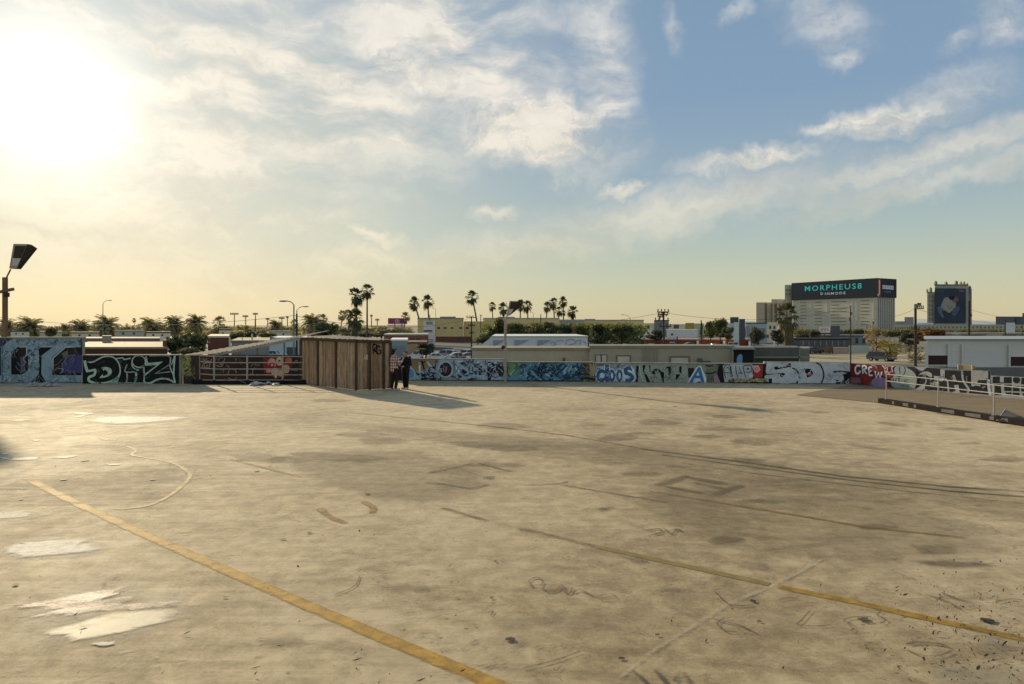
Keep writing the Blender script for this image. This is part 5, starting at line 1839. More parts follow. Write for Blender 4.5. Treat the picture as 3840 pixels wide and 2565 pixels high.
def leafy(seed, n=2600, lumps=9, leaf=.095, cone=False, flat=1.0, open_=.0):
    """unit crown (radius 1, base 0..2): leaf-sized faces gathered in clumps with gaps"""
    rr = random.Random(seed)
    cl = []
    for i in range(lumps):
        if cone:
            z = rr.uniform(.05, 1.9)
            r = .62 * (1 - z / 2.05)
            a = rr.uniform(0, 6.28)
            cl.append((Vector((r * .5 * math.cos(a), r * .5 * math.sin(a), z)), max(.14, r * .75)))
        else:
            a = rr.uniform(0, 6.28)
            z = rr.uniform(.3, 1.65) ** 1.0
            rm = math.sqrt(max(0.05, 1 - (z - .9) ** 2 / .95))
            r = rm * math.sqrt(rr.uniform(.05, 1)) * .68
            cl.append((Vector((r * math.cos(a), r * math.sin(a), z)), rr.uniform(.26, .46)))
    b = MB()
    for i in range(n):
        c, r = cl[i % len(cl)]
        v = Vector((rr.gauss(0, 1), rr.gauss(0, 1), rr.gauss(0, 1))).normalized()
        p = c + v * r * (rr.uniform(.35, 1.12) ** .6)
        if p.z < .02:
            p.z = rr.uniform(.02, .1)
        u = Vector((rr.gauss(0, 1), rr.gauss(0, 1), rr.gauss(0, .7))).normalized()
        s = u.cross(v)
        s = s.normalized() if s.length > .01 else Vector((0, 0, 1))
        k = leaf * rr.uniform(.6, 1.5)
        b.add([p - u * k, p + s * k * .55, p + u * k, p - s * k * .55], [(0, 1, 2, 3)])
    return b.mesh('leafy_crown')


CROWN = [leafy(400 + i, 2600, 11 + 2 * i) for i in range(4)]
CONE = [leafy(450, 1700, 24, .06, cone=True)]
SPARSE = [leafy(460 + i, 1100, 15, .06) for i in range(2)]
LEAF = {k: leaf_mat('leaf_' + k, c, .5, tr) for k, c, tr in [('dark', (0.10, 0.122, 0.062), .32), ('mid', (0.145, 0.165, 0.07), .4), ('olive', (0.165, 0.16, 0.085), .35), ('hazy', (0.36, 0.34, 0.23), .4), ('yellow', (0.28, 0.24, 0.07), .4), ('rust', (0.24, 0.13, 0.055), .35), ('straw', (0.30, 0.25, 0.15), .35), ('black', (0.072, 0.084, 0.056), .25)]}  # far haze put into the colours: hazy tone paled, dark tones lifted


def tree(x0, x1, ytop, ybase, d, tone, label, kind='round', group=None, name='tree'):
    """crown spans the photo box; the trunk goes down to the street"""
    global vi
    vi += 1
    a, c = P(x0, ytop, d), P(x1, ybase, d)
    w = c.x - a.x
    h = a.z - c.z
    t = thing(name, ((a.x + c.x) / 2, d, ZG), label, 'bush' if name == 'bush' else 'tree', group)
    src = {'round': CROWN, 'cone': CONE, 'sparse': SPARSE}[kind]
    zb = c.z - ZG
    b = MB()
    r = max(.1, w * .035)
    b.tube([(t.location.x, d, ZG), (t.location.x + w * .02, d, ZG + zb + h * .25), (t.location.x, d, ZG + zb + h * .6)], [r * 1.5, r, r * .4], 7)
    for k in range(4):
        an = k * 1.6 + vi
        s0 = Vector((t.location.x + w * .01, d, ZG + zb + h * (.12 + .06 * k)))
        b.tube([s0, s0 + Vector((math.cos(an) * w * .25, math.sin(an) * w * .25, h * .3))], [r * .6, r * .2], 5)
    b.build('trunk', BARK, t)
    child('crown', with_mat(src[vi % len(src)], LEAF[tone]), t, (0, 0, zb - .02 * h), (w / 2 * 1.12, max(w / 2, 1.0) * 1.12, h / 1.85), vi * 1.7)
    return t


# ---- tall fan palms, left to right (pixel of crown, top, width)
fan_palm(476, 1213, 12, 'tiny distant fan palm, the lower of the two thin ones between date palms', hazy=True, sk=False, d=620)
fan_palm(503, 1193, 14, 'tiny distant fan palm, the taller of the two thin ones between date palms', hazy=True, sk=False, d=620)
fan_palm(1283, 1164, 32, 'short fan palm left of the tall pair above the shed', hazy=True, d=300)
fan_palm(1304, 1160, 34, 'short fan palm squeezed beside the thick palm above the shed', hazy=True, d=305)
fan_palm(1333, 1157, 66, 'thick palm with drooping starry crown directly over the shed roof', d=170, tw=.62)
fan_palm(1334, 1080, 56, 'tall fan palm with wide ragged crown rising over the shed roof', d=215)
fan_palm(1377, 1066, 46, 'tallest fan palm, its trunk bare, over the right part of the shed', d=225)
fan_palm(1553, 1111, 43, 'leaning slender fan palm with round crown left of the yellow building', lean=-1.0)
fan_palm(1604, 1106, 42, 'slender fan palm standing just above the white pylon sign')
fan_palm(1521, 1170, 32, 'small fan palm beside the magenta billboard', hazy=True, d=330)
fan_palm(1770, 1090, 43, 'lone tall fan palm in front of the yellow building', lean=-.5)
fan_palm(1799, 1208, 25, 'small low fan palm against the yellow building wall', d=280, sk=False)
fan_palm(1846, 1133, 28, 'small round headed fan palm left of the tilted lantern')
fan_palm(1888, 1134, 40, 'bushy fan palm immediately left of the tilted lantern')
fan_palm(1952, 1124, 36, 'fan palm touching the right side of the tilted lantern')
fan_palm(1977, 1126, 38, 'fan palm second to the right of the tilted lantern')
fan_palm(2052, 1131, 32, 'leftmost fan palm of the tight cluster in the middle of the skyline')
fan_palm(2075, 1117, 36, 'second fan palm of the tight cluster in the middle of the skyline')
fan_palm(2096, 1150, 30, 'low shaggy fan palm in the tight cluster in the middle of the skyline')
fan_palm(2111, 1111, 34, 'tallest fan palm of the tight cluster in the middle of the skyline')
fan_palm(2114, 1164, 16, 'tiny fan palm under the tallest palm of the middle cluster', d=420)
fan_palm(2147, 1147, 40, 'loose crowned fan palm at the right of the middle cluster')
fan_palm(2950, 1138, 80, 'big shaggy fan palm with thick brown skirt before the dark wrapped tower', d=150, tw=.95, sk=2.2, aspect=1.15)
fan_palm(1105, 1196, 30, 'scrawny fan palm behind the double street lamps', hazy=True, d=330)
fan_palm(824, 1186, 44, 'open crowned fan palm between date palms and floodlights', hazy=True, d=260, sk=False)
fan_palm(1212, 1178, 34, 'open crowned fan palm left of the short pair', hazy=True, d=300, sk=False)
# ---- date palms on the left
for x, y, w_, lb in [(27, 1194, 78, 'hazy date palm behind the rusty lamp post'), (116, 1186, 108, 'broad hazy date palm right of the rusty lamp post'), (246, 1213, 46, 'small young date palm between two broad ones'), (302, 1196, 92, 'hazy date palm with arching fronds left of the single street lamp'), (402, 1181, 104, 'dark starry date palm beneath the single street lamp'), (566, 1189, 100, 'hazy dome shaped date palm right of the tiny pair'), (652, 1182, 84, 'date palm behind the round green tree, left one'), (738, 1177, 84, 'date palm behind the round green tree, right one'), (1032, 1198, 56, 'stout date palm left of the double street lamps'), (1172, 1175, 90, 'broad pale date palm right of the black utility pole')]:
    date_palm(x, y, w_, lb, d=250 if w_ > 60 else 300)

# ---- broad trees and bushes
tree(640, 788, 1226, 1345, 62, 'dark', 'big round dark green tree behind the DRIZ wall')
tree(680, 740, 1300, 1350, 52, 'olive', 'pale scrubby bush poking over the DRIZ wall end', name='bush')
tree(170, 215, 1228, 1268, 190, 'olive', 'small bushy tree right of the broad hazy date palm')
tree(790, 880, 1224, 1270, 210, 'hazy', 'hazy grey green tree behind the low brick block')
tree(868, 915, 1238, 1284, 120, 'dark', 'left clipped green tree behind the vent pipes')
tree(908, 962, 1240, 1284, 122, 'dark', 'right clipped green tree behind the vent pipes')
tree(970, 1035, 1248, 1275, 125, 'mid', 'low rounded hedge left of the stair canopy top')
tree(912, 940, 1222, 1250, 260, 'hazy', 'hazy tuft of tree under the floodlights')
tree(960, 1000, 1230, 1262, 250, 'hazy', 'hazy loose tree right of the floodlights')
tree(1125, 1155, 1224, 1262, 230, 'hazy', 'small conical hazy tree right of the black utility pole', 'cone')
tree(1178, 1268, 1209, 1275, 110, 'dark', 'dark dome shaped tree behind the shed roof')
for i, (a, c_, y, lb) in enumerate([(1262, 1330, 1232, 'hazy tree strip behind the thick palm'), (1322, 1400, 1236, 'hazy tree strip right of the tall palm trunks'), (1390, 1470, 1232, 'hazy tree under the left half of the magenta billboard'), (1455, 1560, 1228, 'hazy tree under the right half of the magenta billboard')]):
    tree(a, c_, y, 1266, 270, 'hazy', lb)
tree(1562, 1630, 1289, 1332, 112, 'black', 'dark round bush at the foot of the white pylon sign', name='bush')
tree(1772, 1850, 1246, 1296, 150, 'dark', 'dark spreading tree left of the white fin walled building')
tree(1822, 1862, 1228, 1266, 175, 'dark', 'narrow dark tree against the yellow building corner')
tree(1846, 1905, 1194, 1268, 178, 'mid', 'tall leafy tree behind the peeling lamp post')
tree(1896, 1965, 1214, 1268, 172, 'mid', 'broad tree behind the white fin walled building, left part')
tree(1955, 2035, 1208, 1268, 176, 'olive', 'broad tree behind the white fin walled building, middle part')
tree(2024, 2092, 1204, 1268, 174, 'mid', 'broad tree below the cluster of fan palms')
tree(2080, 2150, 1218, 1268, 170, 'dark', 'dark broad tree below the rightmost cluster palm')
tree(2140, 2200, 1222, 1270, 176, 'mid', 'tree beyond the right end of the white fin walled building')
tree(2195, 2215, 1212, 1262, 180, 'dark', 'slim dark cypress like tree in the middle tree line', 'cone')
tree(2208, 2300, 1212, 1292, 160, 'dark', 'dense dark tree right of the white fin walled building')
tree(2284, 2376, 1217, 1282, 165, 'mid', 'rounded tree with a pale underside left of the small white house')
tree(2425, 2492, 1240, 1276, 170, 'black', 'dark tree in front of the small white house')
tree(2617, 2643, 1203, 1272, 150, 'black', 'pointed dark cypress right of the olive yellow box building', 'cone')
tree(2644, 2684, 1202, 1270, 165, 'mid', 'upright tree just right of the pointed cypress')
tree(2672, 2728, 1196, 1270, 168, 'mid', 'taller upright tree left of the grey modern block')
tree(2700, 2756, 1230, 1274, 150, 'dark', 'low spreading tree at the foot of the grey modern block')
tree(2814, 2866, 1216, 1290, 140, 'black', 'dark tree left of the big shaggy fan palm')
tree(2890, 2942, 1234, 1290, 142, 'black', 'dark tree right behind the big shaggy fan palm')
tree(2985, 3036, 1252, 1286, 180, 'dark', 'low dark bush right of the big shaggy fan palm', name='bush')
tree(3036, 3078, 1244, 1280, 182, 'black', 'rounded dark tree below the small white billboard')
tree(3196, 3262, 1230, 1254, 330, 'mid', 'low green hedge of trees before the dark wrapped tower')
tree(3242, 3330, 1226, 1318, 140, 'straw', 'tall straw coloured bare autumn tree', 'sparse')
tree(3280, 3392, 1268, 1345, 118, 'yellow', 'yellow leaved autumn tree left of the thick utility pole', 'sparse')
tree(3380, 3440, 1252, 1300, 160, 'black', 'dark tree behind the thick utility pole')
tree(3432, 3556, 1222, 1278, 190, 'rust', 'orange brown autumn tree right of the thick utility pole', 'round')
tree(3392, 3470, 1296, 1362, 105, 'olive', 'olive shrub at the corner of the long white building', 'sparse', name='bush')
tree(3660, 3712, 1232, 1262, 300, 'olive', 'small scruffy tree above the white building roof', 'sparse')

def belt(x0, x1, ybase_top, amp, d, tone, label, seed, n):
    rr = random.Random(seed)
    b = MB()
    a, c = P(x0, 0, d).x, P(x1, 0, d).x
    tops = [rr.uniform(.3, 1.0) for _ in range(60)]
    k = d / 200.0
    for i in range(n):
        s_ = rr.random()
        h = tops[int(s_ * 59)] * .6 + tops[min(59, int(s_ * 59) + 1)] * .4
        zt = P(0, ybase_top - amp * h, d).z
        z = ZG + (zt - ZG) * (rr.random() ** .5)
        p = Vector((a + (c - a) * s_ + rr.gauss(0, 1.2), d + rr.uniform(-9, 9), z))
        u = Vector((rr.gauss(0, 1), rr.gauss(0, .5), rr.gauss(0, .6))).normalized() * rr.uniform(.35, .8) * k
        v = Vector((-u.z, rr.gauss(0, .3), u.x)) * .6
        b.add([p - u, p + v, p + u, p - v], [(0, 1, 2, 3)])
    tag(b.build('tree_belt', LEAF[tone], recalc=False), label, 'trees', kind='stuff')


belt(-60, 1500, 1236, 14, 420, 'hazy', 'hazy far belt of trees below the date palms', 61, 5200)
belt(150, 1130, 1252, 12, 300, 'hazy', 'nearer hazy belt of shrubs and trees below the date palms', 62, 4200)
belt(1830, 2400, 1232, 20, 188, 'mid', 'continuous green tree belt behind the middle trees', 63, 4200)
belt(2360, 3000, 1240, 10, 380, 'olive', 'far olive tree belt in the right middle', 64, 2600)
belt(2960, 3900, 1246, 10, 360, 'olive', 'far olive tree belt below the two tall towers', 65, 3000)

# ================================================================ buildings
DGLASS = glass_mat('dark_glass', (0.05, 0.055, 0.06))
PGLASS = glass_mat('pale_blind_glass', (0.42, 0.44, 0.4), 0.3)


def bmat(name, rgb, k=2.2, var=.14, scale=.35, **kw):
    return mat(name, lin(*rgb, k)[:3], .85, var, scale, **kw)


def box_px(b, x0, x1, y0, d, dep, y1=None, **kw):
    a, c = P(x0, y0, d), P(x1, y0, d)
    z0 = ZG if y1 is None else P(0, y1, d).z
    sk_ = dep * ((x0 if abs(x0 - CX) > abs(x1 - CX) * 0 and x0 > CX else x1) - CX) / FPX if (x0 > CX or x1 < CX) else 0.0
    vs = [(a.x, d), (c.x, d), (c.x + sk_, d + dep), (a.x + sk_, d + dep)]
    b.add([(x, y, z0) for x, y in vs] + [(x, y, a.z) for x, y in vs], [(3, 2, 1, 0), (4, 5, 6, 7), (0, 1, 5, 4), (1, 2, 6, 5), (2, 3, 7, 6), (3, 0, 4, 7)])


def building(name, label, cat, x0, x1, y0, d, dep, m, wins=(), wmat=None, coping=None, extra=(), group=None, frame=None):
    a, c = P(x0, y0, d), P(x1, y0, d)
    t = thing(name, ((a.x + c.x) / 2, d + dep / 2, ZG), label, cat, group)
    b = MB()
    box_px(b, x0, x1, y0, d, dep)
    b.build('wall', m, t)
    if coping:
        b = MB()
        k = .012 * d / 60 + .05
        sk_ = dep * ((x0 if x0 > CX else x1) - CX) / FPX if (x0 > CX or x1 < CX) else 0.0
        zt_ = a.z + .12 + .0012 * d
        vs = [(a.x - k, d - k), (c.x + k, d - k), (c.x + k + sk_, d + dep + k), (a.x - k + sk_, d + dep + k)]
        b.add([(x, y, a.z + .002) for x, y in vs] + [(x, y, zt_) for x, y in vs], [(3, 2, 1, 0), (4, 5, 6, 7), (0, 1, 5, 4), (1, 2, 6, 5), (2, 3, 7, 6), (3, 0, 4, 7)])
        b.build('roof', coping, t)
    for (wx0, wy0, wx1, wy1) in wins:
        p, q_ = P(wx0, wy0, d), P(wx1, wy1, d)
        if frame:
            fm = MB()
            f_ = .05 + (q_.x - p.x) * .06
            fm.box(p.x - f_, q_.x + f_, d - .05, d - .002, q_.z - f_, p.z + f_)
            fo = fm.build('window', frame, t)
            b = MB()
            b.box(p.x, q_.x, d - .07, d - .052, q_.z, p.z)
            b.build('pane', wmat or DGLASS, fo)
        else:
            b = MB()
            b.box(p.x, q_.x, d - .04, d - .003, q_.z, p.z)
            b.build('window', wmat or DGLASS, t)
    for (nm, ex0, ey0, ex1, ey1, dd, dep2, mm) in extra:
        b = MB()
        box_px(b, ex0, ex1, ey0, dd, dep2, ey1)
        b.build(nm, mm, t)
    return t


WHITE_B = bmat('white_render', (150, 152, 148), 2.4)
CREAM = bmat('cream_render', (170, 162, 138), 1.8)
BROWN_F = bmat('brown_fascia', (62, 44, 32), 2.0)
TANROOF = bmat('tan_roof', (150, 138, 108), 1.0, .3, .6)
BRICK = bmat('red_brick', (88, 54, 44), 2.0, .25, 1.0)
REDB = bmat('red_brick_hall', (104, 48, 34), 1.9, .2, .5)
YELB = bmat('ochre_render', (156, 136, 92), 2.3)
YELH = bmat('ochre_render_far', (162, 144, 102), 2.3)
GREYB = bmat('grey_render', (108, 108, 102), 2.0)
DGREY = bmat('dark_grey_cladding', (66, 68, 70), 2.0)
HAZEB = bmat('hazy_block', (150, 148, 130), 1.7, .1)  # distance haze mixed into the wall colour, as in the other hazy walls
WHB = bmat('warehouse_block', (110, 109, 96), 2.3, .1, .5, stretch=(.4, 1, 5))
WHB2 = bmat('warehouse_block_beige', (118, 116, 102), 2.3, .12, .5)

# brown flat-roofed building behind the DRIZ wall
building('flat_roof_building', 'low brown fascia building with tan roof behind the DRIZ wall', 'building', 240, 628, 1309, 60, 20, BROWN_F, coping=TANROOF,
         extra=[('parapet', 250, 1268, 600, 1285, 80.2, 9, bmat('mauve_parapet', (104, 90, 78), 2.0)), ('roof_unit', 383, 1259, 418, 1296, 74, 3, bmat('roof_unit', (112, 108, 98), 2.0)), ('roof_vent', 330, 1287, 345, 1296, 72, 1, BROWN_F), ('roof_vent', 462, 1287, 472, 1297, 72, 1, BROWN_F), ('chimney', 610, 1276, 626, 1308, 61, 1.2, BRICK)])
building('brick_building', 'plain reddish brick block right of the round green tree', 'building', 779, 858, 1266, 95, 20, BRICK, coping=CREAM)
building('white_house', 'small hazy cream house among palms above the brick block', 'house', 822, 866, 1238, 190, 12, CREAM, coping=BROWN_F, wins=[(832, 1247, 840, 1256)])
building('grey_roof_building', 'low grey roofed building under the vent pipes', 'building', 868, 1010, 1283, 85, 20, GREYB, coping=TANROOF,
         extra=[('vent_pipe', 906, 1264, 911, 1281, 88, .18, CREAM), ('vent_pipe', 942, 1252, 949, 1281, 88, .2, CREAM)])
building('metal_building', 'pale blue metal building seen under the stair canopy', 'building', 958, 1150, 1271, 132, 20, bmat('pale_blue_metal', (134, 146, 146), 2.2), coping=WHITE_B, wins=[(1075, 1302, 1112, 1330)], wmat=DGREY)
building('shutter_building', 'small pale blue roller shutter unit behind the two people', 'building', 1466, 1528, 1279, 100, 14, bmat('pale_blue_shutter', (118, 126, 124), 1.7, .1, 2.0, stretch=(.2, 1, 8)), coping=WHITE_B, wins=[(1474, 1296, 1520, 1345)], wmat=bmat('shutter_slats', (106, 114, 114), 1.7, .15, 3.0, stretch=(.1, 1, 8)))
building('brick_building', 'long dull red building with light roof edge behind the people', 'building', 1440, 1606, 1257, 180, 20, bmat('dull_red', (110, 72, 58), 1.9), coping=CREAM, wins=[(1540, 1268, 1552, 1276), (1562, 1268, 1574, 1276)])
building('tan_building', 'low tan building left of the dark bush by the pylon sign', 'building', 1528, 1600, 1288, 125, 15, bmat('tan_wall', (120, 98, 76), 2.0), coping=BROWN_F)

# magenta billboard on posts
t = thing('billboard', P(1490, 1219, 330) * 1.0, 'magenta billboard with white double ring emblem over a white building', 'billboard')
t.location.z = ZG
ORG[t] = Matrix.Translation(t.location)
b = MB()
box_px(b, 1455, 1527, 1193, 330, 1.0, 1215)
b.build('panel', bmat('magenta', (98, 46, 74), 2.4, .08), t)
for x in (1478, 1504):
    b = MB()
    box_px(b, x, x + 5, 1215.5, 330.5, .6)
    b.build('leg', GREYB, t)
PB_ = Plane((-60, 329.9), (-40, 329.9))
M = Mural(PB_, (1455, 1193, 1.0), None, -99)
for cx_ in (31, 38):
    M.stroke([(cx_ + 4 * math.cos(a), 11 + 5 * math.sin(a)) for a in [k * .785 for k in range(8)]], 1.6, pc(200, 190, 196), 3, True)
M.done(t, 'white double ring emblem')
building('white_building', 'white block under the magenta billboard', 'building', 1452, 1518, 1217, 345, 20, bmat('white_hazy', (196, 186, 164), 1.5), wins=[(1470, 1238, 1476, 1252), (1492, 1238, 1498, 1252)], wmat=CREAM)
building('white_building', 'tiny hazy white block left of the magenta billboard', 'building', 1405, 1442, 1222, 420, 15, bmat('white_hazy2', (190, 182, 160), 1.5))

for i, (x0, x1, y, d, c, rf, lb) in enumerate([(150, 232, 1247, 210, 'h', 't', 'hazy low house behind the second date palm'), (268, 372, 1250, 180, 'c', 'b', 'hazy cream bungalow left of the roof unit'), (430, 540, 1243, 230, 'h', 'g', 'wide hazy house under the tiny thin palms'), (548, 640, 1249, 170, 'w', 'b', 'hazy white bungalow left of the round green tree'), (940, 1000, 1240, 260, 'w', 't', 'small hazy house right of the vent pipes'), (1010, 1090, 1246, 190, 'c', 'g', 'hazy house left of the double street lamps'), (40, 110, 1244, 240, 'w', 'b', 'hazy white house behind the first date palm')]):
    building('far_house', lb, 'house', x0, x1, y, d, 8, {'h': HAZEB, 'c': CREAM, 'w': bmat('white_hazy', (196, 186, 164), 1.5)}[c], coping={'t': TANROOF, 'b': BROWN_F, 'g': GREYB}[rf], wins=[(x0 + (x1 - x0) * .25, y + 4, x0 + (x1 - x0) * .33, y + 11), (x0 + (x1 - x0) * .62, y + 4, x0 + (x1 - x0) * .7, y + 11)])

# pylon sign
t = thing('pylon_sign', (P(1609, 0, 210).x, 210, ZG), 'tall white pylon sign with grey bands left of the yellow building', 'sign')
b = MB()
box_px(b, 1588, 1631, 1203, 210, 2.0)
b.build('pylon', bmat('pylon_white', (156, 158, 152), 2.1, .08), t)
for y0, y1, x0, x1, c in [(1206, 1216, 1598, 1622, 'g'), (1238, 1244, 1588, 1621, 'd'), (1250, 1268, 1592, 1606, 'r'), (1272, 1275, 1596, 1624, 'g'), (1280, 1283, 1596, 1624, 'g')]:
    b = MB()
    p, q_ = P(x0, y0, 209.9), P(x1, y1, 209.9)
    b.box(p.x, q_.x, 209.86, 209.99, q_.z, p.z)
    b.build('sign_panel', {'g': GREYB, 'd': DGREY, 'r': bmat('red_panel', (150, 92, 84), 2.0)}[c], t)
b = MB()
p, q_ = P(1595, 1255, 209.8), P(1603, 1263, 209.8)
b.box(p.x, q_.x, 209.82, 209.855, q_.z, p.z)
b.build('sign_panel', WHITE_B, t)

# ochre buildings
yw = [(x, 1226, x + 11, 1234) for x in (1640, 1664, 1690, 1722, 1746)]
building('ochre_building', 'large yellow ochre building with small dark windows right of the pylon sign', 'building', 1566, 1738, 1196, 260, 30, YELB, wins=yw, coping=GREYB,
         extra=[('penthouse', 1650, 1187, 1709, 1196, 265, 15, GREYB), ('red_band', 1634, 1262, 1770, 1291, 259.5, .45, BRICK)])
building('ochre_building', 'lower yellow ochre wing behind the lone tall fan palm', 'building', 1739, 1812, 1205, 262, 30, YELB, wins=[(1748, 1226, 1758, 1234)])
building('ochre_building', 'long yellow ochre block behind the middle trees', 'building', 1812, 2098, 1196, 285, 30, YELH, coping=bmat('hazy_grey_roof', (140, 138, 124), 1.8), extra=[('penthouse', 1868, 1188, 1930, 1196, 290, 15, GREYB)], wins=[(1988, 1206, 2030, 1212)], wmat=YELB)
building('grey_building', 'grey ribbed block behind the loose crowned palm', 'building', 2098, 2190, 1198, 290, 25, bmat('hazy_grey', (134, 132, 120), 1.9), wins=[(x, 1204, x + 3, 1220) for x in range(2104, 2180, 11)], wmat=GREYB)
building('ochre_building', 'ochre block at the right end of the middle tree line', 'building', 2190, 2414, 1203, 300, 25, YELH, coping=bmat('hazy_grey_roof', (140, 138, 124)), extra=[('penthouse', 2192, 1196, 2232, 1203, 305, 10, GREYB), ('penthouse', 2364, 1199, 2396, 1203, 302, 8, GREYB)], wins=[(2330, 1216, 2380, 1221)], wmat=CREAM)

# white shed with fins, seen over the warehouse roof
t = thing('fin_building', (P(2020, 0, 70).x, 72, ZG), 'long white building with slanted fins and faint graffiti behind the warehouse roof', 'building')
b = MB()
FW = bmat('white_fin_wall', (146, 150, 150), 2.3, .1, .4)
pts = [P(1776, 1315, 70), P(1846, 1262, 70), P(2204, 1262, 70), P(2204, 1330, 70), P(1776, 1330, 70)]
b.extrude([(p.x, 70, p.z) for p in pts] , (0, 14, 0))
a0, a1 = P(1776, 0, 70), P(2204, 0, 70)
b.box(a0.x, a1.x, 70, 84, ZG, pts[3].z - .003)
b.build('wall', FW, t)
FS = bmat('fin_shadow', (112, 118, 128), 2.0, .08)
for x0, x1 in ((1849, 1895), (1929, 1986), (2015, 2068)):
    b = MB()
    p = [P(x0, 1275, 69.9), P(x1, 1275, 69.9), P(x0 + 6, 1299, 69.9), P(x0, 1299, 69.9)]
    b.extrude([(v.x, 69.92, v.z) for v in p], (0, .07, 0))
    b.build('fin_panel', FS, t)
b = MB()
p, q_ = P(1844, 1262, 70), P(2206, 1262, 70)
b.box(p.x, q_.x, 69.85, 84.1, p.z + .003, p.z + .07)
b.build('roof', WHITE_B, t)
M = Mural(Plane((-4, 69.95), (8, 69.95)), (1600, 1040, .28064), None, -99)
for a in [[(1650, 880), (1700, 860), (1720, 900), (1660, 920), (1730, 930)], [(1730, 850), (1800, 840), (1830, 850)], [(1860, 900), (1880, 840), (1960, 830), (1990, 880), (1900, 900)], [(1980, 860), (2060, 840), (2040, 900)], [(1870, 960), (2000, 940), (2080, 950)], [(2090, 850), (2130, 880)]]:
    M.stroke(a, 14, pc(112, 114, 126), 4)
M.done(t, 'faint grey scrawl')

# warehouse just beyond the parapet
wins = [(2235, 1333, 2252, 1358), (2256, 1333, 2273, 1358), (2316, 1337, 2360, 1358), (2516, 1342, 2580, 1362)]
building('warehouse', 'beige block warehouse with low flat roof behind the teal graffiti wall', 'building', 1770, 2212, 1314, 44, 4, WHB2, coping=bmat('gravel_roof', (120, 116, 98), 1.4, .2, 1.2), extra=[('roof_hatch', 1850, 1302, 1864, 1315, 47, .5, WHITE_B), ('roof_hatch', 2038, 1308, 2054, 1316, 47, .5, WHITE_B), ('downpipe', 2112, 1342, 2118, 1372, 43.8, .12, BROWN_F)])
building('warehouse', 'grey block warehouse with blinds in its windows behind the blue bubble letters', 'building', 2213, 2748, 1306, 43, 3, WHB, wins=wins, wmat=PGLASS, frame=bmat('window_frame', (88, 84, 62), 2.0), coping=bmat('gravel_roof', (120, 116, 98)),
         extra=[('downpipe', x, 1306, x + 2, 1372, 42.9, .06, GREYB) for x in (2412, 2424, 2436, 2452, 2464)] + [('wall_box', 2617, 1344, 2634, 1372, 42.8, .18, DGREY), ('wall_box', 2634, 1354, 2664, 1360, 42.85, .13, DGREY), ('roof_vent', 2712, 1284, 2716, 1303, 45, .25, WHITE_B)])
t = building('loading_dock', 'black open loading bay with a blue sprayed figure shape right of the grey warehouse', 'building', 2749, 2829, 1304, 42.6, 4, bmat('dock_grey', (86, 86, 78), 2.0), extra=[('bay_opening', 2751, 1312, 2827, 1374, 42.5, .09, mat('bay_black', (0.012, 0.013, 0.016), .9, .3)), ('lip', 2744, 1303, 2832, 1311, 42.35, .2, GREYB)])
M = Mural(Plane((10, 42.48), (16, 42.48)), (2690, 1330, .21295), None, -99)
M.poly([(360, 20), (400, -10), (440, 20), (430, 170), (360, 180), (340, 90)], pc(70, 106, 140), 3)
M.done(t, 'blurred pale blue figure shape')
for nm, x0, x1, ya, lb in [('parapet_block', 2829, 2998, 1303, 'long dark grey roof parapet beyond the S D F letters'), ('parapet_block', 2999, 3036, 1306, 'pale grey end block of the dark roof parapet')]:
    building(nm, lb, 'building', x0, x1, ya, 46 if x0 < 2900 else 46.5, 4, bmat('dark_parapet' if x0 < 2900 else 'pale_parapet', (72, 72, 66) if x0 < 2900 else (98, 94, 82), 2.0, .25, .8),
             extra=[('ledge', x0 - 4, 1338, x1 + 2, 1343, 45.4, .5, bmat('ledge', (104, 104, 88), 2.0))] + ([('roof_vent', 2900, 1280, 2907, 1303, 48, .3, WHITE_B), ('roof_vent', 2808, 1284, 2814, 1306, 48, .3, WHITE_B)] if x0 < 2900 else []))

# red brick hall, white houses, blocks in the centre right
hw = [(2462, 1284, 2478, 1300), (2556, 1284, 2572, 1300), (2660, 1286, 2682, 1296), (2752, 1284, 2768, 1298)]
building('brick_hall', 'long red brick building with white columns across the car park', 'building', 2330, 2818, 1275, 205, 20, REDB, coping=bmat('pale_red_roof', (150, 124, 104), 1.8), wins=hw,
         extra=[('column', x, 1278, x + 9, 1302, 204, .8, WHITE_B) for x in (2612, 2711, 2806)])
building('white_house', 'small white house with two dark windows in the tree line', 'house', 2374, 2444, 1237, 215, 12, WHITE_B, wins=[(2383, 1249, 2395, 1260), (2405, 1250, 2413, 1257)], coping=CREAM)
building('white_house', 'long low white house right of the dark slab tower', 'house', 2500, 2615, 1240, 220, 12, bmat('white_blueish', (146, 150, 150), 2.2), wins=[(2516, 1250, 2524, 1258)], coping=CREAM)
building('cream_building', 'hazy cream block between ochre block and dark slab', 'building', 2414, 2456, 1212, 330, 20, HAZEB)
building('slab_building', 'dark grey slab building behind the utility pole with platforms', 'building', 2453, 2508, 1200, 260, 14, bmat('slate_cladding', (88, 92, 90), 2.2))
building('white_building', 'hazy white terrace right of the dark slab building', 'building', 2508, 2572, 1216, 300, 16, bmat('white_hazy3', (160, 162, 152), 1.9), wins=[(2526, 1218, 2546, 1232)])
building('ochre_box_building', 'small olive yellow box building', 'building', 2570, 2603, 1211, 280, 10, bmat('olive_yellow', (122, 112, 52), 2.0))
building('hazy_building', 'pale hazy block left of the pointed cypress', 'building', 2603, 2640, 1213, 340, 14, HAZEB)
building('modern_building', 'grey white modern block with dark stair tower', 'building', 2752, 2771, 1208, 190, 12, WHITE_B, extra=[('dark_box', 2738, 1189, 2770, 1212, 191, 8, DGREY), ('tower', 2771.5, 1196, 2794, 1275, 190, 12, DGREY), ('low_wing', 2722, 1212, 2751.5, 1268, 191, 10, WHITE_B)])
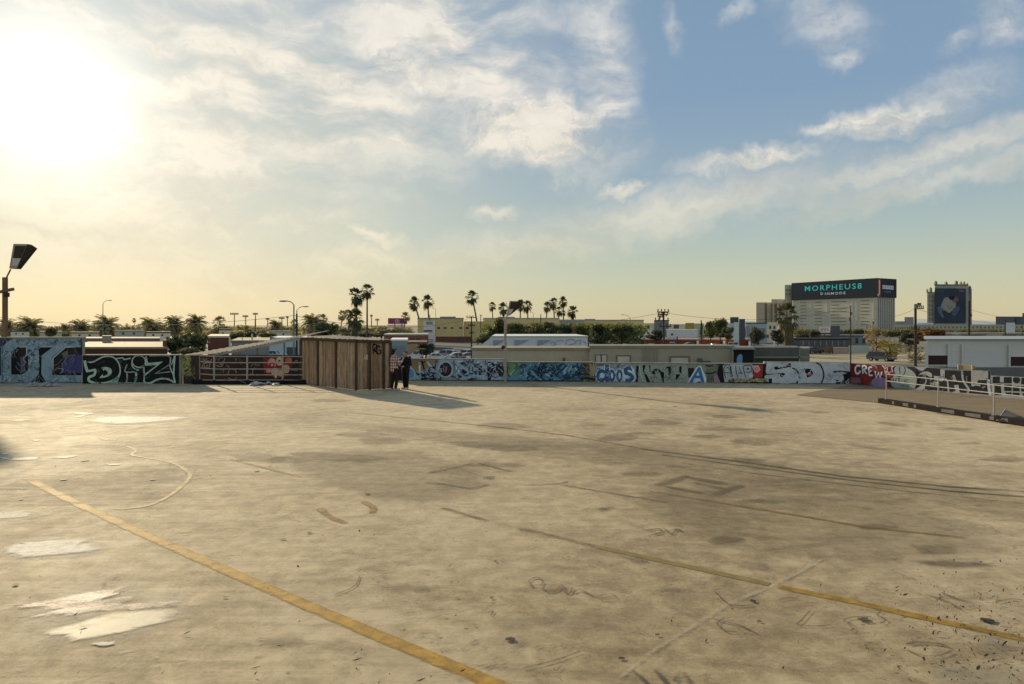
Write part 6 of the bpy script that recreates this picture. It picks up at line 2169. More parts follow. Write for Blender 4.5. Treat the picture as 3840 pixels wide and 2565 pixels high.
building('glass_building', 'pale glassy building with thin roof left of the big shaggy palm', 'building', 2796, 2876, 1214, 230, 14, bmat('pale_glassy', (128, 136, 134), 2.0), coping=DGREY, wins=[(2800, 1222, 2812, 1262), (2816, 1222, 2826, 1262), (2838, 1230, 2870, 1246), (2862, 1254, 2884, 1268)], wmat=glass_mat('blue_glass', (0.2, 0.23, 0.24), .2))
building('cream_building', 'cream block behind the big shaggy palm', 'building', 2876, 2924, 1208, 260, 14, CREAM, wins=[(2884, 1222, 2892, 1234), (2900, 1222, 2908, 1234)])
building('warehouse', 'pale warehouse front at the foot of the dark wrapped tower', 'building', 2984, 3280, 1262, 210, 25, bmat('pale_shop', (104, 106, 102), 2.0), coping=DGREY, wins=[(x, 1268, x + 10, 1288) for x in range(3000, 3270, 26)])
building('dark_shop', 'low dark shop front with flat canopy right of the big shaggy palm', 'building', 2960, 3190, 1274, 160, 10, DGREY, coping=mat('black_canopy', (0.02, 0.02, 0.02), .8, .2), wins=[(x, 1278, x + 3, 1296) for x in range(3010, 3180, 22)], wmat=GREYB)
t = thing('billboard', (P(3092, 0, 200).x, 200, ZG), 'small white billboard with reddish lettering marks before the dark wrapped tower', 'billboard')
b = MB()
box_px(b, 3072, 3113, 1225, 200, .5, 1248)
b.build('panel', bmat('billboard_pink', (190, 166, 158), 1.9, .1), t)
b = MB()
box_px(b, 3090, 3094, 1248.5, 200.1, .3)
b.build('leg', DGREY, t)
M = Mural(Plane((88, 199.9), (98, 199.9)), (2800, 1020, .25554), None, -99)
for a in [[(1090, 830), (1100, 870)], [(1120, 820), (1115, 860)], [(1140, 840), (1160, 840)], [(1150, 825), (1150, 865)], [(1175, 830), (1200, 860)]]:
    M.stroke(a, 9, pc(130, 70, 66), 0)
M.done(t, 'reddish lettering marks')
building('dark_box_building', 'dark cube beside the small white billboard', 'building', 3115, 3150, 1222, 205, 8, DGREY)

# ---- tower with dark wrap
LX, LY = 274.3, 670.0
t = thing('wrapped_tower', (LX, LY, ZG), 'tall pale office block with a dark wrapped top lettered MORPHEUS8', 'building', rz=math.atan2(-.856, .517))
ML = ORG[t]
TW = bmat('tower_white', (134, 129, 112), 2.6, .08, .08)
TS = bmat('tower_side', (118, 113, 102), 2.4, .08, .08)
zl = lambda z: z - ZG
Wd, Dp, ZB, ZT = 86.3, 30.0, zl(27.0), zl(43.9)


def lbox(b, x0, x1, y0, y1, z0, z1):
    return b.box(x0, x1, y0, y1, z0, z1, M=ML)


b = MB()
lbox(b, .9, Wd - .9, .9, Dp - .9, 0, ZB + 1)
b.build('wall', TW, t)
b = MB()
lbox(b, 0, Wd, 0, Dp, ZB, ZT)
wrap = b.build('roof_wrap', mat('dark_wrap', (0.034, 0.046, 0.056), .85, .12, .05), t)
LOUV = bmat('tower_louvre', (92, 90, 78), 2.2)
rw = random.Random(9)
for k in range(8):
    z = ZB - 2.3 - k * 3.05
    for x0, x1 in ((9, 16), (25, 32.5), (42, 57), (70.5, 78)):
        if rw.random() < .08:
            continue
        b = MB()
        xe = x1 if rw.random() < .8 else (x0 + x1) / 2
        lbox(b, x0, xe, .78, .88, z - rw.uniform(.5, .8), z + .05)
        b.build('window', LOUV, t)
for x in (4, 20, 37, 62, 66, 82):
    b = MB()
    lbox(b, x, x + .8, .72, .88, 0, ZB - .3)
    b.build('pier', bmat('tower_pier', (138, 134, 120), 2.6), t)
for k in range(9):
    b = MB()
    y = 2.6 + k * 2.9
    lbox(b, Wd - .88, Wd - .8, y, y + 1.3, 1, ZB - .5)
    b.build('window', bmat('tower_blue_window', (82, 86, 96), 1.8), t)
for k in range(9):
    b = MB()
    lbox(b, Wd - .79, Wd - .76, 1.0, Dp - 1, ZB - 2.2 - k * 3.0, ZB - 1.7 - k * 3.0)
    b.build('floor_band', TS, t)
b = MB()
lbox(b, 3, 9, 26, 31, 0, zl(44))
lbox(b, 3.4, 8.6, 26.4, 30.6, zl(44), zl(46))
# stair tower and stepped annexes at the left


def annex(x0, x1, y0, dep, d, nm, m):
    q3 = MB()
    box_px(q3, x0, x1, y0, d, dep)
    return q3.build(nm, m, t)


annex(2943, 2972, 1068, 12, 676, 'stair_tower', TW)
annex(2893, 2943, 1122, 20, 680, 'annex', TW)
annex(2836, 2893, 1134, 22, 684, 'annex', bmat('annex_wall', (142, 134, 116), 2.0))
for x0, x1, d in ((2869, 2876, 683.5), (2893, 2897, 679.5), (2904, 2914, 679.6), (2922, 2926, 679.6)):
    q3 = MB()
    box_px(q3, x0, x1, 1138, d, .3, 1240)
    q3.build('shadow_joint', bmat('joint_brown', (98, 82, 66), 1.8), t)
for x in (2948, 2959):
    for y in (1084, 1100):
        q3 = MB()
        box_px(q3, x, x + 5, y, 675.6, .3, y + 7)
        q3.build('window', LOUV, t)


def text_mesh(s, bold=0.0, spacing=1.0):
    cu = bpy.data.curves.new('lettering', 'FONT')
    cu.body = s
    cu.offset = bold
    cu.space_character = spacing
    cu.resolution_u = 3
    cu.extrude = 0.02
    o = bpy.data.objects.new('lettering', cu)
    col.objects.link(o)
    dg = bpy.context.evaluated_depsgraph_get()
    me = bpy.data.meshes.new_from_object(o.evaluated_get(dg))
    bpy.data.objects.remove(o)
    bpy.data.curves.remove(cu)
    return me


def sign_text(s, parent, M, h, width, m, bold=0.0, spacing=1.0, name='lettering'):
    """M places local x along the text, y up; scaled to the given height and width"""
    me = text_mesh(s, bold, spacing)
    xs = [v.co.x for v in me.vertices]
    ys = [v.co.y for v in me.vertices]
    sx, sy = width / (max(xs) - min(xs)), h / (max(ys) - min(ys))
    for v in me.vertices:
        v.co = M @ Vector(((v.co.x - min(xs)) * sx, (v.co.y - min(ys)) * sy, v.co.z))
    me.materials.clear()
    me.materials.append(m)
    o = bpy.data.objects.new(name, me)
    col.objects.link(o)
    o.parent = parent
    o['label'] = 'letters reading ' + s
    return o


FRONT = Plane((LX, LY), (LX + .517 * 80, LY - .856 * 80))


def fx(x, y):          # pixel -> local position on the wrapped front
    tt_, z = FRONT.hit(x, y)
    return tt_, z - ZG


Z7 = lambda x, y: (2800 + x * .25554, 1020 + y * .25554)
RX = Matrix(((1, 0, 0), (0, 0, -1), (0, 1, 0))).to_4x4()
TEALT = bmat('teal_letters', (58, 164, 152), 2.6, .04)
WHT = bmat('white_letters', (190, 192, 188), 2.4, .04)
xa, za = fx(*Z7(855, 282))
xb, zb_ = fx(*Z7(1690, 245))
sign_text('MORPHEUS8', wrap, Matrix.Translation((xa, -.06, (za + zb_) / 2)) @ RX, 5.0, xb - xa, TEALT, .012, 1.25)
xa, za = fx(*Z7(1150, 335))
xb, zb_ = fx(*Z7(1452, 328))
sign_text('INMODE', wrap, Matrix.Translation((xa, -.06, (za + zb_) / 2)) @ RX, 2.3, xb - xa, WHT, .02, 1.35)
xm, zm = fx(*Z7(1088, 333))
q3 = MB()
for pts_ in ([(0, 2.2), (0, .5), (1.0, 0), (2.0, .5), (2.0, 1.4)], [(1.0, 2.0), (1.0, 1.0)], [(2.0, 2.2), (2.0, 1.9)]):
    L_, R_ = strip([Vector(p) for p in pts_], .5)
    n_ = len(L_)
    q3.add([ML @ Vector((xm + p.x, -.07, zm + p.y)) for p in L_ + R_], [(i, i + 1, n_ + i + 1, n_ + i) for i in range(n_ - 1)])
q3.build('emblem', WHT, wrap, recalc=False)
# side of the wrap: red band, white lettering block, teal line
MS = Matrix(((0, 0, 1, Wd + .05), (1, 0, 0, 0), (0, 1, 0, 0), (0, 0, 0, 1)))
q3 = MB()
for (y0, y1, z0, z1) in ((0.4, 5.4, ZB + .3, ZT - .4),):
    q3.box(Wd + .02, Wd + .06, y0, y1, z0, z1, M=ML)
q3.build('red_band', bmat('wrap_red', (110, 52, 46), 2.0), wrap)
q3 = MB()
q3.box(Wd + .07, Wd + .10, 2.4, 4.2, ZB + 2.5, ZT - 1.6, M=ML)
q3.box(Wd + .07, Wd + .10, .6, 2.39, ZB + 1.0, ZB + 2.9, M=ML)
q3.build('white_stripe', bmat('pinkish_white', (176, 152, 144), 2.2), wrap)
for k_ in range(7):          # bold white lettering, too blurred to read
    q3 = MB()
    y0_ = 8.0 + k_ * 2.5
    q3.box(Wd + .02, Wd + .06, y0_, y0_ + 2.0, ZB + 7.6 - .05 * k_, ZB + 11.0 - .05 * k_, M=ML)
    q3.box(Wd + .061, Wd + .07, y0_ + .7, y0_ + 1.3, ZB + 8.4 + (k_ % 2), ZB + 9.4 + (k_ % 2) * .8, M=ML)
    q3.mi = [0] * 6 + [1] * 6
    q3.build('lettering', [WHT, DGREY], wrap)
q3 = MB()
q3.box(Wd + .02, Wd + .06, 11, 21, ZB + 4.6, ZB + 5.9, M=ML)
q3.build('teal_line', bmat('dull_teal', (66, 86, 90), 2.0), wrap)

# ---- gothic tower with dark poster
GO = bmat('gothic_stone', (122, 119, 108), 2.4, .12, .1)
GOD = bmat('gothic_dark', (92, 90, 80), 2.2, .12, .1)
d = 700
t = thing('gothic_tower', (P(3560, 0, d).x, d + 15, ZG), 'grey stone tower with pinnacles and a dark poster of a seated figure', 'building')
ORG[t] = Matrix.Translation(t.location)
q3 = MB()
box_px(q3, 3506, 3632, 1068, d, 30)
q3.build('wall', GO, t)
q3 = MB()
box_px(q3, 3477, 3506, 1094, d + 2, 24)
q3.build('shoulder', GO, t)
q3 = MB()
box_px(q3, 3632, 3644, 1082, d + 2, 24)
q3.build('shoulder', GOD, t)
for x, y0, w_, d_ in [(3510, 1052, 8, d), (3549, 1054, 7, d), (3587, 1051, 9, d), (3604, 1054, 5, d + 10), (3616, 1054, 5, d + 10), (3478, 1082, 4, d + 1), (3491, 1076, 7, d + 1), (3638, 1070, 6, d + 1), (3628, 1060, 5, d)]:
    a_, b_ = P(x - w_ / 2, y0, d_), P(x + w_ / 2, 1098 if x < 3500 or x > 3630 else 1070, d_)
    q3 = MB()
    q3.box(a_.x, b_.x, d_ - .5, d_ + 1.5, b_.z, a_.z - 1.6)
    mx_ = (a_.x + b_.x) / 2
    q3.add([(a_.x, d_ - .5, a_.z - 1.59), (b_.x, d_ - .5, a_.z - 1.59), (b_.x, d_ + 1.5, a_.z - 1.59), (a_.x, d_ + 1.5, a_.z - 1.59), (mx_, d_ + .5, a_.z)], [(0, 1, 4), (1, 2, 4), (2, 3, 4), (3, 0, 4)])
    q3.build('pinnacle', GOD, t)
q3 = MB()
box_px(q3, 3504, 3628, 1066, d - .6, .55, 1071)
q3.build('cornice', GOD, t)
for cx_ in (3484, 3494):
    for k in range(6):
        q3 = MB()
        box_px(q3, cx_, cx_ + 5, 1106 + k * 17, d + 1.7, .28, 1117 + k * 17)
        q3.build('window', LOUV, t)
q3 = MB()
box_px(q3, 3506, 3590, 1072, d - .5, .45, 1080)
q3.build('pale_band', bmat('pale_band', (116, 118, 116), 2.0), t)
q3 = MB()
box_px(q3, 3622, 3629, 1082, d - .5, .45, 1205)
q3.build('pale_band', bmat('pale_band', (116, 118, 116)), t)
q3 = MB()
box_px(q3, 3505, 3621.5, 1082, d - .9, .85, 1212)
poster = q3.build('poster', mat('navy_poster', (0.05, 0.062, 0.085), .7, .3, .06), t)
M = Mural(Plane((400, d - 1.0), (480, d - 1.0)), (3340, 1030, .21295), None, -99)
M.poly([(940, 420), (1000, 400), (1060, 420), (1110, 480), (1150, 500), (1140, 580), (1090, 620), (1030, 675), (950, 620), (885, 570), (910, 490)], pc(112, 108, 98), 2)
M.ell(1135, 440, 62, 46, pc(96, 64, 66), -10).ell(1075, 410, 50, 36, pc(28, 26, 28, 2))
M.poly([(820, 590), (850, 560), (900, 580), (960, 640), (900, 640), (940, 740), (910, 760), (850, 680)], pc(64, 76, 96), 3)
M.poly([(1090, 620), (1140, 570), (1200, 560), (1215, 610), (1160, 690), (1110, 730), (1080, 690)], pc(62, 68, 86), 3)
M.stroke([(1000, 540), (1040, 600), (1080, 560)], 14, pc(86, 82, 76))
M.stroke([(800, 285), (940, 285)], 10, pc(70, 72, 84), 0)
for x in (1215, 1245, 1275):
    M.stroke([(x, 265), (x + 15, 300)], 14, pc(92, 88, 108), 0)
o = M.done(t, 'seated figure in a pale sweater and jeans leaning forward')

# ---- long classical block, right horizon blocks
cw = [(x, 1226, x + 4, 1246) for x in range(3356, 3440, 9)] + [(x, 1224, x + 5, 1231) for x in range(3466, 3830, 15)]
building('classical_building', 'long pale classical block with rows of small windows on the right horizon', 'building', 3350, 3840 + 60, 1217, 480, 30, bmat('pale_stone', (142, 138, 118), 1.9), wins=cw, wmat=bmat('stone_shade', (84, 82, 74), 1.8), extra=[('penthouse', 3392, 1189, 3426, 1217, 485, 12, bmat('mauve_grey', (120, 112, 112), 1.9)), ('penthouse', 3356, 1205, 3396, 1217, 484, 12, GREYB), ('penthouse', 3440, 1211, 3500, 1217, 482, 12, WHITE_B)])
building('grey_building', 'dark grey stepped block at the right edge of the skyline', 'building', 3734, 3850, 1187, 560, 30, bmat('blue_grey', (84, 84, 86), 1.8), extra=[('penthouse', 3834, 1174, 3860, 1187, 565, 20, bmat('blue_grey', (84, 84, 86))), ('bay', 3810, 1190, 3826, 1215, 559, .8, DGREY)])
building('white_building', 'small white gabled shop above the long white building roof', 'building', 3772, 3806, 1210, 260, 10, WHITE_B)
building('shop_row', 'dim row of low roofs behind the long white building', 'building', 3546, 3900, 1250, 150, 20, bmat('dim_roofs', (94, 92, 84), 1.9, .3, .5), extra=[('roof_unit', 3568, 1252, 3600, 1262, 90, 3, GREYB), ('roof_unit', 3610, 1254, 3680, 1264, 92, 3, DGREY), ('roof_unit', 3768, 1258, 3812, 1272, 84, 3, mat('black_canopy', (0.02, 0.02, 0.02))), ('roof_unit', 3700, 1256, 3760, 1263, 92, 3, GREYB)])

# ---- long white building at right, near
WB2 = mat('painted_white_wall', (0.74, 0.7, 0.62), .85, .09, .4, stretch=(.3, 1, 3))
MAR = mat('maroon_window', (0.045, 0.012, 0.012), .5, .3, 2.0)
t = thing('white_building', (P(3700, 0, 45).x, 50, ZG), 'long white painted building with maroon windows behind the right parapet', 'building')
q3 = MB()
box_px(q3, 3474, 4300, 1274, 45, 12)
q3.build('wall', WB2, t)
q3 = MB()
box_px(q3, 3468, 4300, 1378, 44.7, .27, 1420)
q3.build('plinth', bmat('grey_plinth', (84, 82, 78), 2.2), t)
for x0, x1, y0 in ((3470, 3481, 1283), (3554, 3563, 1290), (3606, 3614, 1290), (3782, 3790, 1292), (4020, 4030, 1292)):
    q3 = MB()
    box_px(q3, x0, x1, y0, 44.85, .13, 1377)
    q3.build('pilaster', WB2, t)
for x0, x1, y0, y1 in ((3477, 3553, 1333, 1367), (3787, 3868, 1338, 1372), (4060, 4140, 1338, 1372)):
    q3 = MB()
    box_px(q3, x0 - 5, x1 + 5, y0 - 3, 44.9, .09, y1 + 6)
    fr = q3.build('window', WB2, t)
    q3 = MB()
    box_px(q3, x0, x1, y0, 44.86, .03, y1)
    q3.build('pane', MAR, fr)
q3 = MB()
box_px(q3, 3464, 4300, 1271, 44.8, 12.4, 1273.6)
q3.build('roof', bmat('roof_edge', (112, 116, 116), 2.2), t)

# tan pallet fence and pale block wall by the dirt lot
t = thing('pallet_fence', (P(3100, 0, 150).x, 150, ZG), 'rough brown timber fence at the back of the tan dirt lot', 'fence')
rr = random.Random(77)
q3 = MB()
x = 3022
while x < 3120:
    w_ = rr.uniform(4, 9)
    box_px(q3, x, x + w_, rr.uniform(1298, 1306), 150 + rr.uniform(0, .2), .12, 1333)
    x += w_ + rr.uniform(.3, 2)
q3.build('boards', mat('rough_boards', (0.26, 0.16, 0.085), .9, .5, .9), t)
q3 = MB()
box_px(q3, 3020, 3122, 1312, 150.4, .12, 1316)
q3.build('rail', mat('pale_batten', (0.5, 0.42, 0.26)), t)
building('block_wall', 'pale pinkish low block stack right of the rough brown fence', 'wall', 3124, 3180, 1303, 148, 2, bmat('pinkish_blocks', (128, 112, 96), 2.0, .3, .8))
building('block_wall', 'pale grey low wall behind the car with the silver roof', 'wall', 3182, 3278, 1296, 152, .5, bmat('pale_wall', (134, 136, 128), 2.1))

# ================================================================ street lamps, floodlights, poles, wires
POLE = mat('creosote_pole', (0.05, 0.038, 0.03), .9, .35, 1.5, stretch=(1, 1, .2))
STEEL = mat('dull_steel', (0.22, 0.21, 0.18), .6, .15, 3.0, spec=.4)
HSTEEL = mat('hazy_steel', (0.38, 0.32, 0.24), .8, .1, 3.0)  # steel paled to carry the haze of distance


def street_lamp(x, y_arm, d, dirx, label, y_lamp, reach_px, m=STEEL):
    p = P(x, y_arm, d)
    t = thing('street_lamp', (p.x, d, ZG), label, 'street lamp', 'curved arm street lamps')
    s = d / FPX
    q3 = MB()
    q3.tube([(p.x, d, ZG), (p.x, d, p.z)], [.11, .07], 8)
    q3.build('pole', m, t)
    q3 = MB()
    zl_ = P(0, y_lamp, d).z
    e = Vector((p.x + dirx * reach_px * s, d, zl_))
    q3.tube(catmull([(p.x, d, p.z - .05), (p.x + dirx * reach_px * s * .35, d, p.z + (zl_ - p.z) * .65), e], 4), .05, 6)
    q3.build('arm', m, t)
    q3 = MB()
    q3.ball((e.x + dirx * .35, d, e.z - .04), .5, .18, .09)
    q3.build('lamp_head', m, t)


street_lamp(386, 1139, 150, 1, 'single curved arm street lamp above the dark starry date palm', 1126, 20)
street_lamp(1102, 1142, 75, -1, 'taller curved street lamp with its head to the left, by the black utility pole', 1128, 28)
street_lamp(1113, 1163, 110, 1, 'shorter curved street lamp with its head to the right, on the black utility pole', 1149, 26)
street_lamp(1634, 1162, 240, -1, 'faint street lamp left of the lone tall fan palm', 1155, 6)
street_lamp(2364, 1196, 200, -1, 'thin street lamp in front of the ochre block', 1180, 24)
street_lamp(2000, 1176, 260, -1, 'faint street lamp right of the tilted lantern', 1170, 6)

for i, (x, y, w_, lb) in enumerate([(879, 1177, 32, 'widest stadium floodlight mast left of the others'), (921, 1186, 22, 'second stadium floodlight mast, slightly lower'), (958, 1177, 20, 'third stadium floodlight mast with a stout pole'), (1004, 1196, 14, 'faint low stadium floodlight mast'), (1057, 1193, 22, 'pale stadium floodlight mast near the street lamps'), (1078, 1190, 10, 'narrow stadium floodlight mast beside the street lamp pole'), (1415, 1199, 16, 'stadium floodlight mast left of the magenta billboard'), (1393, 1184, 10, 'small stadium floodlight mast right of the tall palms')]):
    d = 600
    p = P(x, y, d)
    t = thing('floodlight_mast', (p.x, d, ZG), lb, 'floodlight', 'stadium floodlights on the left horizon')
    q3 = MB()
    q3.tube([(p.x, d, ZG), (p.x, d, p.z + 1)], [.55, .4], 6)
    q3.build('mast', HSTEEL, t)
    ww = w_ * d / FPX
    q3 = MB()
    q3.box(p.x - ww / 2, p.x + ww / 2, d - .3, d + .3, p.z - .35, p.z + .1)
    for k in range(5):
        xx = p.x - ww / 2 + ww * (k + .5) / 5
        q3.box(xx - ww * .07, xx + ww * .07, d - .6, d - .31, p.z - .8, p.z + .9)
    q3.build('lamp_rack', HSTEEL, t)


def utility_pole(x, ytop, d, w_px, label, arms=(), transf=None, lean=0, stub=None):
    p = P(x, ytop, d)
    s = d / FPX
    xb = p.x + lean * s
    t = thing('utility_pole', (xb, d, ZG), label, 'utility pole', 'timber utility poles')
    q3 = MB()
    r = w_px * s / 2
    q3.tube([(xb, d, ZG), (p.x, d, p.z)], [r * 1.15, r * .85], 9)
    q3.build('pole', POLE, t)
    for (yy, x0, x1) in arms:
        z = P(0, yy, d).z
        q3 = MB()
        q3.bar((p.x + x0 * s, d - r, z), (p.x + x1 * s, d - r, z), .08, .1)
        for k in range(4):
            xx = p.x + (x0 + (x1 - x0) * (k + .3) / 3.6) * s
            q3.tube([(xx, d - r, z + .07), (xx, d - r, z + .26)], .05, 6)
        q3.build('cross_arm', POLE, t)
    if transf:
        for (tx, ty, th) in transf:
            q3 = MB()
            c = P(0, ty, d)
            q3.tube([(p.x + tx * s, d - r * 2, c.z - th * s / 2), (p.x + tx * s, d - r * 2, c.z + th * s / 2)], th * s * .33, 10)
            q3.build('transformer', DGREY, t)
    return t


utility_pole(1113, 1177, 48, 7.5, 'black utility pole behind the left railing under the right facing lamp')
utility_pole(2487, 1168, 60, 7, 'brown utility pole carrying platforms and transformers beside the dark slab', [(1170, -24, 22), (1180, -20, 18), (1188, -22, 4), (1202, -34, 22), (1225, -16, 30)], [(-14, 1189, 10), (10, 1182, 8), (-18, 1197, 7)], lean=9)
utility_pole(2539, 1262, 58, 5.5, 'leaning dark utility pole right of the platform pole', lean=13)
utility_pole(2531, 1290, 50, 2.4, 'thin straight post between the two brown poles')
utility_pole(1768, 1186, 90, 5, 'utility pole with cross arms below the lone tall fan palm', [(1190, -20, 20), (1222, -14, 14), (1250, -8, 8)])
utility_pole(3190, 1146, 75, 4.5, 'slim black pole with a box in front of the dark wrapped tower', [(1180, -3, 3)], [(-5, 1197, 14)])
utility_pole(3433, 1140, 62, 10, 'thick black utility pole with transformer top left of the white building', [(1157, 4, 28), (1147, 4, 18), (1234, -20, 14)], [(-2, 1149, 12)])
utility_pole(3634, 1128, 80, 7, 'black utility pole crossing the right edge of the gothic tower', [(1186, -2, 8)])
utility_pole(3769, 1200, 90, 4.5, 'short black pole on the roofs near the right edge')
utility_pole(3833, 1212, 100, 2.4, 'very thin dark post at the right edge of the skyline')
utility_pole(3274, 1204, 150, 3, 'thin pole with small box before the straw coloured tree', [(1212, -3, 3)])
utility_pole(957, 1196, 260, 4, 'stubby hazy post under the floodlights')
utility_pole(1612, 1180, 240, 3, 'thin hazy mast right of the slender palms')
utility_pole(1803, 1180, 250, 3, 'thin hazy post beside the ochre wing', [(1184, -6, 6)])
utility_pole(2028, 1178, 255, 3.5, 'thin hazy post left of the palm cluster')

WIRE = mat('black_wire', (0.03, 0.03, 0.03), .7, .1)


def wire(a, c, sag, label, r=.014):
    q3 = MB()
    pts = [a.lerp(c, k / 14) - Vector((0, 0, sag * 4 * (k / 14) * (1 - k / 14))) for k in range(15)]
    q3.tube(pts, r, 5)
    tag(q3.build('power_line', WIRE), label, 'wire', 'overhead wires')


wire(P(3433, 1158, 62), P(3634, 1150, 80), .6, 'overhead wire from the thick pole to the pole at the gothic tower')
wire(P(3634, 1160, 80), P(3920, 1196, 100), .5, 'overhead wire sloping down right of the gothic tower')
wire(P(3190, 1180, 75), P(3433, 1158, 62), .7, 'overhead wire left of the thick pole')
wire(P(2487, 1172, 60), P(3190, 1150, 75), 1.0, 'long overhead wire between platform pole and slim black pole')
wire(P(1768, 1190, 90), P(2487, 1172, 60), 1.1, 'long overhead wire over the middle tree line')
wire(P(-60, 1182, 60), P(1113, 1182, 48), .8, 'overhead wire crossing the hazy date palms')
wire(P(1113, 1186, 48), P(1768, 1192, 90), 1.0, 'overhead wire crossing behind the tall palms', .016)

# ================================================================ cars
TYRE = mat('tyre_rubber', (0.02, 0.02, 0.02), .9, .2, 4.0)
RIM = mat('wheel_rim', (0.35, 0.35, 0.35), .35, .1, 4.0, metal=.8)
CGL = glass_mat('car_glass', (0.03, 0.035, 0.04), .06)
HEADL = mat('headlight', (0.7, 0.7, 0.66), .15, .05, 5.0, spec=.6)
TAILL = mat('tail_light', (0.3, 0.02, 0.015), .3, .1, 5.0)
CARP = {}


def car_paint(nm, c):
    if nm not in CARP:
        m, nt, bs, out = new_mat('car_paint_' + nm)
        tc = nt.new('ShaderNodeTexCoord').outputs['Object']
        nt.l.new(nt.v('SCALE', c, scale=nt.mapr(nt.noise(tc, 1.5, 3.0), .3, .7, .85, 1.1)), bs.inputs['Base Color'])
        bs.inputs['Roughness'].default_value = .28
        bs.inputs['Coat Weight'].default_value = .6
        bs.inputs['Coat Roughness'].default_value = .06
        CARP[nm] = m
    return CARP[nm]


PROF = {  # side profiles: lower body, cabin (x forward)
    'sedan': ([(-2.25, .38), (-2.3, .72), (-2.2, .92), (-1.55, .97), (-.6, .95), (.75, .93), (1.6, .86), (2.15, .74), (2.25, .5), (2.2, .3), (-2.2, .28)], [(-1.6, .95), (-1.0, 1.38), (-.5, 1.44), (.2, 1.42), (.95, .92)]),
    'suv': ([(-2.25, .42), (-2.3, .8), (-2.22, 1.05), (-1.5, 1.07), (.8, 1.04), (1.7, .98), (2.2, .84), (2.28, .55), (2.2, .34), (-2.2, .32)], [(-2.2, 1.04), (-1.95, 1.6), (-1.5, 1.7), (.1, 1.7), (.5, 1.6), (1.1, 1.03)]),
    'pickup': ([(-2.6, .5), (-2.62, .85), (-2.58, 1.1), (-.75, 1.1), (.95, 1.08), (1.8, 1.04), (2.35, .92), (2.45, .6), (2.35, .38), (-2.5, .38)], [(-.8, 1.08), (-.62, 1.68), (-.3, 1.76), (.5, 1.74), (1.15, 1.07)]),
}


def make_car(kind, paint):
    t = thing('parked_car', (0, 0, 0), 'car', 'car')
    low, cab = PROF[kind]
    W2 = .9
    q3 = MB()
    n = len(low)
    vs = []
    for y, k in ((-W2 + .06, .985), (-W2, 1), (W2, 1), (W2 - .06, .985)):
        for (x, z) in low:
            zz = z if y in (-W2, W2) else z
            vs.append((x * (1 if abs(y) < W2 - .01 else .99), y * (1 if z < .8 else .965), zz))
    fs = []
    for r_ in range(3):
        for i in range(n):
            fs.append((r_ * n + i, r_ * n + (i + 1) % n, (r_ + 1) * n + (i + 1) % n, (r_ + 1) * n + i))
    tri = tessellate_polygon([[Vector((x, z, 0)) for x, z in low]])
    fs += [tuple(i for i in tr) for tr in tri] + [tuple(i + 3 * n for i in tr) for tr in tri]
    q3.add(vs, fs)
    # cabin, narrowing to the roof
    zb = min(z for x, z in cab)
    zt = max(z for x, z in cab)
    m_ = len(cab)
    wy = lambda z: W2 * .95 - (z - zb) / (zt - zb) * .2
    vs = [(x, -wy(z), z) for x, z in cab] + [(x, wy(z), z) for x, z in cab]
    tri = tessellate_polygon([[Vector((x, z, 0)) for x, z in cab]])
    q3.add(vs, [(i, i + 1, m_ + i + 1, m_ + i) for i in range(m_ - 1)] + [tuple(tr) for tr in tri] + [tuple(i + m_ for i in tr) for tr in tri])
    q3.smooth = False
    q3.build('body', paint, t, bevel=.035)
    # glazing just proud of the cabin
    for nm, (a, c) in (('rear_window', (0, 1)), ('windscreen', (m_ - 2, m_ - 1))):
        (xa_, za_), (xc, zc) = cab[a], cab[c]
        l1, l2 = .14, .88
        e = []
        for l in (l1, l2):
            x, z = xa_ + (xc - xa_) * l, za_ + (zc - za_) * l
            off = Vector((-(zc - za_), 0, (xc - xa_))).normalized() * .05
            if off.z < 0:
                off = -off
            e += [(x + off.x, -wy(z) * .86, z + off.z), (x + off.x, wy(z) * .86, z + off.z)]
        q3 = MB()
        q3.quad(e[0], e[1], e[3], e[2])
        q3.build(nm, CGL, t, recalc=False)
    xs_ = [x for x, z in cab if z > zt - .25]
    x0, x1 = min(xs_), max(xs_)
    for sgn in (-1, 1):
        for u0, u1 in ((0.02, .47), (.53, .98)):
            q3 = MB()
            zlo, zhi = zb + .08, zt - .1
            bx0, bx1 = cab[0][0] + .35, cab[-1][0] - .35
            f0, f1 = x0 + (x1 - x0) * u0, x0 + (x1 - x0) * u1
            g0, g1 = bx0 + (bx1 - bx0) * u0, bx0 + (bx1 - bx0) * u1
            q3.quad((g0, sgn * (wy(zlo) + .04), zlo), (g1, sgn * (wy(zlo) + .04), zlo), (f1, sgn * (wy(zhi) + .04), zhi), (f0, sgn * (wy(zhi) + .04), zhi))
            q3.build('side_window', CGL, t, recalc=False)
        for xw in (-1.38, 1.38) if kind != 'pickup' else (-1.6, 1.5):
            q3 = MB()
            q3.tube([(xw, sgn * .70, .34), (xw, sgn * .93, .34)], .34, 16)
            wh = q3.build('wheel', TYRE, t)
            q3 = MB()
            q3.tube([(xw, sgn * .931, .34), (xw, sgn * .945, .34)], .2, 10)
            q3.build('rim', RIM, wh)
        q3 = MB()
        xf = max(x for x, z in low)
        q3.box(xf - .12, xf + .012, sgn * .5 - .2, sgn * .5 + .2, .62, .76)
        q3.build('headlight', HEADL, t)
        q3 = MB()
        xr = min(x for x, z in low)
        q3.box(xr - .012, xr + .1, sgn * .55 - .18, sgn * .55 + .18, .74, .9)
        q3.build('tail_light', TAILL, t)
    return t


def swap_paint(t, m):
    for o in col.objects:
        if o.parent == t and o.name.startswith('body'):
            o.data = o.data.copy()
            o.data.materials[0] = m


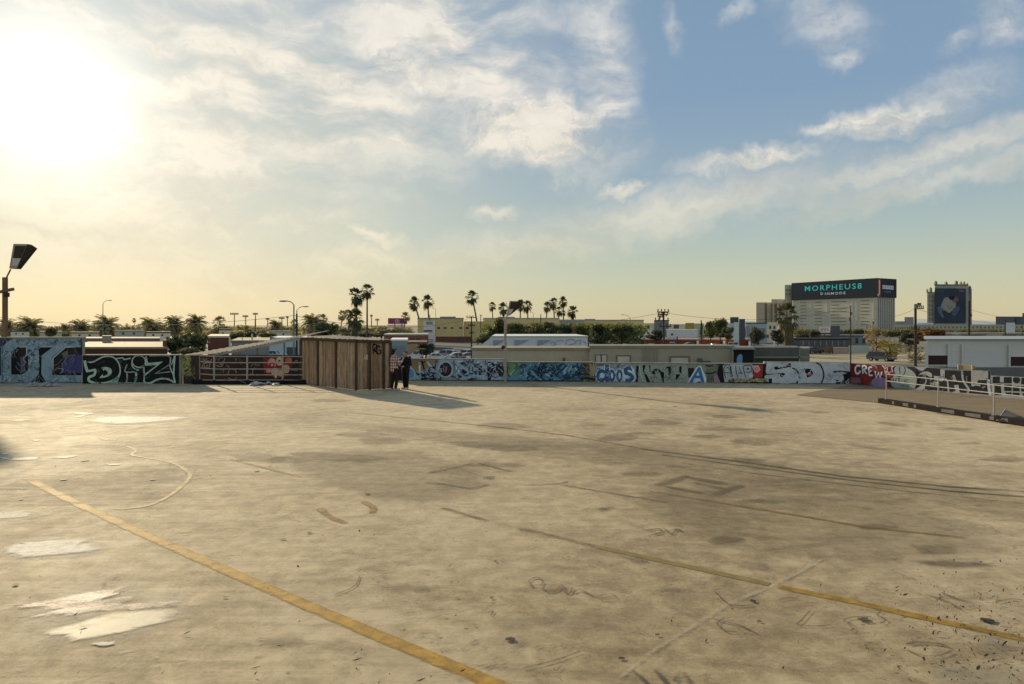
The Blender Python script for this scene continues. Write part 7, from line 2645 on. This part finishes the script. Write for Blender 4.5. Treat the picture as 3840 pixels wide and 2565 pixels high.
CARS = {}
PAINTS = {'white': (.7, .7, .68), 'silver': (.42, .43, .43), 'charcoal': (.05, .052, .055), 'black': (.015, .015, .017), 'red': (.25, .03, .025), 'tan': (.36, .32, .25), 'blue': (.05, .09, .16), 'grey': (.2, .2, .2)}


def park(kind, paint, x, yroof, d, rz, label, group, h=None):
    key = (kind, paint)
    if key not in CARS:
        o = make_car(kind, car_paint(paint, PAINTS[paint]))
        CARS[key] = o
    else:
        o = copy_tree(CARS[key])
    p = P(x, yroof, d)
    o.location = (p.x, d, ZG + .013)
    o.rotation_euler = (0, 0, R(rz))
    o['label'] = label
    o['category'] = 'pickup truck' if kind == 'pickup' else 'car'
    o['group'] = group
    return o


g1_ = 'cars parked below the deck behind the silver letters'
for kind, paint, x, d, rz, lb in [('suv', 'white', 1570, 122, 150, 'white estate car nearest the black clad person, roof over the parapet'), ('suv', 'white', 1612, 124, 20, 'white car whose bonnet shows second from the people'), ('sedan', 'white', 1640, 118, 15, 'white saloon low between estate car and dark windscreened car'), ('suv', 'silver', 1668, 126, 160, 'silver car with big dark sloping windscreen behind the letter O'), ('sedan', 'silver', 1722, 120, 18, 'silver saloon behind the letters right of the O'), ('suv', 'white', 1742, 128, 170, 'tall white car right of the silver saloon behind the letters'), ('sedan', 'grey', 1762, 119, 15, 'grey saloon near the right end of the near car row'), ('sedan', 'white', 1800, 116, 10, 'white saloon at the right end of the near car row')]:
    park(kind, paint, x, 1330, d, rz, lb, g1_)
g2_ = 'cars parked far across the lot in front of the brick building'
rr = random.Random(15)
for i, (x, kind, paint, lb) in enumerate([(2222, 'suv', 'silver', 'silver car at the left end of the far row'), (2246, 'sedan', 'charcoal', 'charcoal saloon second in the far row'), (2264, 'suv', 'white', 'large white car third in the far row'), (2290, 'sedan', 'red', 'dull red saloon in the far row'), (2310, 'suv', 'white', 'white car under the pale edged tree in the far row'), (2334, 'sedan', 'black', 'black saloon in the far row'), (2346, 'sedan', 'white', 'white saloon in the middle of the far row'), (2380, 'suv', 'silver', 'tall silver car standing out in the far row'), (2402, 'sedan', 'blue', 'dark blue saloon right of the tall silver car'), (2440, 'sedan', 'white', 'long white saloon before the brick columns'), (2520, 'suv', 'tan', 'tan car right of the platform pole'), (2590, 'sedan', 'grey', 'grey saloon before the brick hall windows'), (2674, 'sedan', 'black', 'black saloon under the brick hall'), (2740, 'suv', 'white', 'white car at the right end of the brick hall'), (2232, 'sedan', 'grey', 'grey saloon tucked behind the silver car at the left end'), (2275, 'suv', 'charcoal', 'charcoal tall car behind the white ones')]):
    park(kind, paint, x, 1290, 176 + (i % 3) * 7, rr.choice([10, 80, 100, 165, 15]), lb, g2_)
park('suv', 'charcoal', 3306, 1312, 118, -60, 'dark tall car with a glinting silver roof on the dirt lot', 'cars on the dirt lot')
park('pickup', 'white', 1024, 1310, 122, 8, 'white pickup truck seen under the stair canopy', 'trucks under the canopy')
park('sedan', 'black', 3050, 1290, 150, 20, 'black saloon by the dark shop front', 'cars on the dirt lot')
park('sedan', 'white', 2990, 1288, 150, 70, 'white saloon right of the big shaggy palm trunk', 'cars on the dirt lot')
# ================================================================ two people standing by the shed
def remeshed(b, name, vox, smooth=6):
    me = b.mesh(name + '_src')
    o = bpy.data.objects.new(name + '_src', me)
    col.objects.link(o)
    md = o.modifiers.new('remesh', 'REMESH')
    md.mode = 'VOXEL'
    md.voxel_size = vox
    ms = o.modifiers.new('smooth', 'SMOOTH')
    ms.factor = .5
    ms.iterations = smooth
    dg = bpy.context.evaluated_depsgraph_get()
    out_ = bpy.data.meshes.new_from_object(o.evaluated_get(dg))
    out_.name = name
    bpy.data.objects.remove(o)
    out_.polygons.foreach_set('use_smooth', [True] * len(out_.polygons))
    return out_


def limb(b, pts, rad, seg=12):
    """tapered limb with rounded joints"""
    pts = [Vector(p) for p in pts]
    for i in range(len(pts) - 1):
        n = 5
        seg_pts = [pts[i].lerp(pts[i + 1], k / n) for k in range(n + 1)]
        rr_ = [rad[i] + (rad[i + 1] - rad[i]) * k / n for k in range(n + 1)]
        b.tube(seg_pts, rr_, seg)
    for p, r in zip(pts, rad):
        b.ball(p, r, seg=12, rings=8)


def hand(b, wrist, palm_dir, finger_dir, side):
    """palm, four unequal curled fingers, thumb from the side of the palm"""
    w = Vector(wrist)
    f = Vector(finger_dir).normalized()
    n = Vector(palm_dir).normalized()
    n = (n - f * n.dot(f)).normalized()
    s = f.cross(n) * side
    for k in range(5):
        c = w + f * (.015 + .018 * k)
        b.ball(c, .03, .03, .03, seg=10, rings=6)
        b.ball(c + s * .018, .02, seg=8, rings=6)
        b.ball(c - s * .018, .02, seg=8, rings=6)
    for i, L in enumerate((.072, .082, .076, .058)):
        base_ = w + f * .085 + s * (.03 - .02 * i)
        p1 = base_ + f * L * .42 + n * L * .10
        p2 = p1 + f * L * .22 + n * L * .26
        p3 = p2 + n * L * .28 - f * L * .02
        limb(b, [base_, p1, p2, p3], [.0105, .0095, .009, .008], 8)
    t0 = w + f * .03 + s * .034
    limb(b, [t0, t0 + f * .03 + s * .022 + n * .01, t0 + f * .058 + s * .018 + n * .026], [.0125, .011, .009], 8)


def person(loc, face, J, label, shirt_m, trouser_m, shoe_m, skin_m, hair_fn, hair_m, H=1.7, loose=.0, eyes_to=(0, 1, 0)):
    rz = math.atan2(-face[0], face[1])
    t = thing('person', loc, label, 'person', rz=rz)
    k = H / 1.7
    S = lambda p: Vector(p) * k

    def put(nm, me, m):
        me.materials.clear()
        me.materials.append(m)
        o = bpy.data.objects.new(nm, me)
        col.objects.link(o)
        o.parent = t
        return o

    hd = Vector(eyes_to).normalized()
    hs = Vector((hd.y, -hd.x, 0)).normalized()
    hc = Vector((0, .015, 1.585))
    # --- body: one continuous surface
    b = MB()
    limb(b, [S((0, 0, .98)), S((0, .0, 1.12)), S((0, -.01, 1.3)), S((0, -.01, 1.40))], [.125 * k, .115 * k, .125 * k, .10 * k])
    limb(b, [S((-.10, 0, 1.28)), S((.10, 0, 1.28))], [.10 * k, .10 * k])
    limb(b, [S((0, -.01, 1.40)), S((0, .0, 1.50))], [.06 * k, .052 * k])
    b.ball(S(hc + Vector((0, 0, .025))), .078 * k, .094 * k, .105 * k, seg=16, rings=12)
    b.ball(S(hc + hd * .025 - Vector((0, 0, .06))), .058 * k, .06 * k, .055 * k, seg=14, rings=10)
    limb(b, [S(hc + hd * .088 + Vector((0, 0, .02))), S(hc + hd * .112 - Vector((0, 0, .018)))], [.010 * k, .014 * k], 8)
    for sg in (-1, 1):
        b.ball(S(hc + hs * .08 * sg - hd * .005), .012 * k, .018 * k, .028 * k, seg=8, rings=6)
    for sd in ('L', 'R'):
        sh_, el_, wr_ = J['sh' + sd], J['el' + sd], J['wr' + sd]
        limb(b, [S((0, 0, 1.38)), S(sh_), S(el_), S(wr_)], [.07 * k, .058 * k, .042 * k, .028 * k])
        hand(b, S(wr_), J['pn' + sd], J['fd' + sd], J.get('hs' + sd, 1))
        hp, kn_, an = J['hp' + sd], J['kn' + sd], J['an' + sd]
        limb(b, [S((0, 0, .97)), S(hp), S(kn_), S(an)], [.11 * k, .09 * k, .058 * k, .042 * k])
        limb(b, [S(an) - Vector((0, 0, .03)), S(an) + Vector(J['toe' + sd]) * .16 - Vector((0, 0, .045))], [.04, .034])
    put('body', remeshed(b, 'body', .0085, 5), skin_m)
    # --- clothes
    b = MB()
    e = .026 + loose
    limb(b, [S((0, 0, .90 if loose else .95)), S((0, 0, 1.10)), S((0, -.01, 1.3)), S((0, -.01, 1.395))], [(.128 + e + loose) * k, (.118 + e) * k, (.125 + e) * k, (.085 + e * .6) * k])
    limb(b, [S((-.10, 0, 1.285)), S((.10, 0, 1.285))], [(.10 + e * .6) * k] * 2)
    limb(b, [S((-.07, 0, .98)), S((.07, 0, .98))], [(.095 + e) * k] * 2)
    limb(b, [S((0, -.012, 1.40)), S((0, -.006, 1.455))], [.072 * k, .066 * k])
    for sd in ('L', 'R'):
        sh_, el_, wr_ = Vector(J['sh' + sd]), Vector(J['el' + sd]), Vector(J['wr' + sd])
        limb(b, [S((0, 0, 1.38)), S(sh_), S(el_), S(el_.lerp(wr_, .88))], [.08 * k, (.066 + e * .5) * k, (.05 + e * .55) * k, (.038 + e * .35) * k])
    put('shirt', remeshed(b, 'shirt', .015, 5), shirt_m)
    b = MB()
    limb(b, [S((-.06, 0, .93)), S((.06, 0, .93))], [.125 * k] * 2)
    for sd in ('L', 'R'):
        hp, kn_, an = Vector(J['hp' + sd]), Vector(J['kn' + sd]), Vector(J['an' + sd])
        limb(b, [S((0, 0, .94)), S(hp), S(kn_), S(an + Vector((0, 0, .02)))], [.12 * k, .112 * k, .082 * k, .066 * k])
    put('trousers', remeshed(b, 'trousers', .016, 5), trouser_m)
    for sd in ('L', 'R'):
        an = S(J['an' + sd])
        td = Vector(J['toe' + sd]).normalized()
        b = MB()
        heel = Vector((an.x, an.y, .045)) - td * .06
        for q_, r in ((0, .043), (.06, .046), (.12, .047), (.17, .046), (.215, .036)):
            c = heel + td * q_
            b.ball((c.x, c.y, .044), r, r, .04 if q_ else .05, seg=12, rings=8)
        limb(b, [Vector((an.x, an.y, .06)), Vector((an.x, an.y, .10))], [.048, .046])
        put('shoe', remeshed(b, 'shoe', .01, 3), shoe_m)
    b = MB()
    hair_fn(b, S, hc, hd, hs, k)
    put('hair', remeshed(b, 'hair', .012, 2), hair_m)
    for sg in (-1, 1):
        b = MB()
        b.ball(S(hc + hd * .088 + hs * .032 * sg + Vector((0, 0, .028))), .011, .011, .007, seg=8, rings=6)
        put('eye', b.mesh('eye'), mat('eye_dark', (.03, .025, .02), .3, .05))
    b = MB()
    b.ball(S(hc + hd * .082 - Vector((0, 0, .055))), .022, .014, .007, seg=10, rings=6)
    put('mouth', b.mesh('mouth'), mat('lips', (.28, .11, .09), .5, .05))
    return t


def plaid():
    m, nt, bs, out = new_mat('red_plaid')
    sp = nt.new('ShaderNodeSeparateXYZ')
    nt.l.new(nt.new('ShaderNodeTexCoord').outputs['Object'], sp.inputs[0])
    xy = nt.m('ADD', sp.outputs[0], sp.outputs[1])
    st_ = lambda v, f, o: nt.mapr(nt.m('SINE', nt.m('ADD', nt.m('MULTIPLY', v, f), o)), -.25, .25)
    a, c = st_(xy, 58, 0), st_(sp.outputs[2], 52, 1)
    c1 = nt.mix(a, (0.09, 0.016, 0.016, 1), (0.5, 0.3, 0.25, 1))
    c2 = nt.mix(c, c1, nt.mix(a, (0.42, 0.24, 0.2, 1), (0.72, 0.6, 0.52, 1)))
    nt.l.new(c2, bs.inputs['Base Color'])
    bs.inputs['Roughness'].default_value = .9
    return m


def hair_tuft(b, S, hc, hd, hs, k):
    b.ball(S(hc + Vector((0, 0, .05)) - hd * .03), .092 * k, .098 * k, .095 * k, seg=14, rings=10)
    b.ball(S(hc + Vector((0, 0, -.005)) - hd * .06), .07 * k, .06 * k, .085 * k, seg=12, rings=8)
    rr_ = random.Random(4)
    for i in range(16):
        a = rr_.uniform(0, 6.28)
        p = hc + Vector((math.cos(a) * .055, math.sin(a) * .055, .12)) - hd * .02
        limb(b, [S(p), S(p + Vector((math.cos(a) * .05, math.sin(a) * .05, rr_.uniform(.02, .075))))], [.026, .012], 6)


def hair_short(b, S, hc, hd, hs, k):
    b.ball(S(hc + Vector((0, 0, .055)) - hd * .022), .086 * k, .095 * k, .088 * k, seg=14, rings=10)
    b.ball(S(hc - Vector((0, 0, .0)) - hd * .055), .066 * k, .055 * k, .075 * k, seg=12, rings=8)
    rr_ = random.Random(6)
    for i in range(14):
        a = rr_.uniform(0, 6.28)
        p = hc + Vector((math.cos(a) * .06, math.sin(a) * .06, .10)) - hd * .01
        limb(b, [S(p), S(p + Vector((math.cos(a) * .02, math.sin(a) * .02, rr_.uniform(.015, .035))))], [.025, .014], 6)


SKIN = mat('skin', (0.40, 0.25, 0.17), .55, .08, 8.0, spec=.35)
SKIN2 = mat('skin_tan', (0.36, 0.23, 0.155), .55, .08, 8.0, spec=.35)
J1 = dict(shL=(-.175, 0, 1.385), elL=(-.225, .03, 1.12), wrL=(-.20, .16, .92), pnL=(1, 0, 0), fdL=(.05, .35, -1), hsL=1,
          shR=(.175, .02, 1.385), elR=(.215, .13, 1.14), wrR=(.14, .34, 1.27), pnR=(-1, 0, .2), fdR=(-.1, .5, .85), hsR=1,
          hpL=(-.09, 0, .9), knL=(-.10, .0, .49), anL=(-.095, -.06, .085), toeL=(-.1, 1, 0),
          hpR=(.09, .01, .9), knR=(.10, .09, .49), anR=(.085, .03, .085), toeR=(.2, 1, 0))
person((-4.985, 28.85, 0.0), (.80, .60), J1, 'person in a red and white plaid shirt and dark trousers beside the slatted shed', plaid(),
       mat('maroon_trousers', (0.028, 0.013, 0.012), .9, .25, 6.0), mat('white_trainers', (.55, .53, .5), .6, .15, 10), SKIN2, hair_tuft, mat('black_hair', (.012, .011, .011), .55, .3, 12), H=1.69, loose=.012, eyes_to=(.1, 1, 0))
J2 = dict(shL=(-.185, 0, 1.385), elL=(-.275, .02, 1.13), wrL=(-.085, .235, 1.055), pnL=(0, -1, 0), fdL=(1, .25, -.12), hsL=1,
          shR=(.185, 0, 1.385), elR=(.275, .02, 1.13), wrR=(.085, .25, 1.045), pnR=(0, -1, 0), fdR=(-1, .2, -.1), hsR=-1,
          hpL=(-.085, 0, .9), knL=(-.085, .03, .49), anL=(-.065, -.02, .085), toeL=(-.25, 1, 0),
          hpR=(.085, 0, .9), knR=(.08, .035, .49), anR=(.065, .0, .085), toeR=(.25, 1, 0))
person((-4.56, 29.3, 0.0), (-.45, -.89), J2, 'person all in black with hands clasped at the waist and pale shoes', mat('black_sweater', (0.012, 0.012, 0.015), .9, .25, 6.0),
       mat('black_trousers', (0.009, 0.009, 0.012), .9, .25, 6.0), mat('cream_shoes', (.58, .52, .4), .6, .15, 10), SKIN, hair_short, mat('brown_hair', (.055, .04, .028), .6, .3, 12), H=1.60, loose=.02, eyes_to=(-.1, 1, 0))
